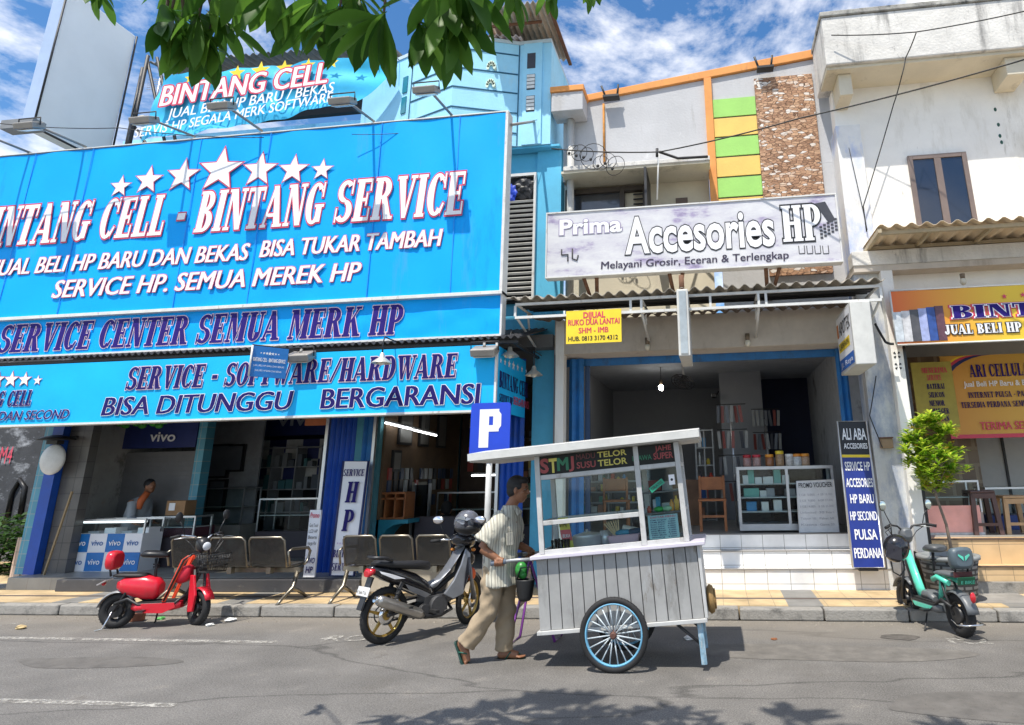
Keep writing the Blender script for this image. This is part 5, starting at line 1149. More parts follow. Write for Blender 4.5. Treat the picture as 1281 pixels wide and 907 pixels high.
# apothecary light box at the right
ap = thing('light_box', 'white projecting light box with black and yellow print at the canopy right end', 'sign', P(1070,420,8.5))
xa_ = P(1072,462,8.25).x; 
p_bn, p_bf = XP(1075,462,xa_), XP(1049,438,xa_); 
yn_, yf_ = 8.25, 9.25; zt = P(1082,376,8.25).z; zb3 = P(1072,456,8.25).z
b = MB(); b.box(xa_, xa_+.25, yn_, yf_, zb3, zt); b.build('cabinet', mat('light_box_white', (.60,.60,.57), .5, var=.1, dirt=[((.4,.36,.3), .3, 4, .3)]), ap, bevel=.012)
def at_(y, z): return V((xa_-.004, y, z))
b = MB(); b.poly([at_(yf_-.04, zb3+.04), at_(yn_+.04, zb3+.04), at_(yn_+.04, zt-.04), at_(yf_-.04, zt-.04)]); b.build('face', VWHITE, ap)
H_ = zt-zb3
b = MB(); b.poly([V((xa_-.006,yf_-.08,zb3+.36*H_)), V((xa_-.006,yn_+.2,zb3+.36*H_)), V((xa_-.006,yn_+.2,zb3+.52*H_)), V((xa_-.006,yf_-.08,zb3+.52*H_))]); b.build('yellow_band', YELLOW, ap)
b = MB(); b.poly([V((xa_-.006,yf_-.04,zb3+.05*H_)), V((xa_-.006,yn_+.04,zb3+.05*H_)), V((xa_-.006,yn_+.04,zb3+.24*H_)), V((xa_-.006,yf_-.04,zb3+.24*H_))]); b.build('blue_band', mat('blue_band', (.02,.12,.45), .5), ap)
text('APOTEK', at_(yf_-.2, zb3+.62*H_), at_(yn_+.08, zb3+.62*H_), .22*H_, BLACKV, ap, bold=.02, off=.003)
text('K. JAYA FARMA', at_(yf_-.12, zb3+.40*H_), at_(yn_+.24, zb3+.40*H_), .09*H_, BLACKV, ap, bold=.02, off=.006)
text('Jl. Raya', at_(yf_-.12, zb3+.10*H_), at_(yn_+.1, zb3+.10*H_), .08*H_, VWHITE, ap, off=.006)
b = MB(); b.poly([at_(yf_-.05, zb3+.62*H_)+V((-.003,0,0)), at_(yf_-.16, zb3+.62*H_)+V((-.003,0,0)), at_(yf_-.16, zb3+.85*H_)+V((-.003,0,0)), at_(yf_-.05, zb3+.85*H_)+V((-.003,0,0))]); b.build('red_emblem', mat('orange_emblem', (.6,.2,.05), .5), ap)
MB().tube([(xa_+.12, 8.9, zt), (xa_+.12, 9.0, zt+.15)], .025, 6).build('hanger', ALU, ap)
# bulbs and interior fittings
def bulb(label, p, lit=0., drop=.1, top=None):
    t = thing('light_bulb', label, 'bulb', p); MB().ball(p, .045, .045, .055, 12, 8).build('glass', mat('lit_bulb', (1,1,1), .4, emit=((1,.97,.9), 40)) if lit else mat('bulb_clear', (.7,.66,.55), .15), t)
    MB().cyl(p+V((0,0,.04)), p+V((0,0,.04+drop)), .03, .035).build('holder', mat('bulb_holder', (.2,.15,.1), .6), t)
bulb('clear bulb under the beam left of the edge on light box', P(811,436,9.62)+V((0,-.12,0)))
bulb('clear bulb under the beam right of the edge on light box', P(935,431,9.62)+V((0,-.12,0)))
bulb('lit white bulb hanging inside the grey shop', P(827,485,12.0), 1)
bpy.data.objects['light_bulb.002'] if False else None
MB_ = MB(); p = P(827,485,12.0); MB_.tube([p+V((0,0,.14)), (p.x, p.y, 3.55)], .005, 5); tag(MB_.build('lamp_cord', CAB), 'thin cord from the ceiling to the lit bulb', 'cord')
t = thing('ceiling_fan', 'black ceiling mounted fan with round guard inside the grey shop', 'fan', P(854,478,11.0)); c = P(854,478,11.0)
g = MB(); ax = V((-.25,-.5,-.85)).normalized()
for r in (.2,.15,.10,.05): g.torus(c, ax, r, .006, 24, 5)
for k in range(12):
    a = RAD(30*k); X_ = V((0,0,1)).cross(ax).normalized(); Y_ = ax.cross(X_); g.tube([c, c+X_*.2*math.cos(a)+Y_*.2*math.sin(a)], .004, 4)
g.build('guard', BLACKP, t)
b = MB()
for k in range(3):
    a = RAD(120*k); X_ = V((0,0,1)).cross(ax).normalized(); Y_ = ax.cross(X_); d1 = X_*math.cos(a)+Y_*math.sin(a); d2 = -X_*math.sin(a)+Y_*math.cos(a); b.poly([c-ax*.03+d1*.03-d2*.03, c-ax*.03+d1*.18-d2*.07, c-ax*.045+d1*.18+d2*.07, c-ax*.03+d1*.03+d2*.03])
b.build('blade', mat('grey_blade', (.12,.12,.13), .4), t); MB().ball(c-ax*.08, .06).build('motor', BLACKP, t); MB().cyl(c-ax*.08, V((c.x, c.y+.05, 3.55)), .02).build('stem', WFRAME, t)
t = thing('security_camera', 'small dark security camera on the rear wall of the grey shop', 'camera', P(893,495,13)); p = P(893,495,12.9); MB().obox(p, (.1,.2,.08)).build('housing', BLACKP, t, bevel=.01); MB().tube([p+V((.04,.05,0)), p+V((.1,.15,.1))], .015, 6).build('bracket', BLACKP, t)
# showcase in front
ysx = 10.3; A, B = P(926,666,ysx), P(1050,666,ysx); zt = P(926,588,ysx).z
sc = thing('glass_showcase', 'aluminium glass showcase of phone accessories at the top of the white steps', 'showcase', (A.x, ysx, ZM))
fr = MB(); W_ = B.x-A.x
for x in (A.x+.02, A.x+W_*.52, B.x-.02): fr.box(x-.02, x+.02, ysx, ysx+.04, ZM+.12, zt)
for x in (A.x+.02, B.x-.02): fr.box(x-.02, x+.02, ysx+.41, ysx+.45, ZM+.12, zt)
fr.box(A.x, B.x, ysx-.003, ysx+.45, ZM+.03, ZM+.119); fr.box(A.x, B.x, ysx-.004, ysx+.045, zt+.001, zt+.045); fr.box(A.x, B.x, ysx+.405, ysx+.45, zt+.001, zt+.045)
fr.build('frame', mat('anodised_aluminium', (.52,.53,.54), .4, metal=.6, var=.1), sc)
shz = [ZM+.12+(zt-ZM-.12)*k for k in (.22,.48,.73)]
b = MB()
for z in shz: b.box(A.x+.042, B.x-.042, ysx+.05, ysx+.40, z-.01, z+.006)
b.build('shelf', mat('pale_shelf', (.5,.52,.52), .4), sc)
MB().box(A.x+.04, B.x-.04, ysx+.43, ysx+.44, ZM+.12, zt).build('back_glass', SMOKE, sc); MB().box(A.x+.042, B.x-.042, ysx+.01, ysx+.015, ZM+.12, zt).build('front_glass', CLEAR, sc)
MB().box(A.x+.001, B.x-.001, ysx+.046, ysx+.404, zt+.02, zt+.03).build('top_glass', CLEAR, sc)
cols = [((.7,.7,.68),'white'), ((.15,.42,.36),'teal green'), ((.12,.12,.13),'black'), ((.3,.3,.32),'grey'), ((.05,.25,.5),'blue')]
cm = [mat('pack_%d' % i, c, .5) for i, (c, n) in enumerate(cols)]
k = 0
spots = [(0,.05,.11,2,0),(1,.18,.12,2,0),(0,.34,.14,2,0),(0,.54,.10,2,0),(1,.80,.14,2,0),(0,.66,.1,2,.0),(1,.06,.3,1,0),(0,.44,.13,1,0),(3,.60,.16,1,0),(4,.1,.2,0,0),(0,.46,.14,0,0),(0,.75,.16,0,0),(3,1.05,.2,1,0),(0,1.0,.14,2,0)]
for ci, fx, w, sh, _ in spots:
    h = .20 if sh == 2 and ci in (1,) else rnd.uniform(.09,.16); x = A.x+.06+fx*.62/.62*.62
    o = MB().box(x, x+w*.75, ysx+.1, ysx+.24, shz[sh]+.007, shz[sh]+.007+h).build('accessory_box', cm[ci], None, bevel=.004)
    tag(o, '%s accessory box on the %s shelf of the glass showcase' % (cols[ci][1], ('lowest','middle','top')[sh]), 'box', '%s boxes on the %s showcase shelf' % (cols[ci][1], ('lowest','middle','top')[sh]))
# jars along the showcase top
for i, (u, lc, bc, lb2) in enumerate(((935,(.45,.02,.03),(.35,.2,.18),'wide glass jar with dark red lid at the left end of the showcase top'), (947,(.5,.03,.05),(.4,.25,.22),'second red lidded jar on the showcase top'), (963,(.75,.3,.03),(.3,.12,.05),'orange lidded jar of dark sweets on the showcase top'), (952+24,(.75,.55,.04),(.35,.22,.12),'tallest jar, with yellow lid, on the showcase top'), (988,(.7,.7,.68),(.55,.52,.48),'small jar with white lid between orange ones on the showcase top'), (998,(.8,.28,.03),(.6,.6,.58),'jar with orange lid and black label on the showcase top'), (1008,(.8,.32,.04),(.45,.3,.2),'last orange lidded jar at the right of the row on the showcase top'))):
    p = P(u, 582, ysx+.2); p.z = zt+.047; h = .17 if i != 3 else .22; t = thing('snack_jar', lb2, 'jar', p)
    MB().lathe([(.062,0),(.065,.01),(.065,h*.75),(.05,h*.82)], p, n=16).build('jar', mat('jar_%d' % i, bc, .15, var=.4, vs=40), t); MB().lathe([(.062,h*.80),(.064,h*.82),(.064,h),(.058,h+.008)], p, n=16).build('lid', mat('lid_%d' % i, lc, .35), t)
# whiteboard
wbq = thing('whiteboard', 'white promo board with handwritten black prices leaning on the glass showcase', 'board', P(1025,666,10.15))
bl, br_, tr, tl = P(1000,667,10.1), P(1050,666,10.1), P(1043,600,10.26), P(996,602,10.26); bl.z = br_.z = ZM+.015
b = MB(); b.prism([bl, br_, tr, tl], (0,.018,0)); b.build('board', mat('whiteboard_white', (.72,.72,.70), .35), wbq); MB().tube([bl, br_, tr, tl], .009, 6, closed=True).build('rim', ALU, wbq)
upv = tl-bl
def wl(tx, f, a, c, h, m=BLACKV, bold=.0): o_, e_ = bl.lerp(tl, f), br_.lerp(tr, f); text(tx, o_.lerp(e_, a), o_.lerp(e_, c), h, m, wbq, up=upv, off=.006, bold=bold)
wl('PROMO VOUCHER', .86, .06, .94, .07, bold=.01)
faint = mat('faded_marker', (.42,.42,.45), .6)
for i, (a_, c_) in enumerate((('1 GB  5.000','4 GB 18.000'), ('2 GB  9.000','6 GB 27.000'), ('3 GB 14.000','8 GB 35.000'), ('Unlimited','30 hari'), ('Telpon 10.','Paket 50.'), ('Kuota','Game 20.'))): wl(a_, .70-.115*i, .06, .46, .03, faint); wl(c_, .70-.115*i, .54, .92, .03, faint)
# tall standing sign
al = thing('standing_sign', 'tall navy and black sign listing services leaning against the right pillar of the white steps', 'sign', P(1085,710,9.3))
bl, br_, tr, tl = P(1067,710,9.3), P(1107,710,9.3), P(1084,527,9.56), P(1047,527,9.56); bl.z = br_.z = P(1087,710,9.3).z
upv = tl-bl; q = lambda i, f: bl.lerp(br_, i).lerp(tl.lerp(tr, i), f)
b = MB(); b.prism([q(0,0), q(1,0), q(1,.735), q(0,.735)], (0,.05,0)); b.build('lower_panel', mat('sign_navy_blue', (.012,.03,.22), .4), al)
b = MB(); b.prism([q(0,.758), q(1,.758), q(1,1), q(0,1)], (0,.05,0)); b.build('upper_panel', BLACKV, al)
b = MB(); b.prism([q(0,.737), q(1,.737), q(1,.756), q(0,.756)], (0,.05,0)); b.build('yellow_strip', YELLOW, al)
MB().tube([q(0,0), q(1,0), q(1,1), q(0,1)], .016, 6, closed=True).build('frame', ALU, al)
for tx, f, a, c, h in (('ALI ABA',.865,.12,.92,.15), ('ACCESORIES',.80,.14,.92,.07), ('SERVICE HP',.645,.10,.92,.11), ('ACCESORIES',.53,.08,.95,.11), ('HP BARU',.42,.16,.92,.11), ('HP SECOND',.305,.10,.95,.11), ('PULSA',.18,.18,.88,.12), ('PERDANA',.06,.10,.96,.12)):
    text(tx, q(a,f), q(c,f), h, VWHITE, al, up=upv, bold=.02, off=.006)
b = MB(); b.box(bl.x+.08, br_.x-.08, 9.32, 9.44, .377, bl.z-.017); b.build('foot', DARKM, al)
# back shelf, chairs, racks
def product_shelf(label, short, x0, x1, y, z0, z1, n, seed, dens=.8):
    r = random.Random(seed); t = thing('product_shelf', label, 'shelf', (x0, y, z0)); fr = MB()
    for k in range(n+1): z = z0+.02+(z1-z0-.04)*k/n; fr.box(x0, x1, y, y+.3, z-.012, z+.012)
    for x in (x0, (x0+x1)/2, x1): fr.box(x-.012, x+.012, y-.003, y+.02, z0, z1); fr.box(x-.012, x+.012, y+.28, y+.303, z0, z1)
    fr.build('frame', mat('shelf_steel', (.45,.46,.46), .5), t)
    cs_ = [((.75,.75,.72),'white'),((.65,.08,.05),'red'),((.75,.55,.08),'yellow'),((.08,.32,.62),'blue'),((.12,.12,.14),'black'),((.1,.35,.25),'green'),((.6,.3,.2),'orange')]
    tiers = ('lowest','second','middle','fourth','top') if n > 4 else ('lowest','second','third','top')
    for k in range(n):
        z = z0+.035+(z1-z0-.04)*k/n; x = x0+.04; hm = (z1-z0)/n*.7
        while x < x1-.1:
            w = r.uniform(.04,.10); h = hm*r.uniform(.45,1)
            if r.random() < dens:
                c, cn = cs_[r.randrange(7)]; bot = r.random() < .5; kd = 'bottle' if bot else 'box'; b = MB()
                if bot: b.lathe([(w*.45,0),(w*.45,h*.7),(w*.25,h*.8),(w*.28,h)], (x+w/2, y+.12, z), n=10)
                else: b.box(x, x+w, y+.06, y+.2, z, z+h)
                lb = '%s %s on the %s tier of the %s' % (cn, kd, tiers[k], short); tag(b.build(kd, mat('product_'+cn, c, .4), None), lb, kd, lb)
            x += w+r.uniform(.005,.05)
    return t
product_shelf('long shelf of bottles and jars seen through the cart glass', 'shelf behind the cart glass', P(712,650,11.6).x, P(812,650,11.6).x, 11.6, ZM+.2, P(760,588,11.6).z, 4, 3, .93)
product_shelf('open shelf of goods standing on the back wall right of the cart roof', 'shelf right of the cart roof', P(872,600,12.8).x, P(894,600,12.8).x, 12.8, ZM, P(880,537,12.8).z, 5, 5)
def hang_rack(label, short, u, y, v0, v1):
    p = P(u, v1, y); t = thing('accessory_rack', label, 'rack', (p.x, y, ZM)); zt = P(u, v0, y).z
    MB().cyl((p.x,y,ZM), (p.x,y,zt), .025).build('post', ALU, t)
    hk = MB(); cc_ = (((.22,.05,.04),'red'),((.26,.26,.25),'white'),((.05,.05,.06),'black'),((.12,.13,.15),'grey'))
    for z in [ZM+.55+.42*k for k in range(int((zt-ZM-.5)/.42)+1)]:
        hk.tube([(p.x-.25,y-.05,z+.17), (p.x+.25,y-.05,z+.17)], .008, 5)
        for k in range(7):
            if rnd.random() < .15: continue
            x = p.x-.22+k*.075; c, cn = cc_[rnd.randrange(4)]
            o = MB().obox((x, y-.09+rnd.uniform(-.05,.05), z), (.05,.012,.28), Matrix.Rotation(rnd.uniform(-.5,.5),3,'Z') @ Matrix.Rotation(rnd.uniform(-.12,.12),3,'Y')).build('accessory_pack', mat('pack_h'+cn, c, .4), None)
            lb = '%s accessory pack hanging on the %s' % (cn, short); tag(o, lb, 'pack', lb)
    hk.build('hook_bar', DARKM, t)
hang_rack('tall rack of hanging phone accessories behind the jars', 'rack behind the jars', 923, 11.3, 512, 660)
hang_rack('second darker rack of hanging accessories deeper in the grey shop', 'second rack deeper in the shop', 966, 12.4, 524, 640)
def wood_chair(label, x, y, rz):
    t = thing('wooden_chair', label, 'chair', (x, y, ZM), rz, local=True)
    for sx in (-1,1):
        for sy in (-1,1): MB().box(sx*.19-.02, sx*.19+.02, sy*.18-.02, sy*.18+.02, 0, .44 if sy < 0 else .82).build('leg', WOOD, t, bevel=.004)
    MB().box(-.22,.22,-.21,.21,.441,.47).build('seat', WOOD, t, bevel=.008); MB().box(-.17,.17,.17,.19,.60,.80).build('backrest', WOOD, t, bevel=.006)
    MB().box(-.168,.168,-.19,-.175,.2,.235).build('stretcher', WOOD, t)
    return t
p = P(893,664,10.6); wood_chair('orange brown wooden chair on the shop floor right of the cart', p.x, 10.75, 0)
p = P(770,660,10.8); wood_chair('orange brown wooden chair seen through the cart glass', p.x, 10.9, .2)
o = MB().box(P(868,600,12.4).x, P(882,600,12.4).x, 12.4, 12.6, P(870,625,12.4).z, P(870,600,12.4).z).build('blue_carton', mat('blue_carton', (.02,.12,.4), .5)); tag(o, 'blue carton on the shelf behind the wooden chair', 'box')
o = MB().box(P(868,640,11.8).x-.35, P(868,640,11.8).x+.1, 11.8, 12.1, ZM, ZM+.75).build('wood_cabinet', TEAK); tag(o, 'low brown wooden cabinet behind the orange chair', 'cabinet')
# ------------------------------------------------------------------ white right building
YR = 9.6
rb = thing('white_shop_building', 'stained white two storey building with a heavy cornice and tinted window at the right', 'building', (4.5, YR, .13))
XE = 11.; xw = P(1050,116,YR).x-.12; zc0 = P(1050,116,YR).z
MB().box(xw, XE, YR, YR+.25, 3.4, zc0+.05).build('upper_wall', OLDWHITE, rb)
MB().box(xw-.02, xw+.36, YR-.07, YR+.5, 3.4, 6.9).build('corner_pilaster', mat('peeling_white_blue', (.74,.74,.73), .85, var=.06, bump=.2, bs=20, dirt=[((.34,.44,.72), .48, 1.3, .5), ((.4,.37,.33), .25, 3, .25)]), rb, bevel=.01)
yco = 8.95; 
z_a = P(1038,81,yco).z; z_b = P(1030,22,yco).z; xc = P(1038,81,yco).x
b = MB(); b.box(xc-.05, XE, yco, YR+.3, z_a, z_b); b.build('cornice', WEATHER, rb, bevel=.02)
b = MB(); b.box(xc-.04, XE, yco+.06, YR+.003, z_a-.05, z_a-.002); b.build('cornice_soffit', CREAM, rb)
b = MB(); b.box(xc-.07, XE, yco-.03, YR+.3, z_b+.001, z_b+.09); b.build('parapet_cap', mat('black_stained_concrete', (.36,.35,.32), .95, var=.4, vs=5, dirt=[((.05,.05,.05), .5, 4, 1)]), rb, bevel=.015)
b = MB(); b.box(xw+.02, xw+.22, YR-.45, YR-.002, z_a-.42, z_a-.052); b.build('bracket', CREAM, rb, bevel=.01); b = MB(); x = P(1265,95,YR-.3).x; b.box(x-.15, x+.15, YR-.5, YR-.002, z_a-.35, z_a-.052); b.build('bracket', CREAM, rb, bevel=.01)
# tinted window
A, B = P(1134,197,YR), P(1220,274,YR); x0, x1 = A.x, P(1207,191,YR).x; zt = (A.z+P(1207,191,YR).z)/2; zb_ = B.z-.35
fr = MB(); xm = (x0+x1)/2
fr.box(x0, x0+.07, YR-.05, YR-.003, zb_, zt); fr.box(x1-.07, x1, YR-.05, YR-.003, zb_, zt); fr.box(xm-.05, xm+.05, YR-.052, YR-.003, zb_, zt-.07); fr.box(x0+.071, x1-.071, YR-.05, YR-.003, zt-.069, zt); fr.box(x0+.071, x1-.071, YR-.05, YR-.003, zb_, zb_+.06)
wf = fr.build('window_frame', mat('taupe_frame', (.17,.13,.115), .5), rb, bevel=.004)
MB().box(x0+.07, xm-.051, YR-.03, YR-.004, zb_+.06, zt-.07).build('pane', mat('tinted_mirror_glass', (.012,.018,.035), .04, spec=1., var=0), wf); MB().box(xm+.051, x1-.071, YR-.03, YR-.004, zb_+.06, zt-.07).build('pane', mat('tinted_mirror_glass', (.012,.018,.035), .04), wf)
b = MB()
for (u, v, m_) in ((1245,137,0),(1249,156,0),(1251,170,0),(1253,178,0)):
    c = P(u, v, YR); b.ball(c, .022, .01, .035, 8, 6)
b.build('wall_plug', mat('dark_green_patch', (.03,.10,.08), .8), rb)
# beige awning
yA = 8.6; aw2 = thing('awning', 'beige corrugated awning over the orange phone shop sign at the right', 'awning', (4, 9.2, 4.4))
pA = P(1098,283,yA); z_o = pA.z; xa0 = pA.x
b = MB(); corr(b, (xa0, yA, z_o), (XE, yA, z_o), (xa0, YR-.01, z_o+.02), (XE, YR-.01, z_o+.02), 44, .028, thick=.006); b.build('roof_sheet', BEIGESHEET, aw2)
b = MB(); b.box(xa0+.05, XE, yA+.10, yA+.15, z_o-.085, z_o-.032); b.box(xa0+.02, XE, 9.36, 9.41, z_o-.085, z_o-.032); b.box(xa0+.0, xa0+.05, yA+.02, YR-.02, z_o-.088, z_o-.03)
for k in range(9): x = xa0+.72+k*.8; b.box(x-.025, x+.025, yA+.152, 9.355, z_o-.08, z_o-.034)
b.build('frame', mat('tan_painted_steel', (.46,.38,.25), .6), aw2)
z_o = 5.0
MB().box(xw-.05, XE, 9.3, YR-.001, 4.49, 4.71).build('slab_edge', WEATHER, rb, bevel=.01)
MB().box(xw-.04, XE, 9.32, 10.0, 4.40, 4.488).build('slab_soffit', mat('pale_beige_render', (.56,.50,.43), .85), rb)
# ground floor: pillar, interior
MB().box(2.50, 2.66, 9.3, 9.5, .6, 4.398).build('pillar', OLDWHITE, rb, bevel=.01)
MB().box(2.15, 2.50, 9.45, 9.9, .13, 4.398).build('pillar', mat('peeling_blue_white', (.60,.61,.60), .85, bump=.2, dirt=[((.05,.14,.36), .62, 1.2, .4), ((.4,.36,.3), .3, 4, .3)]), rb)
MB().box(2.665, 2.71, 9.34, 9.4, .6, 3.5).build('pipe', BLACKP, rb)
b = MB()
for v in (444, 458):
    c = P(1122+ (v-444)*.13, v, 9.295)
    for q in range(4):
        a = RAD(45+90*q); d = V((math.cos(a),0,math.sin(a))); n = V((-d.z,0,d.x)); b.poly([c+d*.012, c+d*.05+n*.018, c+d*.055, c+d*.05-n*.018])
b.build('vent_rosette', BLACKV, rb)
ZR = .72
MB().box(2.6, XE, 10.0, 13.2, .13, ZR).build('floor', FLOORT, rb)
b = MB(); b.box(2.68, XE, 9.62, 9.999, .13, ZR-.004); b.box(2.66, XE, 9.30, 9.618, .13, .42); b.build('step', YTILE, rb)
b = MB(); b.box(2.68, XE, 9.606, 9.65, ZR-.002, ZR+.016); b.box(2.66, XE, 9.285, 9.33, .421, .437); b.build('step_nosing', mat('brown_nosing', (.12,.08,.06), .6), rb)
MB().box(2.66, XE, 9.20, 9.284, .13, .26).build('plinth', KERBM, rb)
MB().box(2.5, XE, 12.9, 13.1, ZR, 4.2).build('rear_wall', mat('shop_rear_white', (.55,.54,.52), .8, var=.05), rb)
MB().box(2.52, 2.66, 9.95, 12.9, ZR, 4.2).build('side_wall', mat('shop_side', (.42,.38,.32), .8, var=.1), rb)
MB().box(2.5, XE, 10.01, 13.1, 4.0, 4.2).build('ceiling', mat('shop_ceiling2', (.5,.49,.46), .9), rb)
b = MB(); x = P(1262,600,12.88).x; b.box(x-.02, x+.02, 12.87, 12.9, ZR, 2.6); b.build('wall_seam', DARKM, rb)
o = MB().box(2.67, P(1210,480,12.3).x, 12.3, 12.34, ZR, 3.6).build('patterned_panel', tile_mat('brown_wallpaper', (.20,.13,.08), (.26,.18,.11), (.34,.26,.17), .28, .28, 'XZ', offset=.5, gap=.03), None); tag(o, 'brown patterned wallpaper panel behind the small tree', 'wall panel')
# orange sign
Yo = 9.12; og = thing('shop_sign', 'orange and yellow shop banner with red outlined letters and phone pictures under the beige awning', 'sign', (4.5, Yo, 3.7))
z1 = (P(1113,365,Yo).z+P(1281,356,Yo).z)/2; z0 = (P(1125,431,Yo).z+P(1281,424,Yo).z)/2; x0 = P(1114,366,Yo).x
def grad_mat(name, c0, c1, x0, x1):
    m = mat(name, c0, .5); t, nd, lk = tree_of(m); bs = t.nodes['Principled BSDF']
    co = nd('ShaderNodeTexCoord'); sp = nd('ShaderNodeSeparateXYZ'); lk(co.outputs['Object'], sp.inputs[0])
    mr = nd('ShaderNodeMapRange'); mr.inputs[1].default_value = x0; mr.inputs[2].default_value = x1; lk(sp.outputs[0], mr.inputs[0])
    mm = nd('ShaderNodeMix', data_type='RGBA'); mm.inputs[6].default_value = (*c0,1); mm.inputs[7].default_value = (*c1,1); lk(mr.outputs[0], mm.inputs[0]); lk(mm.outputs[2], bs.inputs['Base Color']); return m
b = MB(); b.grid(wavy(x0, 7.5, z0, z1, Yo, .006, 1.1), 40, 6); b.build('panel', grad_mat('orange_to_yellow_print', (.72,.14,.03), (.82,.55,.04), x0, x0+1.5), og)
b = MB(); b.tube([(x0, Yo, z0-.01), (7.5, Yo, z0-.01)], .014, 6); b.tube([(x0, Yo, z1+.01), (7.5, Yo, z1+.01)], .014, 6); b.tube([(x0-.01, Yo, z0), (x0-.01, Yo, z1)], .014, 6); b.build('frame', WFRAME, og)
p, q = P(1191,399,Yo), P(1290,396,Yo); q.z = p.z
text('BINTANG', p, p+V((2.05,0,0)), P(1191,383,Yo).z-p.z, PURPLE, og, font='serif', outline=[(VWHITE,.04),(VRED,.09)], off=.01)
p = P(1182,419,Yo); text('JUAL BELI HP BARU', p, p+V((1.45,0,0)), P(1182,407,Yo).z-p.z, VWHITE, og, font='serif', outline=[(BLACKV,.09)], off=.01)
for u, v in ((1256,371),(1279,369)): star(P(u, v, Yo), .04, VRED, og, off=.012)
pc = [(.55,.6,.65),(.6,.6,.62),(.08,.08,.09),(.35,.4,.65),(.03,.08,.3),(.12,.05,.07)]
for k, c in enumerate(pc):
    p = P(1121+k*10.6, 427-k*.6, Yo); w = .115; h = .42+.012*k; b = MB(); b.box(p.x, p.x+w, Yo-.012, Yo-.009, z0+.03, z0+.03+h); b.build('printed_phone', mat('phone_print%d' % k, c, .4, var=.35, vs=8), og)
bulb('dusty round bulb under the slab above the orange banner', P(1205,352,9.25), 0, .07)
# banners inside
def inner_sign(label, u0, v1, u1, v0, y, m):
    A, B = P(u0, v1, y), P(u1, v0, y); t = thing('banner', label, 'banner', (A.x, y, A.z)); MB().box(A.x, B.x, y, y+.015, A.z, B.z).build('cloth', m, t); return t
i1 = inner_sign('olive yellow price list banner hanging behind the small tree', 1150, 536, 1189, 452, 10.9, mat('olive_yellow', (.42,.36,.07), .6))
Yi = 10.893
for tx, v, u0, u1, m in (('MENERIMA',467,1153,1185,VRED), ('SERVICE',476,1160,1178,VRED), ('BATERAI',487,1160,1182,NAVY), ('SILICON',497.5,1162,1182,NAVY), ('MEMORY',508,1163,1184,NAVY), ('CHARGER',518,1164,1188,NAVY), ('CASAN',527,1170,1188,NAVY)):
    p, q = P(u0, v, Yi), P(u1, v, Yi); q.z = p.z; text(tx, p, q, .085, m, i1, font='serif', off=.004)
i2 = thing('banner', 'large orange yellow shop banner with curved red corner stripes inside the right shop', 'banner', P(1240,500,11))
A, B = P(1190,549,11), P(1281,442,11)
MB().box(A.x, 7.2, 11, 11.015, A.z, B.z).build('cloth', grad_mat('amber_print', (.66,.30,.05), (.70,.46,.08), A.x, A.x+1.6), i2)
b = MB(); b.box(A.x, 7.2, 10.992, 10.997, A.z, A.z+.06); b.build('red_band', VRED, i2)
for R_, m_, dd in ((.62,mat('navy_corner', (.02,.03,.15), .5),.004), (.50,VRED,.007), (.40,YELLOW,.010), (.33,mat('amber_corner',(.70,.38,.06),.5),.013)):
    b = MB(); pts = [V((A.x, 10.999-dd, B.z))]
    for k in range(9): t_ = RAD(k*90/8); pts.append(V((A.x+R_*1.3*(1-math.sin(t_)), 10.999-dd, B.z-R_*(1-math.cos(t_)))) )
    b.poly(pts); b.build('corner_stripe', m_, i2)
Yi = 10.985
for tx, v, u0, L_, h, m, k in (('ARI CELLULAR',472,1214,1.0,.2,PURPLE,dict(font='serif')), ('Jual Beli HP Baru & Bekas',484,1206,1.12,.08,VWHITE,dict(bold=.03)), ('INTERNET PULSA - PAKET DATA',498,1212,1.22,.09,NAVY,dict(font='serif')), ('TERSEDIA PERDANA SEMUA OPERATOR',510.5,1203,1.45,.09,NAVY,dict(font='serif')), ('TERIMA SERVICE HP',538,1227,1.22,.12,VRED,dict(bold=.03))):
    p = P(u0, v, Yi); text(tx, p, p+V((L_,0,0)), h, m, i2, off=.004, **k)
# counters and furniture in the right shop
A, B = P(1143,650,10.3), P(1224,603,10.3)
glass_counter('glass_counter', 'glass counter with a pink cloth over its front behind the mint scooter', 2.75, B.x, 10.3, .5, ZR, B.z, mat('counter_base', (.35,.3,.28), .6), frac=.42)
t = thing('pink_cloth', 'pink paper sheet hung over the front of the glass counter at the right', 'cloth', (3.2, 10.28, .9)); A2, B2 = P(1150,672,10.27), P(1225,632,10.27)
b = MB(); b.grid(lambda i, j: (A2.x+(B2.x-A2.x)*i, 10.27+.006*math.sin(i*23+j*9), A2.z+.06+(B2.z-A2.z-.06)*j), 20, 8); b.build('sheet', mat('faded_pink_paper', (.82,.42,.38), .7, var=.12, vs=4), t)
MB().box(A2.x, B2.x+.02, 10.26, 10.28, A2.z-.06, A2.z+.058).build('lower_band', mat('scuffed_white', (.55,.55,.56), .6, var=.25, vs=12), t)
glass_counter('glass_counter', 'second glass counter behind the plastic stools at the right edge', P(1240,660,11).x, 7.0, 11, .5, ZR, P(1245,612,11).z, mat('navy_base', (.02,.05,.2), .5), frac=.35)
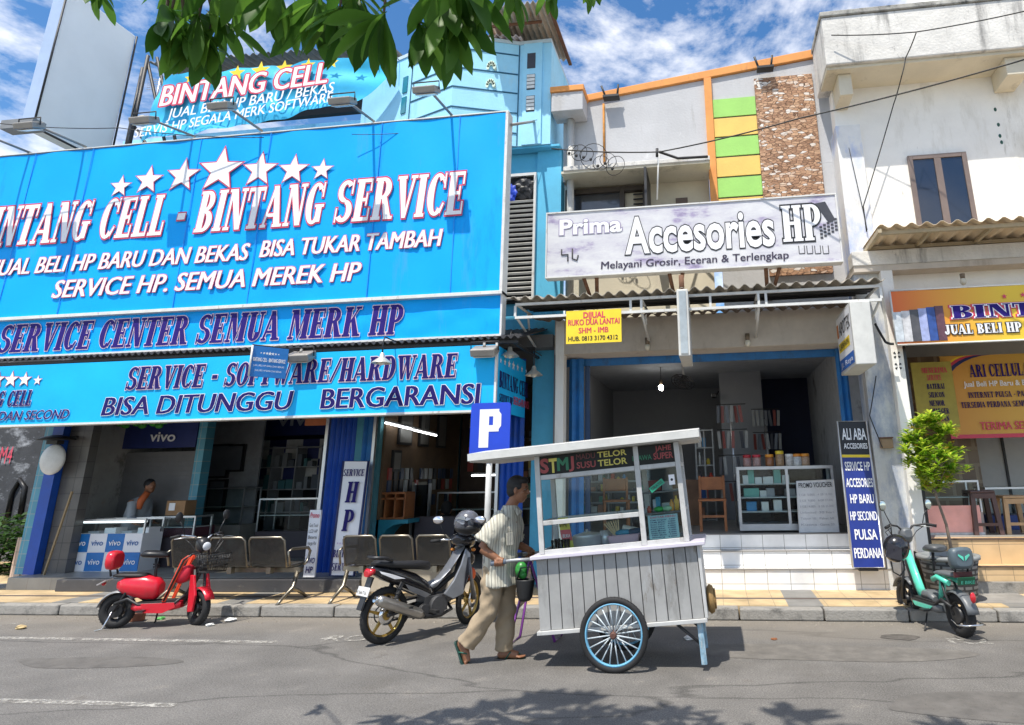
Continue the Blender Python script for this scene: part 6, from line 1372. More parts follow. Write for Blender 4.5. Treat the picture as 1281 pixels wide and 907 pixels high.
def stool(label, u, y, m, h=.45):
    p = P(u, 670, y); t = thing('plastic_stool', label, 'stool', (p.x, y, ZR), 0, local=True)
    b = MB(); 
    for sx in (-1,1):
        for sy in (-1,1):
            b.prism([(sx*.17-.03, sy*.17-.03, 0), (sx*.17+.03, sy*.17-.03, 0), (sx*.17+.03, sy*.17+.03, 0), (sx*.17-.03, sy*.17+.03, 0)], (-sx*.035, -sy*.035, h-.02))
    b.build('leg', m, t); MB().box(-.17,.17,-.17,.17,h-.02,h+.02).build('seat', m, t, bevel=.015)
    b = MB(); b.box(-.15,.15,-.175,-.155,h-.09,h-.021); b.box(-.16,.16,-.19,-.175,.12,.16); b.build('apron', m, t)
stool('dark brown plastic stool beside the pink sheeted counter', 1232, 10.4, mat('brown_plastic', (.09,.05,.045), .4), .58)
stool('tan plastic stool at the right edge of the right shop', 1272, 10.45, mat('tan_plastic', (.46,.30,.16), .4), .5)
# meter box and wiring on the pillar
t = thing('meter_box', 'rusty brown electric box on the blue and white pillar beside the tall navy sign', 'box', P(1109,555,9.4)); p = P(1109,555,9.4); MB().box(p.x-.08, p.x+.08, 9.36, 9.45, p.z-.06, p.z+.07).build('case', mat('brown_box', (.36,.24,.14), .6), t, bevel=.008); MB().box(p.x-.085, p.x+.085, 9.34, 9.455, p.z+.071, p.z+.085).build('lid', RUST, t)
cable('black wire looping down the peeling pillar beside the projecting light boxes', [P(1096,470,9.35), P(1088,520,9.4), P(1098,545,9.35), P(1104,560,9.34)], .008, .01)
cable('bundle of black wire along the pillar top by the orange banner', [P(1095,405,9.2), P(1108,428,9.1), P(1118,430,9.1)], .018, .01)
# potted tree
pt = thing('potted_tree', 'small bright green potted tree in a grey basket patterned pot before the right shop', 'tree', (2.70, 8.75, .13))
c = V((2.70, 8.75, .13))
MB().lathe([(.22,0),(.27,.08),(.31,.38),(.33,.46)], c, n=28).build('pot', tile_mat('basket_grey', (.20,.20,.20), (.25,.25,.24), (.05,.05,.05), .11, .055, 'XZ', offset=.5, gap=.012, bump=.8, rough=.8), pt)
MB().lathe([(.33,.46),(.355,.47),(.355,.51),(.30,.51),(.29,.45)], c, n=28, cap=False).build('rim', mat('pot_rim', (.24,.25,.25), .7), pt); MB().lathe([(.30,.44),(.001,.46)], c, n=20).build('soil', mat('soil', (.08,.055,.04), .95), pt)
tp = [c+V((.06,0,.45)), c+V((.03,-.02,.85)), c+V((-.03,0,1.15)), c+V((-.06,.02,1.5))]
b = MB(); b.tube(tp, [.022,.018,.016,.010], 7)
for k in range(9): s0 = V(tp[2]).lerp(tp[3], rnd.random()); b.tube([s0, s0+V((rnd.uniform(-.3,.3), rnd.uniform(-.3,.3), rnd.uniform(.1,.5)))], [.009,.004], 5)
b.build('trunk', mat('pale_bark', (.22,.17,.13), .9, var=.3, vs=14), pt)
def leaf(b, p, d, L_, w, up=V((0,0,1)), curl=.25):
    d = d.normalized(); s_ = d.cross(up); s_ = s_.normalized() if s_.length > 1e-3 else V((1,0,0)); n = s_.cross(d)
    a1 = p+d*L_*.35-n*curl*L_*.03; a2 = p+d*L_*.7-n*curl*L_*.18; a3 = p+d*L_-n*curl*L_*.42
    b.add([p, a1+s_*w*.45+n*w*.12, a1, a1-s_*w*.45+n*w*.12, a2+s_*w*.42+n*w*.10, a2, a2-s_*w*.42+n*w*.10, a3], [(0,1,2),(0,2,3),(1,4,5,2),(2,5,6,3),(4,7,5),(5,7,6)], True)
def leaf_mat(name, c1, c2, rough=.45, trans=.25):
    m = mat(name, c1, rough, var=.3, vs=3); t, nd, lk = tree_of(m); b = t.nodes['Principled BSDF']
    gi = nd('ShaderNodeNewGeometry'); mm = nd('ShaderNodeMix', data_type='RGBA'); mm.inputs[6].default_value = (*c1,1); mm.inputs[7].default_value = (*c2,1); lk(gi.outputs['Random Per Island'], mm.inputs[0]); lk(mm.outputs[2], b.inputs['Base Color'])
    tl_ = nd('ShaderNodeBsdfTranslucent'); lk(mm.outputs[2], tl_.inputs[0]); ms_ = nd('ShaderNodeMixShader'); ms_.inputs[0].default_value = trans
    lk(b.outputs[0], ms_.inputs[1]); lk(tl_.outputs[0], ms_.inputs[2]); lk(ms_.outputs[0], t.nodes['Material Output'].inputs[0]); return m
b = MB(); r2 = random.Random(3); cc = V((tp[3].x+.03, tp[3].y, 1.84))
cl = []
for k in range(48):
    a = r2.uniform(0, 6.28); z = r2.uniform(-.42,.42); R_ = .31*math.sqrt(max(.05,1-(z/.45)**2))*r2.uniform(.35,.97); cl.append(cc+V((R_*math.cos(a), R_*math.sin(a)*.9, z+.06*math.sin(a*3))))
for p in cl:
    for k in range(3):
        q0 = p+V((r2.gauss(0,.05), r2.gauss(0,.05), r2.gauss(0,.05)))
        for j in range(17):
            a = r2.uniform(0,6.28); d = V((math.cos(a), math.sin(a), r2.uniform(-.1,.9))); leaf(b, q0+V((0,0,r2.uniform(-.05,.03))), d, r2.uniform(.09,.14), r2.uniform(.03,.045))
b.build('crown', leaf_mat('bright_leaf', (.12,.34,.02), (.68,.76,.08), .4, .45), pt)
b = MB()
for k in range(22):
    p = cl[r2.randrange(len(cl))]+V((r2.gauss(0,.06), -.08+r2.gauss(0,.05), r2.gauss(0,.06)))
    for j in range(5): a = r2.uniform(0,6.28); leaf(b, p, V((math.cos(a), math.sin(a), .6)), .06, .022)
b.build('young_leaves', leaf_mat('copper_leaf', (.42,.16,.04), (.55,.35,.06), .4, .35), pt)
# hedge at the far left
hd = thing('hedge', 'dark green leafy hedge at the foot of the peeling dark wall at the far left', 'hedge', (-12.6, 11.4, 0))
b = MB(); r2 = random.Random(5)
for k in range(5200):
    p = V((r2.uniform(-17.5,-11.1), r2.uniform(10.6,11.9), 0)); hmax = .95+.18*math.sin(p.x*3)+.12*math.sin(p.x*7.3); p.z = hmax*r2.random()**.6
    a = r2.uniform(0,6.28); leaf(b, p, V((math.cos(a), math.sin(a)-.3, r2.uniform(-.2,.8))), r2.uniform(.12,.22), r2.uniform(.05,.09))
b.build('foliage', leaf_mat('hedge_leaf', (.018,.055,.010), (.06,.14,.022)), hd)
b = MB()
for k in range(30): x = -17.4+k*.21; b.tube([(x, 11.2+.2*math.sin(k*3), 0), (x+.1, 11.2, .7)], .012, 5)
b.build('stem', mat('hedge_stem', (.08,.06,.04), .9), hd)
# street tree on the camera's side: trunk and crown out of frame, a branch hanging into the picture
tr_ = thing('street_tree', 'broad leaved street tree whose drooping leaf clusters hang into the top of the view', 'tree', (-1.2, -1.6, 0))
BARK = mat('tree_bark', (.13,.10,.075), .95, var=.3, vs=10, bump=.5, bs=20)
b = MB(); b.tube([(-1.2,-1.6,0), (-1.25,-1.5,1.5), (-1.15,-1.2,3.2), (-1.3,-.6,4.6), (-1.6,.3,5.8)], [.24,.2,.18,.14,.09], 12); b.build('trunk', BARK, tr_)
r2 = random.Random(11)
LEAFM = leaf_mat('broad_leaf', (.045,.13,.018), (.15,.31,.04), .45, .5); LEAFM.node_tree.nodes['Principled BSDF'].inputs['Specular IOR Level'].default_value = .3
br = MB(); lv = MB()
def rosette(c, d, n, L_, spread=.9, droop=.5):
    d = V(d).normalized(); a0 = r2.uniform(0, 6.28); x = d.cross(V((.3,.2,1))).normalized(); y = d.cross(x)
    for k in range(n):
        a = a0+k*2.4; s = spread*(.45+.55*(k/n)); dirn = d*(1-s*.6)+x*math.cos(a)*s+y*math.sin(a)*s+V((0,0,-droop*r2.uniform(.4,1.1)))
        big_leaf(c+d*r2.uniform(-.06,.04), dirn, L_*r2.uniform(.75,1.15), L_*r2.uniform(.22,.29))
def big_leaf(p, d, L_, w):
    d = d.normalized(); up = V((0,0,1)); s_ = d.cross(up); s_ = s_.normalized() if s_.length > .05 else V((1,0,0)); n = s_.cross(d)
    tw = r2.uniform(-.7,.7); s_, n = s_*math.cos(tw)+n*math.sin(tw), n*math.cos(tw)-s_*math.sin(tw)
    curl = r2.uniform(.05,.35); rows = []; prof = (.05,.30,.62,.88,1.,.92,.62,.0)
    for i, q in enumerate(prof):
        t_ = i/(len(prof)-1); c = p+d*L_*t_-n*curl*L_*t_*t_; hw = w*.5*q; rows.append((c+s_*hw+n*hw*.35, c, c-s_*hw+n*hw*.35))
    vs = [v for r in rows for v in r]; fs = []
    for i in range(len(rows)-1):
        for k in range(2): fs.append((i*3+k, i*3+k+1, i*3+3+k+1, i*3+3+k))
    lv.add(vs, fs, True)
def pix(u, v, y): return P(u, v, y)
hub = V((-1.6, .3, 5.8))
tips = [(205,36,4.0,.30),(262,52,4.1,.3),(225,48,4.1,.3),(215,22,4.0,.36),(248,34,4.0,.36),(268,26,4.2,.33),(345,-6,4.0,.36),(395,10,4.2,.38),(450,12,4.3,.36),(480,28,4.0,.4),(560,26,4.1,.4),(585,-2,4.2,.34),(372,20,4.4,.32),(425,22,4.1,.34),(525,40,4.2,.34),(640,-6,4.3,.24),(690,-14,4.4,.2),(740,-12,4.3,.16),(120,-10,4.2,.22),(290,-30,4,.38),(230,-15,4.1,.3),(575,-20,4,.4)]
for u, v, y, L_ in [(a_, b_, c_*.72, d_*.72) for a_, b_, c_, d_ in tips]:
    p = pix(u, v-9, y); mid = hub.lerp(p, .55)+V((r2.uniform(-.2,.2), 0, .35)); br.tube([hub, hub.lerp(mid,.5)+V((0,0,.15)), mid, p+V((0,0,.14)), p], [.022,.016,.012,.009,.007], 6)
    for f_ in (.35,.5,.62): rosette(hub.lerp(p, f_)+V((r2.uniform(-.35,.35), 0, .55)), V((r2.uniform(-.5,.5),.1,.4)), 10, .3, 1., .3)
    rosette(p, V((r2.uniform(-.5,.5), .15, -.35)), 10, L_*1.35, 1., .7)
    if r2.random() < .3: rosette(p+V((r2.uniform(-.15,.15), r2.uniform(-.1,.2), .16)), V((r2.uniform(-.6,.6), .2, .1)), 9, L_*1.2, 1., .4)
for k in range(150):                                   # the rest of the crown, above and behind the camera
    a = r2.uniform(0, 6.28); R_ = 2.6*math.sqrt(r2.random()); p = V((-1.3+R_*math.cos(a)*1.05, -.1+R_*math.sin(a), r2.uniform(5.2,8.2)))
    if p.y > 2.6 and p.z < 3.2+p.y*1.0: p.z = 3.4+p.y*1.05
    if p.x > -.1 and p.y > 2.4: p.z += 1.2
    br.tube([hub+V((0,0,.3)), hub.lerp(p,.5)+V((0,0,.2)), p], [.03,.018,.008], 5); rosette(p, V((math.cos(a)*.4, math.sin(a)*.4, .5)), 13, .36, 1., .3)
br.build('branch', BARK, tr_); lv.build('crown', LEAFM, tr_)

# ------------------------------------------------------------------ overhead cables
cable('black power line rising to the right across the white building', [P(690,186,9.2), P(825,190,9.3), P(1000,148,8.6), P(1290,72,7.6)], .011, .03)
cable('thin black line along the top of the white building cornice', [P(1040,44,8.85), P(1146,40,8.6), P(1290,12,8.0)], .009, .02)
cable('twisted black drop wire hanging from the cornice to the white wall', [P(1146,41,8.6), P(1133,72,8.9), P(1128,95,8.9), P(1118,130,9.4), P(1080,258,9.45), P(1084,290,9.5)], .009, .015)
cable('thin black wire down the corner pilaster of the white building', [P(1062,185,9.48), P(1078,255,9.47), P(1085,288,9.47)], .006, 0)
cable('grey overhead wire crossing before the blank billboard on the left', [P(-20,152,7.8), P(150,160,8.0), P(330,172,8.35)], .007, .05)
cable('thin wire sagging from the billboard top to the cyan pilaster', [P(440,168,8.3), P(560,158,8.6), P(672,150,9.6)], .005, .05)
o = MB(); r2 = random.Random(2)
for k in range(7):
    c = P(712+k*9, 188+k*4+r2.uniform(-4,4), 9.5); o.ball(c, .025, .02, .03, 8, 6); o.torus(c+V((.05,0,.05)), (r2.uniform(-.4,.4),1,r2.uniform(-.4,.4)), r2.uniform(.10,.22), .006, 16, 4)
tag(o.build('cable_coil', CAB), 'messy coil of black service cable above the sun hood of the grey shop', 'cable')
t = thing('insulator_bracket', 'iron bracket with white rod carrying the wires above the grey shop sun hood', 'bracket', P(825,190,9.3)); b = MB(); b.tube([P(825,190,9.3), P(848,198,9.55), P(885,196,9.3)], .022, 6); b.tube([P(822,186,9.3), P(822,196,9.3)], .025, 6); b.build('arm', DARKM, t); MB().tube([P(824,192,9.3), P(822,250,9.5)], .014, 6).build('rod', WFRAME, t)
# ------------------------------------------------------------------ vehicles
def sup(c, hz, wy, n=16, e=2.6, tilt=0.):
    out = []
    for k in range(n):
        t = 2*math.pi*k/n; cs, sn = math.cos(t), math.sin(t)
        y = wy*math.copysign(abs(cs)**(2/e), cs); z = hz*math.copysign(abs(sn)**(2/e), sn)
        out.append(V((c[0]+z*math.sin(tilt), c[1]+y, c[2]+z*math.cos(tilt))))
    return out
def body(b, st, n=16, e=2.6):
    """st: (x, z, half height, half width[, tilt[, y]])"""
    return b.loft([sup((s[0], s[5] if len(s) > 5 else 0, s[1]), s[2], s[3], n, e, s[4] if len(s) > 4 else 0) for s in st])
GOLD = mat('gold_alloy', (.50,.33,.09), .32, metal=.75, var=.15)
GLOSSK = mat('gloss_black_paint', (.012,.012,.015), .18, var=.15, coat=.5)
SILVERP = mat('silver_paint', (.26,.27,.29), .3, metal=.6, var=.1)
CHROME = mat('chrome', (.75,.75,.75), .12, metal=1., var=.05)
ENG = mat('engine_grey', (.10,.10,.105), .5, metal=.5, var=.3)
TAILRED = mat('tail_lamp_red', (.5,.01,.02), .15, spec=.8)
WPLATE = mat('licence_plate_white', (.6,.6,.6), .4)
def wheel(par, x, R, tr, rimm, spokes, hub=.05, w=.012, disc=False, name='wheel', ang=0.):
    """tyre + rim as parts of a wheel part; axle along y, centre (x,0,R)"""
    c = V((x,0,R)); b = MB(); b.torus(c, (0,1,0), R-tr, tr, 40, 10, sy=1.05)
    for k in range(36):
        a = RAD(10*k); p = c+V((math.cos(a),0,math.sin(a)))*(R-.002); t = V((-math.sin(a),0,math.cos(a)))
        b.tube([p+V((0,-tr*.6,0))-t*.008, p+V((0,tr*.6,0))+t*.008], .004, 4)
    ty = b.build(name, RUBBER, par)
    b = MB(); ri = R-2*tr+.008
    b.lathe([(ri, -tr*.55), (ri+.008, -tr*.55), (ri+.008, tr*.55), (ri, tr*.55), (ri-.018, tr*.3), (ri-.018,-tr*.3), (ri,-tr*.55)], c, (0,1,0), 40, cap=False)
    for k in range(spokes):
        a = 2*math.pi*k/spokes+ang; d = V((math.cos(a),0,math.sin(a))); t = V((-math.sin(a),0,math.cos(a)))
        b.prism([c+d*hub*.8-t*w*1.4-V((0,.012,0)), c+d*(ri-.012)-t*w*.8-V((0,.012,0)), c+d*(ri-.012)+t*w*.8-V((0,.012,0)), c+d*hub*.8+t*w*1.4-V((0,.012,0))], (0,.024,0))
    b.cyl(c-V((0,.05,0)), c+V((0,.05,0)), hub); b.build('rim', rimm, ty)
    if disc:
        b = MB(); b.lathe([(.05,-.002),(.10,-.002),(.10,.002),(.05,.002),(.05,-.002)], c+V((0,-.055,0)), (0,1,0), 30, cap=False); b.build('brake_disc', CHROME, ty)
    return ty

def motorcycle(label, loc, rz, group=None):
    t = thing('motorcycle', label, 'motorcycle', loc, rz, local=True)
    wheel(t, 0, .29, .040, GOLD, 5, .05, .014, True, ang=.3); wheel(t, 1.22, .285, .036, GOLD, 5, .045, .013, True)
    # tail and side panels
    b = MB(); body(b, [(-.40,.80,.012,.03), (-.32,.775,.045,.07), (-.12,.73,.075,.10), (.12,.67,.095,.115), (.34,.58,.11,.115), (.50,.50,.09,.10), (.62,.42,.05,.08)]); b.build('side_panel', GLOSSK, t)
    for s in (-1, 1):
        b = MB(); b.prism([(-.26,s*.100,.765),(-.02,s*.123,.72),(.16,s*.127,.655),(.02,s*.127,.665),(-.22,s*.107,.735)], (0, s*.006, 0)); b.build('white_stripe', VWHITE, t)
        b = MB(); b.prism([(.16,s*.128,.60),(.40,s*.128,.50),(.52,s*.12,.44),(.44,s*.127,.42),(.22,s*.13,.52)], (0, s*.006, 0)); b.build('grey_stripe', SILVERP, t)
    b = MB(); body(b, [(-.30,.835,.012,.06), (-.22,.84,.03,.10), (.0,.815,.04,.115), (.2,.785,.042,.115), (.40,.765,.05,.10), (.52,.745,.05,.07), (.55,.73,.03,.04)], e=3); b.build('seat', mat('seat_vinyl', (.014,.014,.016), .55, var=.2, bump=.15, bs=120), t)
    b = MB(); b.tube([(-.02,-.11,.86), (-.2,-.12,.90), (-.36,-.07,.905), (-.38,0,.905), (-.36,.07,.905), (-.2,.12,.90), (-.02,.11,.86)], .018, 8); b.build('grab_rail', BLACKP, t)
    b = MB(); body(b, [(-.43,.74,.03,.05), (-.40,.75,.045,.075), (-.32,.765,.035,.085)]); b.build('tail_light', TAILRED, t)
    b = MB(); b.prism([(-.34,-.05,.70),(-.30,-.05,.70),(-.46,-.06,.45),(-.50,-.06,.38),(-.52,-.06,.39),(-.44,-.05,.52)], (0,.11,0)); b.build('rear_mudguard', BLACKP, t)
    pl_ = MB(); pl_.obox((-.455,0,.565), (.012,.25,.10), Matrix.Rotation(.5,3,'Y')); pl_.build('licence_plate', WPLATE, t)
    text('P 3641 QX', V((-.464,.10,.545)), V((-.464,-.10,.545)), .045, BLACKV, t, up=(-.5,0,.88), bold=.01, off=.012)
    # engine, frame, exhaust
    b = MB(); b.box(.46,.78,-.10,.10,.24,.42); b.cyl((.62,-.16,.31), (.62,.15,.31), .105, n=20); b.cyl((.74,-.05,.36), (.98,0,.40), .06); b.cyl((.45,-.13,.28), (.45,.12,.28), .07)
    for k in range(6): b.cyl((.80+.028*k,0,.373+.005*k), (.808+.028*k,0,.375+.005*k), .075)
    b.build('engine', ENG, t, bevel=.01)
    b = MB(); b.tube([(.0,.07,.29), (.45,.06,.34)], .022); b.tube([(.0,-.07,.29), (.45,-.06,.34)], .022); b.tube([(.62,0,.44), (.95,0,.62), (1.02,0,.84)], .03); b.tube([(.6,-.06,.22), (.34,-.1,.22), (.3,-.12,.22)], .012); b.tube([(.38,.10,.22), (.30,.20,.03), (.28,.22,.0)], .012); b.build('frame', DARKM, t)
    for s in (-1,1): b = MB(); b.tube([(.02,s*.09,.31), (.14,s*.10,.62)], .028); b.torus((.05,s*.092,.38),(.37,0,.93),.03,.006,12,5); [b.torus((.04+.018*k,s*.092,.36+.047*k),(.37,0,.93),.034,.007,12,5) for k in range(5)]; b.build('shock_absorber', DARKM, t)
    b = MB(); b.tube([(.80,-.02,.34), (.84,-.10,.24), (.66,-.15,.205), (.44,-.155,.22), (.34,-.155,.26)], [.02,.02,.02,.024,.03], 10); b.build('exhaust_pipe', BLACKP, t)
    b = MB(); b.tube([(.40,-.16,.24), (.34,-.165,.27), (-.16,-.175,.47), (-.20,-.175,.485)], [.04,.058,.058,.045], 16); m_ = b.build('muffler', STEEL, t); b = MB(); b.tube([(-.19,-.175,.482), (-.235,-.175,.50)], [.034,.034], 14); b.build('muffler_tip', CHROME, m_)
    b = MB(); b.obox((.02,-.16,.43),(.09,.02,.05)); b.build('muffler_bracket', ALU, t)
    b = MB(); b.obox((.53,-.20,.27),(.05,.14,.03)); b.obox((.53,.20,.27),(.05,.14,.03)); b.obox((.2,-.19,.36),(.04,.1,.02)); b.build('foot_peg', RUBBER, t)
    b = MB(); b.torus((0,.06,.29),(0,1,0),.09,.008,24,6); b.tube([(0,.06,.38),(.45,.06,.40)], .012); b.tube([(0,.06,.20),(.45,.06,.22)], .012); b.build('chain_guard', ENG, t)
    # leg shield and front
    for s in (-1,1):
        b = MB(); b.prism([(.70,s*.10,.42),(.80,s*.16,.36),(.93,s*.18,.40),(1.02,s*.17,.62),(1.06,s*.12,.84),(1.00,s*.10,.90),(.92,s*.12,.72),(.82,s*.12,.56)], (0, s*.03, 0)); b.build('leg_shield', SILVERP if s < 0 else SILVERP, t, bevel=.01)
        b = MB(); b.prism([(.93,s*.205,.44),(1.0,s*.20,.62),(1.04,s*.155,.80),(1.01,s*.15,.80),(.955,s*.19,.62)], (0,s*.008,0)); b.build('leg_shield_stripe', GLOSSK, t)
    b = MB(); body(b, [(.52,.50,.05,.075), (.66,.54,.06,.075,.5), (.80,.66,.075,.08,.7), (.92,.80,.075,.085,.8), (1.0,.90,.06,.08,.8)]); b.build('centre_cover', SILVERP, t)
    b = MB(); body(b, [(.86,1.0,.03,.06), (.93,1.005,.07,.15), (1.03,1.0,.09,.17), (1.10,.96,.07,.13), (1.16,.93,.03,.06)], e=2.3); b.build('handlebar_cover', GLOSSK, t)
    b = MB(); body(b, [(1.0,.86,.05,.10), (1.08,.80,.11,.14), (1.14,.76,.08,.11), (1.17,.74,.03,.05)], e=2.3); b.build('front_cowl', GLOSSK, t)
    b = MB(); b.ball((1.12,0,.955), .05,.09,.045); b.build('headlamp', mat('lamp_glass', (.6,.62,.65), .08, spec=.8), t)
    b = MB()
    for s in (-1,1): b.tube([(.98,s*.10,.995), (.93,s*.24,1.0), (.88,s*.36,.985)], .013); 
    b.build('handlebar', CHROME, t)
    b = MB()
    for s in (-1,1): b.tube([(.915,s*.27,.995), (.87,s*.385,.982)], .021, 10)
    b.build('grip', RUBBER, t)
    b = MB()
    for s in (-1,1): b.tube([(1.0,s*.20,.99), (.97,s*.30,.985), (.95,s*.37,.975)], .006, 6)
    b.build('brake_lever', ALU, t)
    for s in (-1,1):
        b = MB(); b.tube([(.955,s*.20,1.0), (.93,s*.25,1.10), (.90,s*.29,1.20)], .007, 6); m_ = b.build('mirror', BLACKP, t); MB().ball((.89,s*.30,1.235), .022,.085,.05).build('mirror_shell', BLACKP, m_)
        MB().ball((.876,s*.30,1.237), .014,.076,.043).build('mirror_glass', mat('mirror_white', (.75,.75,.8), .05, metal=.9), m_)
    b = MB()
    for s in (-1,1): b.tube([(1.03,s*.075,.82), (1.22,s*.075,.285)], [.022,.028], 10)
    b.build('fork', SILVERP, t)
    b = MB(); 
    rings = []
    for k in range(9):
        a = RAD(15+k*17); c = V((1.22+.325*math.cos(a),0,.285+.325*math.sin(a))); d = V((math.cos(a),0,math.sin(a))); rings.append([c+V((0,y,0))-d*(abs(y)/.06)**2*.03 for y in (-.062,-.04,0,.04,.062)]+[c+V((0,y,0))-d*(.006+(abs(y)/.06)**2*.03) for y in (.062,.04,0,-.04,-.062)])
    b.loft(rings); b.build('front_mudguard', GLOSSK, t)
    for s in (-1,1): MB().ball((1.02,s*.15,.88), .03,.03,.02).build('indicator', mat('indicator_orange', (.6,.2,.02), .2), t)
    return t
def steer(t, names, px, ang):
    M_ = Matrix.Translation((px,0,0)) @ Matrix.Rotation(ang,4,'Z') @ Matrix.Translation((-px,0,0))
    def go(o):
        o.data.transform(M_)
        for c in o.children: go(c)
    for c in t.children:
        if c.name.split('.')[0] in names or any(c is n for n in names): go(c)
mc = motorcycle('black and silver underbone motorcycle with gold wheels parked before the blue shop', (-3.52, 7.02, 0), RAD(57)); mc.scale = (.91, .91, .94)
for c_ in mc.children:
    if c_.name.split('.')[0] in ('side_panel','seat','grab_rail','tail_light','rear_mudguard','licence_plate','white_stripe','lettering'):
        for v_ in c_.data.vertices:
            if v_.co.x < 0: v_.co.x *= .62
steer(mc, {'handlebar','grip','brake_lever','mirror','handlebar_cover','front_cowl','headlamp','fork','front_mudguard','indicator'}, 1.08, RAD(24)); steer(mc, [c for c in mc.children if c.name.startswith('wheel')][1:2], 1.08, RAD(24))
mc2 = dup(mc, (P(1275,735,9.0).x+1.52, 9.05, .13), RAD(183), 'motorcycle cut off by the right edge of the photo, only a black tyre showing')
mc['group'] = mc2['group'] = 'underbone motorcycles'
hm = thing('helmet', 'dark grey and black helmet hung on the handlebar of the black motorcycle', 'helmet', P(584,655,7.7))
c = P(584,654,7.7)
Mh = Matrix.Rotation(-.15,3,'Y')
b = MB(); b.ball(c, .15, .13, .145, 24, 16, Mh); b.build('shell', mat('helmet_grey', (.10,.105,.125), .22, var=.4, vs=6, coat=.5), hm)
b = MB(); b.ball(c+V((.015,0,-.055)), .152,.133,.075, 24, 10); b.build('lower_rim', BLACKP, hm)
b = MB(); b.prism([c+V((.03,-.134,.07)), c+V((.15,-.06,.03)), c+V((.16,-.05,-.06)), c+V((.02,-.142,-.03))], (0,.02,0)); b.prism([c+V((.10,-.125,.02)), c+V((.24,-.08,-.02)), c+V((.24,.08,-.02)), c+V((.10,.125,.02))], (0,0,.012)); b.build('visor', mat('visor_smoke', (.03,.03,.04), .08, spec=.8), hm)
b = MB(); b.prism([c+V((-.10,-.115,.06)), c+V((.05,-.138,.03)), c+V((.10,-.128,.05)), c+V((-.02,-.125,.085))], (0,.004,0)); b.prism([c+V((-.13,-.08,-.01)), c+V((.0,-.137,-.01)), c+V((.03,-.14,.0)), c+V((-.09,-.11,.03))], (0,.004,0)); b.build('decal', SILVERP, hm)
o = MB(); c = P(589,718,7.9); o.ball(c, .06,.05,.075, 10, 8); tag(o.build('orange_bag', mat('orange_plastic', (.85,.12,.02), .4)), 'bright orange plastic bag hanging at the front fork of the black motorcycle', 'bag')

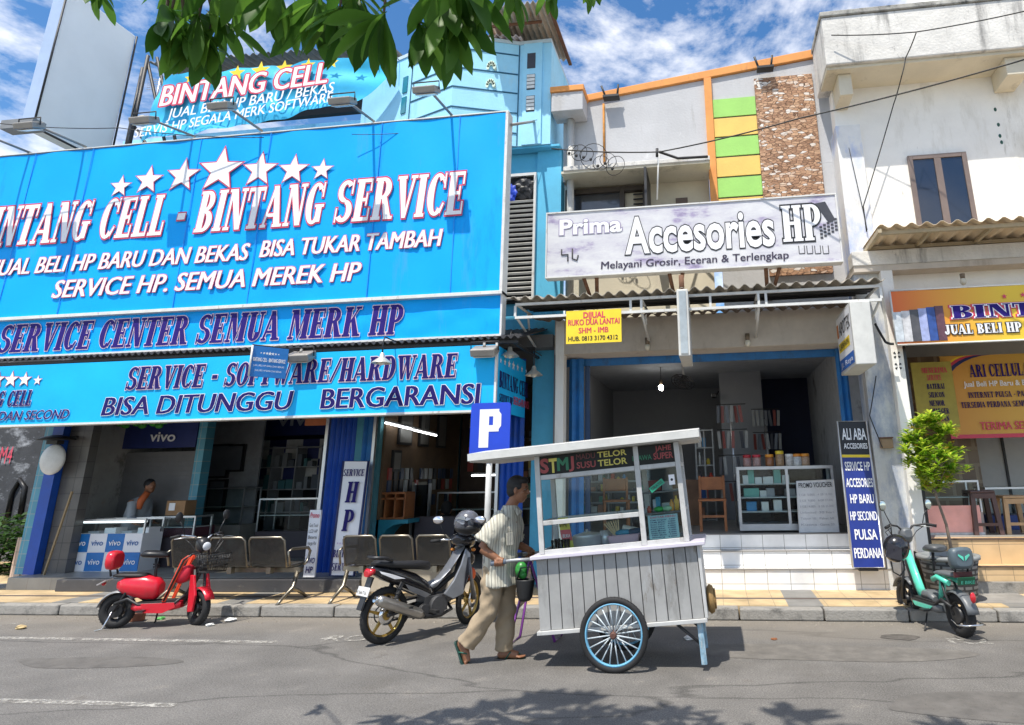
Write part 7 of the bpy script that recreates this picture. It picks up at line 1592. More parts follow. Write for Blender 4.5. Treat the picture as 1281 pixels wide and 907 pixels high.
def escooter(kind, label, loc, rz):
    t = thing('electric_scooter', label, 'scooter', loc, rz, local=True); red = kind == 'red'
    main = mat('scooter_red', (.62,.012,.03), .3, var=.08, coat=.3, dirt=[((.30,.07,.05), .25, 7, 1), ((.42,.06,.06), .3, 16, 1)]) if red else mat('scooter_mint', (.10,.62,.45), .35, var=.06, coat=.2, dirt=[((.12,.38,.28), .3, 8, 1)])
    grey = mat('scooter_grey', (.12,.13,.14), .4, var=.12, dirt=[((.26,.24,.21), .3, 7, 1)]) ; WB = .92; R = .195 if red else .205
    wheel(t, 0, R, .045, BLACKP if red else mat('wheel_dark', (.03,.03,.032), .4), 6, .075, .012); fw_ = wheel(t, WB, R, .042, BLACKP, 6, .05, .012)
    # rear mudguard
    rings = []
    for k in range(10):
        a = RAD(35+k*15); c = V(((R+.035)*math.cos(a),0,R+(R+.035)*math.sin(a))); d = V((math.cos(a),0,math.sin(a)))
        rings.append([c+V((0,y,0))-d*(abs(y)/.06)**2*.02 for y in (-.065,-.03,.03,.065)]+[c+V((0,y,0))-d*(.006+(abs(y)/.06)**2*.02) for y in (.065,.03,-.03,-.065)])
    b = MB(); b.loft(rings); b.build('rear_mudguard', mat('mudguard_silver', (.28,.29,.30), .35, metal=.3) if red else grey, t)
    b = MB(); b.tube([(0,-.075,R), (.1,-.08,.40), (.14,-.07,.5)], .014); b.tube([(0,.075,R), (.1,.08,.40), (.14,.07,.5)], .014); b.build('rear_stay', DARKM, t)
    # frame tubes and deck
    b = MB()
    for s in (-1,1): b.tube([(.0,s*.085,.28), (.14,s*.10,.33), (.26,s*.10,.26), (.66,s*.10,.26), (.74,s*.07,.34)], .017)
    b.tube([(.70,0,.24), (.83,0,.55), (.86,0,.66)], .03); b.build('frame', DARKM, t)
    b = MB(); body(b, [(.18,.235,.035,.08), (.25,.225,.05,.115), (.62,.225,.05,.115), (.72,.24,.04,.09)], e=4); b.build('floor_box', main if red else grey, t)
    MB().box(.24,.66,-.11,.11,.277,.287).build('foot_mat', RUBBER, t)
    b = MB(); body(b, [(-.02,.48,.05,.07), (.05,.47,.095,.10), (.28,.44,.135,.115), (.40,.42,.12,.105), (.45,.42,.06,.07)], e=3); 
    if red: b.build('battery_box', main, t)
    else:
        b = MB(); b.tube([(.02,-.07,.50),(.20,-.07,.54),(.30,-.06,.50)], .028); b.tube([(.02,.07,.50),(.20,.07,.54),(.30,.06,.50)], .028); b.tube([(.22,0,.50),(.28,0,.30)], .035); b.build('rear_tube', main, t)
    b = MB(); body(b, [(-.08,.585,.014,.07), (-.02,.585,.025,.09), (.22,.575,.025,.085), (.28,.57,.012,.06)], e=3); b.build('rear_pad', mat('seat_vinyl', (.014,.014,.016), .55) if red else grey, t)
    b = MB(); b.tube([(-.10,-.07,.58),(-.13,-.07,.68),(-.13,.07,.68),(-.10,.07,.58)], .012); b.build('backrest_bracket', DARKM, t)
    b = MB(); body(b, [(-.185,.76,.075,.09), (-.16,.76,.105,.125), (-.10,.75,.105,.125), (-.075,.75,.08,.10)], e=3.5); bk_ = b.build('backrest', main if red else mat('slate_pad', (.08,.11,.13), .45), t)
    if not red:
        b = MB()
        for s in (-1,1): b.prism([(-.187,s*.01,.775),(-.187,s*.06,.80),(-.187,s*.065,.785),(-.187,s*.03,.755),(-.187,s*.01,.735)], (-.004,0,0))
        b.build('wing_emblem', main, bk_)
    b = MB(); b.tube([(.36,0,.50),(.33,0,.76)], .016); b.torus((.345,0,.66),(.1,0,1),.03,.007,12,5); b.torus((.342,0,.69),(.1,0,1),.03,.007,12,5); b.build('seat_post', DARKM, t)
    b = MB(); body(b, [(.17,.81,.02,.05), (.21,.815,.04,.10), (.30,.81,.042,.10), (.40,.80,.035,.06), (.47,.785,.02,.03)], e=2.4); b.build('saddle', mat('saddle_black', (.013,.013,.015), .4) if red else mat('saddle_grey', (.07,.075,.08), .45), t)
    # front column, loop and covers
    if red:
        ORR = mat('orange_red', (.75,.06,.015), .35)
        b = MB()
        for s in (-1,1): b.prism([(.52,s*.10,.28),(.56,s*.10,.28),(.70,s*.085,.70),(.75,s*.07,.76),(.72,s*.07,.79),(.66,s*.085,.74)], (0,s*.02,0))
        b.build('leg_shield', ORR, t, bevel=.006)
        b = MB(); b.tube([(.54,-.12,.29),(.69,-.11,.74),(.76,-.06,.80),(.82,0,.79),(.76,.06,.80),(.69,.11,.74),(.54,.12,.29)], .012); b.build('leg_shield_rim', BLACKP, t)
        b = MB(); body(b, [(.60,.55,.07,.08), (.66,.56,.10,.10), (.73,.58,.095,.09), (.76,.59,.06,.06)], e=3); b.build('pouch', mat('red_fabric', (.55,.012,.035), .6, bump=.2, bs=60), t)
        b = MB()
        for s in (-1,1): b.prism([(.80,s*.06,.56),(.88,s*.065,.56),(.97,s*.07,.34),(.95,s*.07,.16),(.86,s*.07,.15),(.84,s*.07,.34)], (0,s*.03,0))
        b.build('front_fork_cover', main, t, bevel=.008)
        b = MB(); b.prism([(.30,-.118,.27),(.66,-.118,.27),(.68,-.118,.22),(.55,-.118,.16),(.34,-.118,.17)], (0,-.008,0)); b.prism([(.30,.118,.27),(.66,.118,.27),(.68,.118,.22),(.55,.118,.16),(.34,.118,.17)], (0,.008,0)); b.build('side_cover', main, t)
    else:
        b = MB(); b.tube([(.60,0,.26),(.66,0,.36),(.82,0,.72)], [.04,.045,.036], 12, sy=1.3); b.build('front_tube', main, t)
        b = MB(); b.prism([(.28,-.118,.24),(.64,-.118,.24),(.60,-.118,.20),(.34,-.118,.20)], (0,-.006,0)); b.prism([(.28,.118,.24),(.64,.118,.24),(.60,.118,.20),(.34,.118,.20)], (0,.006,0)); b.build('side_cover', main, t)
        b = MB(); body(b, [(.30,.30,.03,.09), (.42,.325,.05,.085), (.52,.32,.045,.08), (.56,.30,.02,.06)], e=3); b.build('battery_cover', grey, t)
    b = MB()
    for s in (-1,1): b.tube([(.84,s*.06,.62), (WB,s*.06,R)], .018)
    b.tube([(.80,0,.50),(.80,0,.90)], .022); b.build('fork', DARKM, t)
    b = MB(); rings = []
    for k in range(7):
        a = RAD(25+k*18); c = V((WB+(R+.03)*math.cos(a),0,R+(R+.03)*math.sin(a))); d = V((math.cos(a),0,math.sin(a))); rings.append([c+V((0,y,0)) for y in (-.055,.055)]+[c+V((0,y,0))-d*.006 for y in (.055,-.055)])
    b.loft(rings); b.build('front_mudguard', main if red else grey, t)
    b = MB(); body(b, [(.75,.92,.04,.05), (.79,.90,.085,.075), (.86,.89,.085,.07), (.90,.88,.05,.05)], e=2.6); b.build('console', BLACKP if red else grey, t)
    b = MB(); b.ball((.905,0,.88), .02,.05,.05); b.build('headlamp', mat('lamp_glass', (.6,.62,.65), .08, spec=.8), t)
    b = MB()
    for s in (-1,1): b.tube([(.80,s*.02,.93), (.80,s*.10,1.0), (.74,s*.22,1.02), (.68,s*.31,1.0)], .011)
    b.build('handlebar', CHROME if red else DARKM, t)
    b = MB()
    for s in (-1,1): b.tube([(.735,s*.225,1.02), (.675,s*.32,.998)], .017, 10)
    b.build('grip', RUBBER, t)
    b = MB()
    for s in (-1,1): b.tube([(.80,s*.17,1.0), (.77,s*.24,.99), (.73,s*.30,.98)], .005, 5)
    b.build('brake_lever', ALU, t)
    b = MB()
    for s in (-1,1): b.tube([(.78,s*.22,.985), (.93,s*.16,.99), (.95,s*.08,.86), (.86,s*.05,.66)], .0045, 5); b.tube([(.76,s*.20,.99), (.90,s*.20,.93), (.93,s*.05,.74), (.85,s*.03,.56)], .0045, 5)
    b.build('brake_cable', BLACKP, t)
    for s in (-1,1):
        b = MB(); b.tube([(.76,s*.20,1.02), (.77,s*.24,1.12), (.75,s*.28,1.19)], .006, 6); m_ = b.build('mirror', BLACKP, t)
        MB().ball((.745,s*.29,1.235), .014,.045,.062).build('mirror_shell', BLACKP, m_); MB().ball((.734,s*.29,1.235), .009,.039,.055).build('mirror_glass', mat('mirror_grey', (.6,.66,.62), .05, metal=.9), m_)
    # basket
    if red:
        b = MB(); x0, x1, w, z0, z1 = .93, 1.20, .14, .60, .80
        for z, e in ((z0,.8),(z0+.07,.87),(z0+.14,.94),(z1,1.)):
            xm = (x0+x1)/2; hx = (x1-x0)/2*e; b.tube([(xm-hx,-w*e,z),(xm+hx,-w*e,z),(xm+hx,w*e,z),(xm-hx,w*e,z)], .005, 5, closed=True)
        for k in range(9):
            f = -1+k/4; 
            for s in (-1,1): b.tube([((x0+x1)/2+f*.135*.8, s*w*.8, z0), ((x0+x1)/2+f*.135, s*w, z1)], .003, 4); b.tube([((x0+x1)/2+s*.135*.8, f*w*.8, z0), ((x0+x1)/2+s*.135, f*w, z1)], .003, 4)
        for k in range(6): b.tube([((x0+x1)/2-.1+k*.04, -w*.8, z0), ((x0+x1)/2-.1+k*.04, w*.8, z0)], .003, 4)
        b.tube([(.86,0,.70),(.95,0,.66)], .014); b.build('basket', BLACKP, t)
    # tail
    b = MB(); b.ball((-.20 if red else -.235, 0, .50 if red else .40), .02,.035 if red else .03,.03 if red else .05); b.build('tail_light', TAILRED, t)
    if red:
        b = MB(); b.obox((-.19,0,.515), (.10,.16,.012), Matrix.Rotation(-.5,3,'Y')); b.build('licence_plate', mat('dull_plate', (.35,.33,.33), .5), t)
    else:
        b = MB(); b.obox((-.13,0,.60), (.02,.20,.05)); b.build('tail_bar', mat('dark_maroon', (.06,.01,.015), .3), t); MB().obox((-.17,0,.545), (.008,.19,.075), Matrix.Rotation(-.3,3,'Y')).build('licence_plate', mat('green_plate', (.01,.10,.05), .4), t)
        text('UWINFLY' if False else 'E BIKE', V((-.18,.075,.525)), V((-.18,-.075,.525)), .03, main, t, up=(-.3,0,.95), off=.01)
    b = MB(); b.tube([(-.02,-.12,.17),(-.12,-.13,.14),(-.22,-.10,.15),(-.26,0,.16),(-.22,.10,.15),(-.12,.13,.14),(-.02,.12,.17)] if not red else [(.0,-.11,.2),(-.06,-.13,.02),(-.14,-.12,.0)], .009, 6)
    b.build('guard_bar', CHROME, t)
    if red: MB().tube([(.0,.11,.2),(-.06,.13,.02),(-.14,.12,.0)], .009, 6).build('guard_bar', CHROME, t)
    b = MB(); b.tube([(.40,.10,.20),(.34,.20,.02),(.32,.22,.0)], .010, 6); b.build('side_stand', DARKM, t)
    if not red: MB().obox((-.02,0,.34),(.02,.02,.02)).build('bolt', DARKM, t)
    b = MB(); b.cyl((.34,-.15,.20),(.34,.15,.20), .012); b.obox((.34,-.18,.20),(.08,.07,.02)); b.obox((.34,.18,.20),(.08,.07,.02)); b.build('pedal', BLACKP, t)
    return t
pr_ = G(143,786); es = escooter('red', 'bright red electric scooter with round black saddle parked at the kerb', (pr_.x, pr_.y, 0), RAD(16))
steer(es, {'fork','front_fork_cover','front_mudguard','console','headlamp','handlebar','grip','brake_lever','mirror','basket','brake_cable'}, .85, RAD(-36)); steer(es, [c for c in es.children if c.name.startswith('wheel')][1:2], .85, RAD(-36))
pm = G(1203,797); escooter('mint', 'mint green and grey electric scooter parked at the kerb by the potted tree', (pm.x+.02, pm.y, 0), RAD(107))
h2 = thing('helmet', 'black open helmet hanging by its strap from the mint scooter handlebar', 'helmet', P(1120,690,8.05)); c = P(1121,688,8.0)
b = MB(); b.ball(c+V((0,0,.02)), .14, .12, .15, 20, 14, Matrix.Rotation(.5,3,'Y')); b.build('shell', GLOSSK, h2)
b = MB(); b.prism([c+V((-.10,-.10,.09)), c+V((.03,-.13,.03)), c+V((.02,-.13,-.10)), c+V((-.14,-.09,-.06))], (0,.02,0)); b.build('visor', mat('visor_smoke', (.03,.03,.04), .08, spec=.8), h2)
b = MB(); b.tube([c+V((-.08,-.05,-.11)), c+V((-.07,-.05,-.22)), c+V((.0,-.04,-.26)), c+V((.06,-.03,-.2)), c+V((.05,-.03,-.1))], .009, 5); b.build('chin_strap', BLACKP, h2); b = MB(); b.tube([c+V((-.03,0,.15)), c+V((-.02,.02,.28))], .008, 5); b.build('strap', BLACKP, h2)

# ------------------------------------------------------------------ steel benches on the pavement
def bench(label, x1, y, seats, w=.56):
    """seats face the shop (+y); right end at x1"""
    t = thing('steel_bench', label, 'bench', (x1, y, .13), 0, local=True)
    BK = mat('bronze_mesh', (.06,.056,.05), .5, metal=.4, var=.2, vs=30, bump=.3, bs=300)
    if not BK.get('holes'):
        BK['holes'] = 1; BK.node_tree.nodes['Principled BSDF'].inputs['Alpha'].default_value = .78   # fine perforation
    for k in range(seats):
        xc = -w*(k+.5)-.06; hw = w/2-.03
        b = MB(); b.grid(lambda i, j: (xc-hw+2*hw*i, -.02-.10*j+.02*math.sin(math.pi*i), .44+.36*j), 10, 8)
        b.grid(lambda i, j: (xc-hw+2*hw*i, -.004-.10*j+.02*math.sin(math.pi*i), .44+.36*j), 10, 8); b.build('backrest', BK, t)
        b = MB(); b.grid(lambda i, j: (xc-hw+2*hw*i, .0+.42*j, .43-.05*math.sin(math.pi*j)*.6+.012*j), 8, 8); b.grid(lambda i, j: (xc-hw+2*hw*i, .0+.42*j, .416-.05*math.sin(math.pi*j)*.6+.012*j), 8, 8); b.build('seat', BK, t)
        b = MB(); b.tube([(xc-hw,0,.43),(xc-hw,-.10,.76),(xc-hw+.04,-.12,.80),(xc+hw-.04,-.12,.80),(xc+hw,-.10,.76),(xc+hw,0,.43),(xc+hw,.42,.44)], .014, 6); b.tube([(xc-hw,0,.43),(xc-hw,.42,.44)], .014, 6); b.box(xc-.03,xc+.03,.0,.08,.34,.42); b.build('seat_frame', BRONZE, t)
    MB().box(-w*seats-.14, .02, .14, .20, .34, .40).build('beam', BRONZE, t)
    for x in (-.03, -w*seats-.09):
        b = MB(); b.tube([(x,.17,.36),(x,.10,.16),(x,-.12,.05),(x,-.2,.0)], [.03,.026,.02,.018], 8); b.tube([(x,.10,.16),(x,.34,.05),(x,.42,.0)], [.026,.02,.018], 8); b.build('leg', BRONZE, t)
        b = MB(); b.tube([(x,-.02,.45),(x,-.08,.62),(x,.0,.645),(x,.34,.63),(x,.40,.58),(x,.36,.46),(x,.3,.42)], [.014,.014,.018,.02,.018,.016,.014], 8); b.build('armrest', CHROME if False else BRONZE, t)
    return t
p = G(357,755,.13); bench('three seat bronze mesh steel bench beside the red scooter on the pavement', P(355,755,8.35).x, 8.45, 3)
bench('steel waiting bench half hidden behind the black motorcycle', P(572,755,8.6).x, 8.55, 3, .50)
# ------------------------------------------------------------------ street food cart, tilted back on its two wheels
cart = thing('food_cart', 'grey zinc sided street food cart with glass cabinet, white roof and two spoked wheels', 'cart', (-.96, 6.15, .30), 0, local=True, rot=(0, -RAD(4.5), 0))
ZINC = mat('grey_zinc_panel', (.38,.375,.365), .55, metal=.25, var=.14, vs=4, dirt=[((.21,.205,.195), .42, 3, .3), ((.5,.51,.52), .25, 6, .3), ((.16,.12,.08), .2, 6, .4)])
CW = mat('cart_white_paint', (.50,.50,.49), .5, var=.12, vs=6, dirt=[((.30,.28,.25), .34, 7, .4), ((.16,.13,.10), .14, 18, 1)])
Y0, Y1 = .07, .68
b = MB(); n = 14; wx = 1.48/n
for k in range(n):
    xa = -.68+k*wx; dy = rnd.uniform(0,.004); b.box(xa+.004, xa+wx-.004, Y0+dy, Y1, .06, .655)
b.build('body', ZINC, cart, bevel=.003)
b = MB(); b.box(-.677, .797, Y0+.012, Y1-.012, .062, .65); b.build('body_core', mat('cart_seam_dark', (.06,.06,.062), .8), cart)
b = MB(); b.box(-.70, .82, Y0-.02, Y1+.02, .025, .058); b.box(.802, .83, Y0-.01, Y1+.01, .06, .655); b.build('bottom_rail', CW, cart, bevel=.004)
b = MB(); b.box(-.72, .88, Y0-.06, Y1+.06, .658, .692); b.build('counter', mat('pale_violet_laminate', (.62,.58,.66), .35, var=.05), cart, bevel=.006)
b = MB()
posts = [-.62, .335, .72]
for y in (Y0+.02, Y1-.02):
    for x in posts: b.box(x-.024, x+.024, y-.02, y+.02, .693, 1.575)
    for z, x0, x1 in ((.71,-.62,.72), (.965,-.62,.335), (1.375,-.62,.72)): b.box(x0+.025, x1-.025 if x1 < .5 else x1-.025, y-.017, y+.017, z-.021, z+.021) if x1 < .5 else (b.box(-.595,.31,y-.017,y+.017,z-.021,z+.021), b.box(.36,.695,y-.017,y+.017,z-.021,z+.021))
for x in (-.62, .72):
    for z in (.71, .965, 1.375): b.box(x-.018, x+.018, Y0+.041, Y1-.041, z-.018, z+.018)
b.build('cabinet_frame', CW, cart, bevel=.004)
for (x0,x1,z0,z1) in ((-.595,.31,.732,.943),(-.595,.31,.987,1.353),(.36,.695,.732,1.353)):
    MB().box(x0,x1,Y0+.018,Y0+.022,z0,z1).build('glass_pane', CLEAR, cart)
    MB().box(x0,x1,Y1-.022,Y1-.018,z0,z1).build('glass_pane', CLEAR, cart)
MB().box(.716,.72,Y0+.042,Y1-.042,.74,1.35).build('glass_pane', CLEAR, cart)
# painted fascia
b = MB(); b.box(-.595,.31,Y0+.01,Y0+.03,1.397,1.573); b.box(.36,.695,Y0+.01,Y0+.03,1.397,1.573); b.box(-.595,.695,Y1-.03,Y1-.01,1.397,1.573); b.build('fascia', mat('black_fascia_glass', (.010,.012,.011), .4, var=.3, spec=.25), cart)
b = MB(); b.box(.312,.358,Y0+.005,Y0+.033,1.397,1.573); b.build('fascia_strip', mat('black_fascia_glass', (.012,.014,.013), .15), cart)
FR, FY, FG = mat('faded_red_paint', (.30,.05,.05), .5), mat('faded_yellow_paint', (.55,.48,.10), .5), mat('faded_green_paint', (.02,.16,.08), .5)
def ct(tx, x0, x1, z, h, m, bold=.02): text(tx, (x0, Y0+.008, z), (x1, Y0+.008, z), h, m, cart, bold=bold, off=.004)
ct('S', -.585, -.515, 1.42, .12, FR, .04); ct('T', -.50, -.43, 1.415, .12, FY, .04); ct('M', -.42, -.32, 1.42, .12, FG, .05); ct('J', -.31, -.265, 1.44, .10, FR)
ct('SUSU', -.235, -.055, 1.425, .055, FR); ct('TELOR', -.03, .245, 1.425, .055, FY); ct('TELOR', -.03, .245, 1.505, .05, FY); ct('MADU', -.235, -.055, 1.505, .05, mat('dark_red_paint', (.12,.02,.02), .5)); ct('ETAWA', .30, .48, 1.44, .045, FG); ct('SUPER', .50, .68, 1.435, .055, FR); ct('JAHE', .52, .67, 1.51, .045, FR)
# roof with overhang to the left
b = MB(); b.box(-1.235, .93, -.06, .86, 1.578, 1.60); b.build('roof_soffit', mat('roof_underside', (.5,.5,.48), .6, var=.1), cart)
b = MB(); b.box(-1.24,.95,-.10,-.062,1.59,1.655); b.box(-1.24,.95,.862,.90,1.59,1.655); b.box(-1.24,-1.20,-.061,.861,1.601,1.655); b.box(.91,.95,-.061,.861,1.601,1.655)
b.prism([(-1.24,-.10,1.656),(-1.24,.40,1.70),(-1.24,.90,1.656)], (2.19,0,0)); b.build('roof', mat('white_roof_sheet', (.58,.58,.56), .45, var=.1, dirt=[((.45,.42,.38), .25, 5, 1)]), cart)
# right compartment shelves and menu
b = MB()
for z in (.955, 1.14): b.box(.36,.70,Y0+.05,Y1-.05,z-.008,z+.008)
b.build('cabinet_shelf', mat('smoked_shelf', (.12,.12,.12), .3), cart)
mn = MB(); mn.box(.385,.66,Y0+.026,Y0+.030,.735,.94); mo = mn.build('menu_card', mat('pale_cyan_card', (.42,.66,.68), .5), cart)
text('DAFTAR MENU', (.41,Y0+.025,.915), (.64,Y0+.025,.915), .016, VRED, mo, bold=.02)
for i, s_ in enumerate(('STMJ Original   7.000','STMJ Madu   9.000','Susu Telor   8.000','Susu Jahe   6.000','Kopi Jahe   5.000','Jahe Merah   5.000','Susu Soda   8.000','Telor Madu   7.000','Wedang   4.000')):
    text(s_, (.405,Y0+.025,.893-i*.0185), (.635,Y0+.025,.893-i*.0185), .010, NAVY, mo, bold=.01)
# wheels
BLUEW = mat('rim_light_blue', (.16,.42,.62), .45, var=.15, vs=12, dirt=[((.5,.58,.62), .3, 14, 1)])
SPK = mat('spoke_pale', (.50,.56,.60), .45, var=.2, vs=20)
def cart_wheel(y):
    c = V((0,y,0)); b = MB(); b.torus(c, (0,1,0), .275, .026, 48, 10, sy=1.1)
    for k in range(60):
        a = RAD(6*k); p = c+V((math.cos(a),0,math.sin(a)))*.300; tt = V((-math.sin(a),0,math.cos(a))); b.tube([p+V((0,-.018,0))-tt*.006, p+V((0,.018,0))+tt*.006], .003, 4)
    w_ = b.build('wheel', RUBBER, cart)
    b = MB(); b.lathe([(.244,-.018),(.254,-.018),(.254,.018),(.244,.018),(.236,0),(.244,-.018)], c, (0,1,0), 48, cap=False); b.build('rim', BLUEW, w_)
    b = MB()
    for k in range(20):
        a = RAD(18*k+4); a2 = a+RAD(8 if k % 2 else -8); s_ = -1 if (k//2) % 2 else 1
        b.tube([c+V((math.cos(a2)*.03, s_*.03, math.sin(a2)*.03)), c+V((math.cos(a)*.243,0,math.sin(a)*.243))], .006, 6)
    b.build('spokes', SPK, w_)
    MB().lathe([(.018,-.055),(.028,-.05),(.028,-.02),(.02,-.015),(.02,.015),(.028,.02),(.028,.05),(.018,.055)], c, (0,1,0), 18).build('hub', mat('rusty_hub', (.13,.06,.045), .6, metal=.3), w_)
cart_wheel(0); cart_wheel(.75)
b = MB(); b.cyl((0,.04,0),(0,.71,0), .014); b.box(-.05,.05,Y0+.03,Y0+.07,.0,.024); b.box(-.05,.05,Y1-.07,Y1-.03,.0,.024); b.build('axle', DARKM, cart)
# legs at the front end, brace, handles
LEGM = mat('chipped_blue_wood', (.22,.36,.46), .8, var=.35, vs=18, dirt=[((.5,.5,.47), .45, 14, .5), ((.2,.13,.08), .3, 12, .5)])
for y in (Y0+.02, Y1-.04):
    b = MB(); b.box(.725,.775,y,y+.045,-.31,.022); b.build('leg', LEGM, cart, bevel=.004)
    b = MB(); b.tube([(.55,y+.02,.02),(.73,y+.02,-.14)], .014, 6); b.build('brace', DARKM, cart)
for y in (.10, .64):
    b = MB(); b.tube([(-.68,y,.66),(-.92,y,.665),(-1.10,y,.655)], .017, 10); b.build('handle', mat('worn_pipe', (.36,.37,.38), .4, metal=.6), cart)
    b = MB(); b.tube([(-.97,y,.663),(-1.115,y,.654)], .022, 10); b.build('grip', mat('blue_grey_rubber', (.14,.17,.22), .6), cart)
# things carried in the cart (root in the same tilted frame)
Mc = Matrix.Translation(cart.location) @ Matrix.Rotation(-RAD(4.5), 4, 'Y')
def carried(name, label, cat, p):
    t = thing(name, label, cat, Mc @ V(p), 0, local=True, rot=(0,-RAD(4.5),0)); return t
def cyl_on(name, label, cat, x, y, z, prof, m, lidm=None, lid=None):
    t = carried(name, label, cat, (x,y,z)); MB().lathe(prof, (0,0,0), n=24).build('body', m, t)
    if lid: MB().lathe(lid, (0,0,0), n=24).build('lid', lidm or m, t)
    return t
zc = .694
cyl_on('pot', 'wide aluminium pot with a lid at the left of the cart counter', 'pot', -.24, .34, zc, [(.13,0),(.14,.01),(.14,.10),(.145,.105)], mat('dull_aluminium', (.7,.7,.7), .35, metal=.5, var=.15), None, [(.145,.106),(.13,.125),(.05,.14),(.015,.15),(.015,.165),(.001,.168)])
cyl_on('canister', 'narrow metal canister between the pot and the pink basket', 'canister', -.06, .36, zc, [(.055,0),(.055,.14)], mat('dull_aluminium', (.7,.7,.7), .35, metal=.5, var=.15))
for i in range(4): cyl_on('drinking_glass', 'stacked clear glass at the left end of the cart counter', 'glass', -.52+.06*(i % 3), .16+.13*(i//3), zc, [(.024,0),(.03,.11),(.028,.11),(.022,.006),(.001,.005)], CLEAR)['group'] = 'clear glasses on the cart'
t = carried('basket', 'pink plastic basket on the cart counter full of packets', 'basket', (.13,.27,zc)); b = MB(); b.loft([[V((sx*w_,sy*w_*.65,z)) for sx,sy in ((-1,-1),(1,-1),(1,1),(-1,1))] for w_, z in ((.12,0),(.145,.09),(.155,.095),(.15,.10),(.137,.098),(.115,.008))], smooth=False); b.build('tub', mat('dusty_pink_plastic', (.66,.45,.52), .5, var=.1), t)
for i, (dx, dz, c, lb) in enumerate(((-.10,.10,(.55,.42,.25),'tan wooden sticks and spoons standing in the pink basket'), (.0,.11,(.05,.28,.42),'blue plastic packet on top of the pink basket'), (.07,.12,(.62,.60,.55),'white paper roll leaning in the pink basket'), (.10,.10,(.04,.09,.16),'dark blue packet at the right of the pink basket'))):
    t = carried('packet', lb, 'packet', (.13+dx,.27,zc+.06)); b = MB()
    if i == 0:
        for k in range(7): b.obox((-.02+.012*k, .01*math.sin(k*2), .07), (.012,.01,.2), Matrix.Rotation(-.7+.12*k,3,'Y'))
    elif i == 2: b.tube([(-.08,0,.10),(.08,.02,.05)], .026, 12)
    else: b.ball((0,0,.05), .09,.06,.035, 10, 6)
    b.build('bundle', mat('packet_%d' % i, c, .5, var=.2), t)
o = carried('black_sack', 'black plastic sack slumped on the right of the cart counter', 'bag', (.27,.42,zc)); b = MB()
for k in range(5): b.ball((rnd.uniform(-.04,.03), rnd.uniform(-.05,.05), .08+.03*k), .07,.08,.08, 10, 8)
b.build('sack', mat('black_sack', (.012,.013,.015), .35), o)
t = carried('price_card', 'yellow and red price card standing in the left window of the cart', 'card', (-.42,.2,zc)); 
def qd(z0, z1): d = (-.05,); return [V((-.02-.14*z0,0,z0)), V((.08-.14*z0,0,z0)), V((.08-.14*z1,0,z1)), V((-.02-.14*z1,0,z1))]
b = MB(); b.prism(qd(.0,.30), (0,.004,0)); b.build('card', mat('yellow_card', (.72,.62,.10), .5), t)
b = MB(); b.prism([p-V((0,.003,0)) for p in qd(.09,.19)], (0,-.003,0)); b.build('red_patch', mat('pink_red_patch', (.6,.10,.12), .5), t)
text('BUKA', V((-.02,-.008,.12)), V((.05,-.008,.12)), .03, VWHITE, t, bold=.02); text('STMJ', V((-.045,-.006,.22)), V((.02,-.006,.22)), .03, BLACKV, t, bold=.02)
zs2 = .964
for i, (x, c, h, lb) in enumerate(((.40,(.5,.12,.08),.06,'small red jar on the middle cabinet shelf of the cart'), (.66,(.75,.45,.08),.13,'tall amber bottle at the right of the middle cabinet shelf'), (.615,(.62,.30,.06),.10,'shorter orange bottle beside the amber one on the cabinet shelf'))):
    cyl_on('bottle', lb, 'bottle', x, .16, zs2, [(.02,0),(.022,h*.7),(.010,h*.82),(.010,h)], mat('bottle_%d' % i, c, .25))
for i, (x, lb) in enumerate(((.49,'left green packet on the middle cabinet shelf of the cart'), (.57,'right green and white packet on the middle cabinet shelf of the cart'))):
    t = carried('packet', lb, 'packet', (x,.16,zs2)); MB().ball((0,0,.025), .05,.05,.026, 12, 6).build('wrapper', mat('green_wrapper%d' % i, ((.05,.38,.08) if i == 0 else (.35,.6,.38)), .35, var=.3, vs=20), t)
for i, (x, w, h, c, lb) in enumerate(((.44,.03,.11,(.5,.55,.6),'white carton behind the green packets in the cart cabinet'), (.475,.04,.13,(.06,.32,.5),'blue carton behind the green packets in the cart cabinet'), (.57,.12,.07,(.45,.5,.48),'pale tray at the back of the middle cabinet shelf'))):
    o = carried('carton', lb, 'box', (x,.34,zs2)); MB().box(-w/2,w/2,-.04,.04,0,h).build('carton_body', mat('carton_%d' % i, c, .5), o, bevel=.003)
t = carried('sticker', 'slanted green sticker on the cabinet glass of the cart', 'sticker', (.5,.085,1.2)); M_ = Matrix.Rotation(-.55,3,'Y'); b = MB(); b.obox((0,0,0), (.15,.003,.05), M_); b.build('label', mat('green_sticker', (.02,.30,.18), .4), t); text('GRATIS', M_ @ V((-.06,-.003,-.012)), M_ @ V((.06,-.003,-.012)), .025, BLACKV, t, up=M_ @ V((0,0,1)), off=.003)
t = carried('sticker', 'small white square card on the upper cabinet glass of the cart', 'sticker', (.645,.085,1.24)); MB().obox((0,0,0), (.055,.003,.09)).build('label', VWHITE, t); MB().ball((0,-.003,.0), .012,.002,.012, 10, 6).build('dot', BLACKV, t)
t = carried('sauce_box', 'dim red and grey boxes on the top cabinet shelf of the cart', 'box', (.5,.36,1.149)); MB().box(-.10,.02,-.05,.05,0,.1).build('red_carton', mat('dim_red_carton', (.25,.05,.04), .5), t); MB().box(.03,.12,-.05,.05,0,.08).build('grey_carton', mat('dim_grey_carton', (.3,.3,.28), .5), t)
t = carried('round_basket', 'round brown wicker basket hung on the front end of the cart', 'basket', (.87,.30,.10)); b = MB(); b.lathe([(.001,0),(.10,.005),(.125,.03),(.11,.06),(.06,.075),(.001,.08)], (-.04,0,.07), (1,0,0), 24)
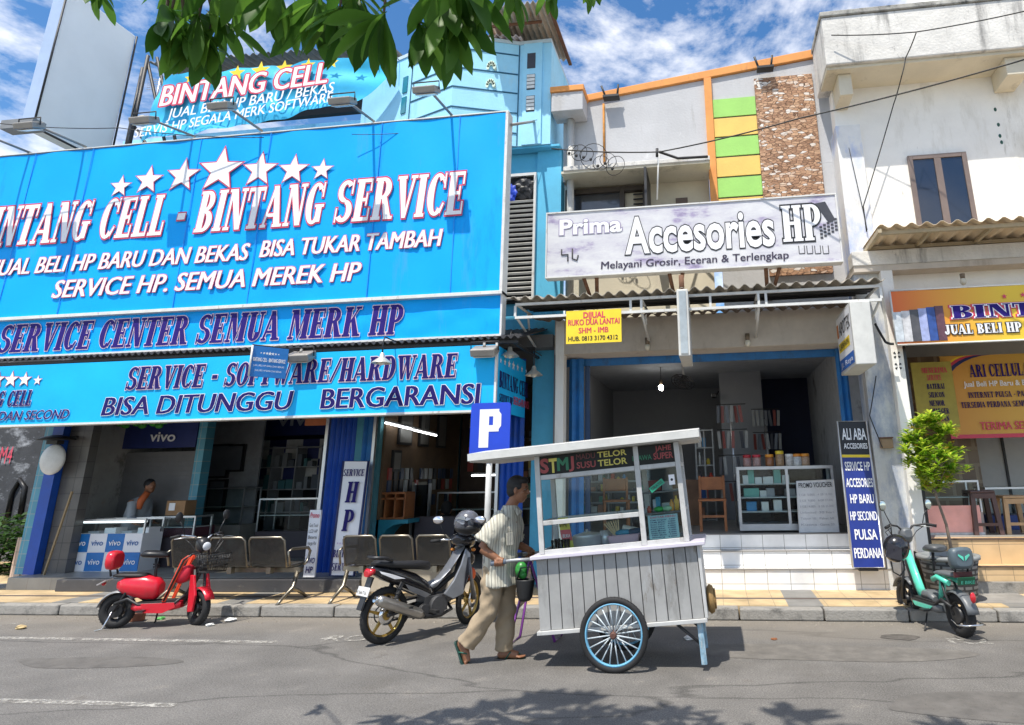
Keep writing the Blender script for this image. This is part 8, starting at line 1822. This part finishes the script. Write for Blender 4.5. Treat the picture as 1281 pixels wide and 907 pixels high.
for k in range(4): b.torus((-.02+.018*k,0,.07), (1,0,0), .085+.012*math.sin(k*1.2), .008, 24, 6)
b.build('weave', mat('brown_wicker', (.28,.17,.06), .7, var=.3, vs=30, bump=.5, bs=120), t)
# black bag and green bag on the handle
t = thing('hanging_bag', 'black bucket shaped bag hanging under the cart handle', 'bag', P(656,735,6.3)); c = P(657,732,6.32)
b = MB(); b.loft([[c+V((w_*math.cos(a),.06*math.sin(a)*k2,z)) for a in [q*math.pi/8 for q in range(16)]] for w_, z, k2 in ((.05,-.13,1),(.07,-.10,1.1),(.09,.04,1.2),(.095,.05,1.2),(.085,.05,1.1),(.06,-.08,1))]); b.build('bag_body', mat('black_bag', (.013,.013,.014), .5), t)
b = MB(); b.tube([c+V((-.08,0,.05)), c+V((-.04,-.02,.15)), c+V((.05,-.02,.16)), c+V((.08,0,.05))], .007, 5); b.build('strap', BLACKP, t)
o = MB(); c2 = P(652,713,6.36); o.ball(c2, .06,.05,.075, 10, 8); o.ball(c2+V((.02,0,-.04)), .04,.045,.04, 8, 6); tag(o.build('green_bag', mat('green_bag_plastic', (.03,.22,.04), .35, var=.5, vs=16)), 'green plastic bag tucked above the black hanging bag', 'bag')
# purple tube frame stand behind the cart
t = thing('folding_stand', 'purple tubular folding stand with a beige board standing behind the cart tail', 'stand', G(640,803)); fr = MB(); yq = 7.0
a0, a1, b0, b1 = P(636,803,6.95), P(651,782,7.35), P(663,700,6.95), P(668,690,7.3)
a0.z = a1.z = .012
fr.tube([b0, a0, a1, b1], .014, 8); fr.tube([b0, V((b0.x+.22, 7.15, .012)), V((b0.x+.24, 7.4, .012)), b1], .014, 8); fr.build('tube_frame', mat('purple_tube', (.22,.05,.30), .4), t)
q = lambda f, g: a0.lerp(b0, f).lerp(a1.lerp(b1, f), g)
MB().prism([q(.42,.04), q(.42,.96), q(.97,.96), q(.97,.04)], (.012,0,0)).build('board', mat('beige_board', (.40,.33,.24), .7, var=.12), t)
# ------------------------------------------------------------------ people
SKIN = mat('brown_skin', (.26,.115,.06), .5, var=.1, vs=14)
HAIR = mat('black_hair', (.012,.011,.012), .6, var=.3, vs=60, bump=.3, bs=120)
def stripes(name, c1, c2, c3):
    m = mat(name, c1, .85, var=.1, vs=5, bump=.35, bs=9); t, nd, lk = tree_of(m); b = t.nodes['Principled BSDF']; src = b.inputs['Base Color'].links[0].from_socket
    co = nd('ShaderNodeTexCoord'); sp = nd('ShaderNodeSeparateXYZ'); lk(co.outputs['Object'], sp.inputs[0])
    ad = nd('ShaderNodeMath', operation='MULTIPLY_ADD'); lk(sp.outputs[1], ad.inputs[0]); ad.inputs[1].default_value = .55; 
    nz = nd('ShaderNodeTexNoise'); nz.inputs['Scale'].default_value = 5; lk(co.outputs['Object'], nz.inputs['Vector']); a2 = nd('ShaderNodeMath', operation='MULTIPLY_ADD'); lk(nz.outputs[0], a2.inputs[0]); a2.inputs[1].default_value = .03; lk(sp.outputs[0], a2.inputs[2]); lk(a2.outputs[0], ad.inputs[2])
    out = src
    for fr_, ph, w, c in ((1/.062,0.,.28,c2),(1/.062,.5,.13,c3)):
        ml = nd('ShaderNodeMath', operation='MULTIPLY_ADD'); lk(ad.outputs[0], ml.inputs[0]); ml.inputs[1].default_value = fr_; ml.inputs[2].default_value = ph
        f = nd('ShaderNodeMath', operation='FRACT'); lk(ml.outputs[0], f.inputs[0]); l = nd('ShaderNodeMath', operation='LESS_THAN'); lk(f.outputs[0], l.inputs[0]); l.inputs[1].default_value = w
        k = nd('ShaderNodeMath', operation='MULTIPLY'); lk(l.outputs[0], k.inputs[0]); k.inputs[1].default_value = .75
        mm = nd('ShaderNodeMix', data_type='RGBA'); mm.inputs[7].default_value = (*c,1); lk(k.outputs[0], mm.inputs[0]); lk(out, mm.inputs[6]); out = mm.outputs[2]
    lk(out, b.inputs['Base Color']); return m
def ring(c, rx, ry, n=20, d=None):
    c = V(c)
    if d is None: X_, Y_ = V((1,0,0)), V((0,1,0))
    else:
        d = V(d).normalized(); Y_ = V((0,1,0)); Y_ = (Y_-d*Y_.dot(d)).normalized(); X_ = Y_.cross(d)
    return [c+X_*rx*math.cos(2*math.pi*k/n)+Y_*ry*math.sin(2*math.pi*k/n) for k in range(n)]
YMN = 6.47
man = thing('person', 'man in a grey striped short sleeved shirt and khaki trousers pushing the food cart', 'person', (-2.12, YMN, 0))
b = MB()
hc = V((-1.945, YMN, 1.515))
Mh = Matrix.Rotation(.10,3,'Y')
def H(x, y, z): return hc + Mh @ V((x, y, z))
b.ball(H(-.008,0,.025), .098,.074,.098, 20, 14, Mh); b.ball(H(.018,0,-.04), .072,.060,.082, 18, 12, Mh); b.ball(H(.035,0,-.088), .042,.040,.034, 14, 10, Mh)
b.tube([H(.086,0,.022), H(.106,0,-.018), H(.098,0,-.034)], [.008,.015,.010], 8); b.ball(H(.088,.012,-.032), .013,.012,.010, 8, 6); b.ball(H(.088,-.012,-.032), .013,.012,.010, 8, 6)
b.ball(H(.080,0,-.062), .014,.024,.008, 10, 6); b.ball(H(.079,0,-.074), .014,.021,.008, 10, 6); b.ball(H(.079,0,.036), .016,.05,.010, 12, 6)
for s in (-1,1): b.ball(H(.058,s*.042,-.020), .022,.018,.018, 10, 6); b.ball(H(-.008,s*.076,-.005), .020,.010,.034, 10, 8, Mh @ Matrix.Rotation(s*.3,3,'Z')); b.ball(H(-.004,s*.074,-.034), .010,.008,.012, 8, 6)
b.tube([H(-.02,0,-.03), H(-.03,0,-.10), V((-2.03,YMN,1.33)), V((-2.06,YMN,1.24))], [.058,.054,.060,.10], 14)
b.tube([V((-2.06,YMN,1.24)), V((-2.10,YMN,1.0)), V((-2.12,YMN,.80))], [.12,.12,.12], 14)
for s, sh, el, wr in ((-1, V((-2.07,YMN-.17,1.245)), V((-2.215,YMN-.235,1.00)), V((-2.035,YMN-.205,.885))), (1, V((-2.03,YMN+.17,1.245)), V((-2.06,YMN+.25,1.0)), V((-1.86,YMN+.19,.935)))):
    b.tube([V((-2.06,YMN,1.22)), sh], [.06,.045], 10); b.tube([sh, sh.lerp(el,.5), el], [.044,.042,.038], 12); b.tube([el, el.lerp(wr,.3), el.lerp(wr,.7), wr], [.038,.043,.034,.026], 12)
# hands closed round the handles
hb = lambda x, y: Mc @ V((x, y, .660))
for s, y, x, wr in ((-1, .10, -1.04, V((-2.035,YMN-.205,.885))), (1, .64, -.90, V((-1.86,YMN+.19,.935)))):
    c = hb(x, y); ax = (hb(x+.1, y)-c).normalized(); zz = V((0,0,1)); yy = V((0,1,0))*(-s)      # yy: towards the inside
    b.tube([wr, wr.lerp(c+zz*.022, .6), c+zz*.026-ax*.0], [.026,.030,.028], 10); b.ball(c+zz*.026+ax*.008, .042,.034,.018, 12, 8)
    for k, (o_, r_, L_) in enumerate(((.040,.0095,250),(.016,.010,268),(-.008,.0098,258),(-.030,.0085,235))):
        q0 = c+ax*o_; pts = []
        for j in range(7):
            a = RAD(80-L_*j/6*s*1.0) if s > 0 else RAD(100+L_*j/6)
            pts.append(q0 + V((0,1,0))*(.030*math.cos(a)) + zz*(.030*math.sin(a)))
        b.tube(pts, [r_*1.08,r_*1.05,r_,r_,r_*.95,r_*.9,r_*.7], 8)
    b.tube([c+zz*.02+ax*.035-V((0,1,0))*s*.0, c+ax*.055+yy*.028+zz*.006, c+ax*.060+yy*.030-zz*.018], [.012,.011,.008], 8)
# legs and feet
hipR, knR, anR = V((-2.13,YMN-.095,.80)), V((-2.17,YMN-.10,.44)), V((-2.365,YMN-.10,.165))
hipL, knL, anL = V((-2.10,YMN+.095,.80)), V((-2.06,YMN+.09,.44)), V((-2.075,YMN+.09,.085))
for h, k, a in ((hipR,knR,anR),(hipL,knL,anL)): b.tube([V((-2.12,YMN,.82)), h], .09, 10); b.tube([h, h.lerp(k,.5), k], [.085,.068,.052], 12); b.tube([k, k.lerp(a,.35), k.lerp(a,.8), a], [.05,.055,.036,.032], 12)
def foot(an, d, up):
    d = V(d).normalized(); up = V(up); up = (up-d*up.dot(d)).normalized(); heel = an-up*.055-d*.03; sd = d.cross(up)
    b.ball(heel, .032,.03,.03, 10, 8); b.tube([an, an-up*.02+d*.02], [.034,.036], 10)
    b.tube([heel, heel+d*.09+up*.010, heel+d*.17-up*.004], [.033,.036,.030], 10, sy=1.15)
    for j, (o_, L_, r_) in enumerate(((-.024,.235,.012),(-.006,.23,.0095),(.009,.222,.009),(.022,.212,.0085),(.033,.20,.008))):
        b.tube([heel+d*.16+sd*o_*.9-up*.008, heel+d*L_+sd*o_-up*.016], [r_*1.2,r_], 8)
    return heel, d, up, sd
dR = V((.42,0,-.90)); fR = foot(anR, dR, (.90,0,.42)); fL = foot(anL, (1,.02,0), (0,0,1))
b.build('body', SKIN, man, remesh=.0052, smooth_it=3)
b = MB()
for s in (-1,1): b.ball(H(.076,s*.032,.008), .010,.012,.006, 10, 8)
b.build('eyes', mat('eye_white', (.22,.20,.18), .3), man)
b = MB()
for s in (-1,1): b.ball(H(.0850,s*.031,.008), .0025,.006,.0055, 8, 6); b.tube([H(.088,s*.018,.036), H(.084,s*.05,.034)], .005, 5)
b.build('iris_and_brow', HAIR, man)
b = MB(); b.ball(H(-.026,0,.038), .100,.083,.100, 22, 14, Mh); b.ball(H(-.050,0,-.015), .068,.076,.070, 16, 10, Mh); b.ball(H(.035,0,.088), .056,.064,.040, 14, 8, Mh)
for s in (-1,1): b.ball(H(.010,s*.068,.035), .040,.014,.030, 10, 8, Mh)
b.build('hair', HAIR, man, remesh=.006, smooth_it=2)
# shirt
b = MB()
prof = [(.655,-2.095,.168,.225),(.70,-2.098,.163,.222),(.80,-2.10,.156,.215),(.95,-2.10,.150,.21),(1.08,-2.09,.147,.208),(1.18,-2.078,.143,.205),(1.25,-2.062,.120,.185),(1.295,-2.045,.092,.135),(1.335,-2.025,.072,.085),(1.355,-2.018,.066,.074)]
b.loft([ring((x,YMN,z), rx, ry, 24) for z, x, rx, ry in prof])
for sh, el in ((V((-2.07,YMN-.15,1.24)), V((-2.20,YMN-.235,1.045))), (V((-2.03,YMN+.15,1.24)), V((-2.05,YMN+.245,1.04)))):
    d = el-sh; b.loft([ring(sh+d*f, r1, r2, 16, d) for f, r1, r2 in ((-.25,.075,.07),(.1,.092,.085),(.5,.096,.085),(.9,.102,.09),(1.0,.103,.09))])
so = b.build('shirt', stripes('striped_shirt', (.54,.52,.43), (.30,.275,.23), (.13,.13,.125)), man, remesh=.009, smooth_it=4)
def crease(o, amp, fn):
    me = o.data
    for v in me.vertices:
        n = v.normal; v.co = v.co + n*amp*fn(v.co)
    me.update()
crease(so, .010, lambda p: math.sin(p.z*17+p.x*21+2*math.sin(p.y*13))*math.sin(p.x*19-p.z*9+p.y*16)*1.1+.4*math.sin(p.z*43+p.x*31))
b = MB(); rg = lambda z, r, ry, dx: ring((-2.02+dx,YMN,z), r, ry, 20)
b.loft([rg(1.325,.082,.098,-.012), rg(1.368,.072,.080,-.004), rg(1.372,.066,.074,-.004), rg(1.335,.064,.072,-.008)], cap=False)
for s in (-1,1): b.prism([(-1.955,YMN+s*.012,1.352),(-1.965,YMN+s*.075,1.352),(-1.925,YMN+s*.065,1.275),(-1.905,YMN+s*.012,1.315)], (-.006,0,.002))
b.build('collar', stripes('striped_shirt_collar', (.54,.52,.43), (.38,.35,.30), (.25,.24,.23)), man)
b = MB(); b.prism([(-2.00,YMN-.19,1.13),(-1.955,YMN-.12,1.13),(-1.95,YMN-.12,1.02),(-1.99,YMN-.19,1.02)], (.006,-.006,0)); b.build('shirt_pocket', stripes('striped_shirt_collar', (.54,.52,.43), (.38,.35,.30), (.25,.24,.23)), so)
# trousers
b = MB(); b.loft([ring((-2.11,YMN,.85), .125,.17, 20), ring((-2.115,YMN,.78), .136,.185, 20), ring((-2.12,YMN,.70), .132,.185, 20), ring((-2.12,YMN,.66), .105,.16, 20)])
for h, k, a, cuff in ((hipR,knR,anR,.092),(hipL,knL,anL,.090)):
    d1 = k-h; d2 = a-k; e_ = k+d2*1.04
    b.loft([ring(h-d1*.05, .112,.095, 18, -d1), ring(h+d1*.35, .108,.098, 18, -d1), ring(h+d1*.75, .094,.092, 18, -d1), ring(k, .089,.088, 18, -(d1.normalized()+d2.normalized())), ring(k+d2*.4, .090,.084, 18, -d2), ring(k+d2*.8, .090,.083, 18, -d2), ring(e_, cuff,.088, 18, -d2)])
po = b.build('trousers', mat('khaki_cotton', (.33,.255,.17), .85, var=.12, vs=7, bump=.3, bs=12), man, remesh=.009, smooth_it=4)
crease(po, .0075, lambda p: math.sin(p.z*26+p.x*30*(1 if p.y < YMN else -1)+1.5*math.sin(p.z*9+p.y*10))+.5*math.sin(p.z*55-p.x*40))
# sandals
for hl, d, up, sd in (fR, fL):
    pts = ((-.035,.022),(-.02,.034),(.06,.036),(.14,.045),(.21,.042),(.245,.022))
    out = [hl+d*f+sd*w_-up*.046 for f, w_ in pts]+[hl+d*f-sd*w_-up*.046 for f, w_ in pts[::-1]]
    sn = MB().prism(out, up*.016).build('sandal', mat('green_black_rubber', (.012,.05,.04), .6), man)
    b = MB(); b.tube([hl+d*.06+sd*.042-up*.03, hl+d*.10+sd*.032+up*.026, hl+d*.13+up*.036, hl+d*.10-sd*.034+up*.026, hl+d*.06-sd*.042-up*.03], .006, 6); b.tube([hl+d*.13+up*.034, hl+d*.19-sd*.012+up*.0], .006, 6)
    b.build('strap', mat('green_strap', (.01,.10,.07), .5), sn)

# shopkeeper leaning over the counter, left shop
kp = thing('person', 'shopkeeper with orange collar bending over the counter inside the left shop', 'person', P(180,645,10.55)); yk = 10.55
hd_ = P(188,608,yk); hp_ = P(166,665,yk+.08); sh_ = P(176,626,yk)
b = MB(); b.ball(hd_, .085,.075,.105, 16, 12); b.ball(hd_+V((.07,-.03,-.02)), .02,.016,.02, 8, 6); b.ball(hd_+V((.02,0,-.07)), .055,.05,.05, 12, 8)
for s in (-1,1): b.ball(hd_+V((-.01,s*.075,-.01)), .018,.012,.03, 8, 6)
b.tube([hd_, sh_+V((.05,0,.02)), sh_], [.05,.055,.09], 12); b.tube([sh_, hp_, V((hp_.x,hp_.y,.75))], [.12,.12,.12], 12)
for s in (-1,1):
    a = sh_+V((0,s*.18,-.02)); e = a+V((.08,-.05,-.28)); w = e+V((.22,-.10,-.06)); b.tube([sh_, a, e, w], [.06,.05,.04,.028], 10)
    b.ball(w+V((.04,-.02,-.01)), .04,.035,.016, 10, 6)
    for k in range(4): b.tube([w+V((.06,-.03-.012*k+.02,-.005)), w+V((.10+.004*(2-abs(k-1.5)),-.035-.014*k+.02,-.014)), w+V((.125,-.04-.014*k+.02,-.03))], [.009,.008,.006], 6)
    b.tube([w+V((.03,.01,-.01)), w+V((.06,.035,-.02))], [.010,.008], 6)
for s in (-1,1): b.tube([V((hp_.x,hp_.y+s*.09,.75)), V((hp_.x,hp_.y+s*.09,ZF))], [.085,.05], 10)
b.build('body', SKIN, kp, remesh=.008, smooth_it=2)
b = MB(); b.ball(hd_+V((-.02,0,.03)), .09,.084,.095, 14, 10); b.build('hair', HAIR, kp)
b = MB(); b.loft([ring(hp_+V((0,0,-.05)), .17,.22), ring(hp_.lerp(sh_,.5), .165,.215), ring(sh_, .13,.20), ring(sh_+V((.03,0,.06)), .07,.09)])
for s in (-1,1): a = sh_+V((0,s*.16,-.02)); e = a+V((.08,-.05,-.26)); b.tube([a, e, e+V((.15,-.07,-.04))], [.075,.07,.055], 10)
b.build('shirt', mat('grey_blue_shirt', (.30,.33,.36), .8, var=.15), kp, remesh=.012, smooth_it=3)
b = MB(); b.tube([hd_+V((.02,-.05,-.10)), sh_+V((.09,-.1,-.02)), sh_+V((.10,-.12,-.14))], [.05,.06,.04], 10); b.build('orange_scarf', mat('orange_cloth', (.55,.13,.04), .7), kp)
# seated woman deeper in the right half of the blue shop
wo = thing('person', 'woman in a black headscarf and coral top seated inside the blue shop behind the motorcycle', 'person', P(550,690,11.2)); yw = 11.3
hd_ = P(560,637,yw); bs_ = P(548,690,yw); bs_.z = .75; sh_ = P(551,655,yw)
b = MB(); b.ball(hd_, .078,.07,.10, 16, 12); b.ball(hd_+V((.07,0,-.015)), .018,.014,.02, 8, 6); b.tube([hd_, sh_, bs_], [.05,.10,.13], 12)
for s in (-1,1):
    a = sh_+V((0,s*.17,-.04)); e = a+V((.05,0,-.27)); w = e+V((.22,0,.02)); b.tube([sh_, a, e, w], [.06,.048,.04,.026], 10); b.ball(w+V((.04,0,0)), .04,.03,.015, 8, 6)
    for k in range(4): b.tube([w+V((.06,-.02+.013*k,0)), w+V((.12,-.022+.015*k,-.015))], [.008,.006], 6)
    b.tube([w+V((.03,.03,0)), w+V((.07,.045,0))], .008, 6)
    k_ = bs_+V((.42,s*.10,-.02)); b.tube([bs_+V((0,s*.08,0)), k_, V((k_.x,k_.y,ZF))], [.09,.07,.04], 10)
b.build('body', SKIN, wo, remesh=.008, smooth_it=2)
b = MB(); b.ball(hd_+V((-.02,0,.015)), .10,.095,.125, 16, 12); b.loft([ring(hd_+V((-.02,0,-.08)), .085,.085), ring(sh_+V((.0,0,.05)), .13,.17), ring(sh_+V((.02,0,-.12)), .15,.20)]); b.build('headscarf', mat('black_scarf', (.012,.012,.014), .8), wo)
b = MB(); b.loft([ring(bs_+V((0,0,-.05)), .19,.24), ring(bs_.lerp(sh_,.5), .17,.22), ring(sh_, .13,.19), ring(sh_+V((0,0,.05)), .07,.09)])
for s in (-1,1): a = sh_+V((0,s*.16,-.04)); e = a+V((.05,0,-.27)); b.tube([a, e, e+V((.18,0,.01))], [.075,.065,.05], 10)
b.build('top', mat('coral_cloth', (.42,.09,.075), .8), wo, remesh=.012, smooth_it=2)
st_ = MB(); st_.lathe([(.17,0),(.17,.03),(.03,.04),(.03,.42),(.19,.43),(.19,.47)], (bs_.x, bs_.y, ZF), n=20); tag(st_.build('shop_stool', DARKM), 'dark round stool under the woman in the blue shop', 'stool')
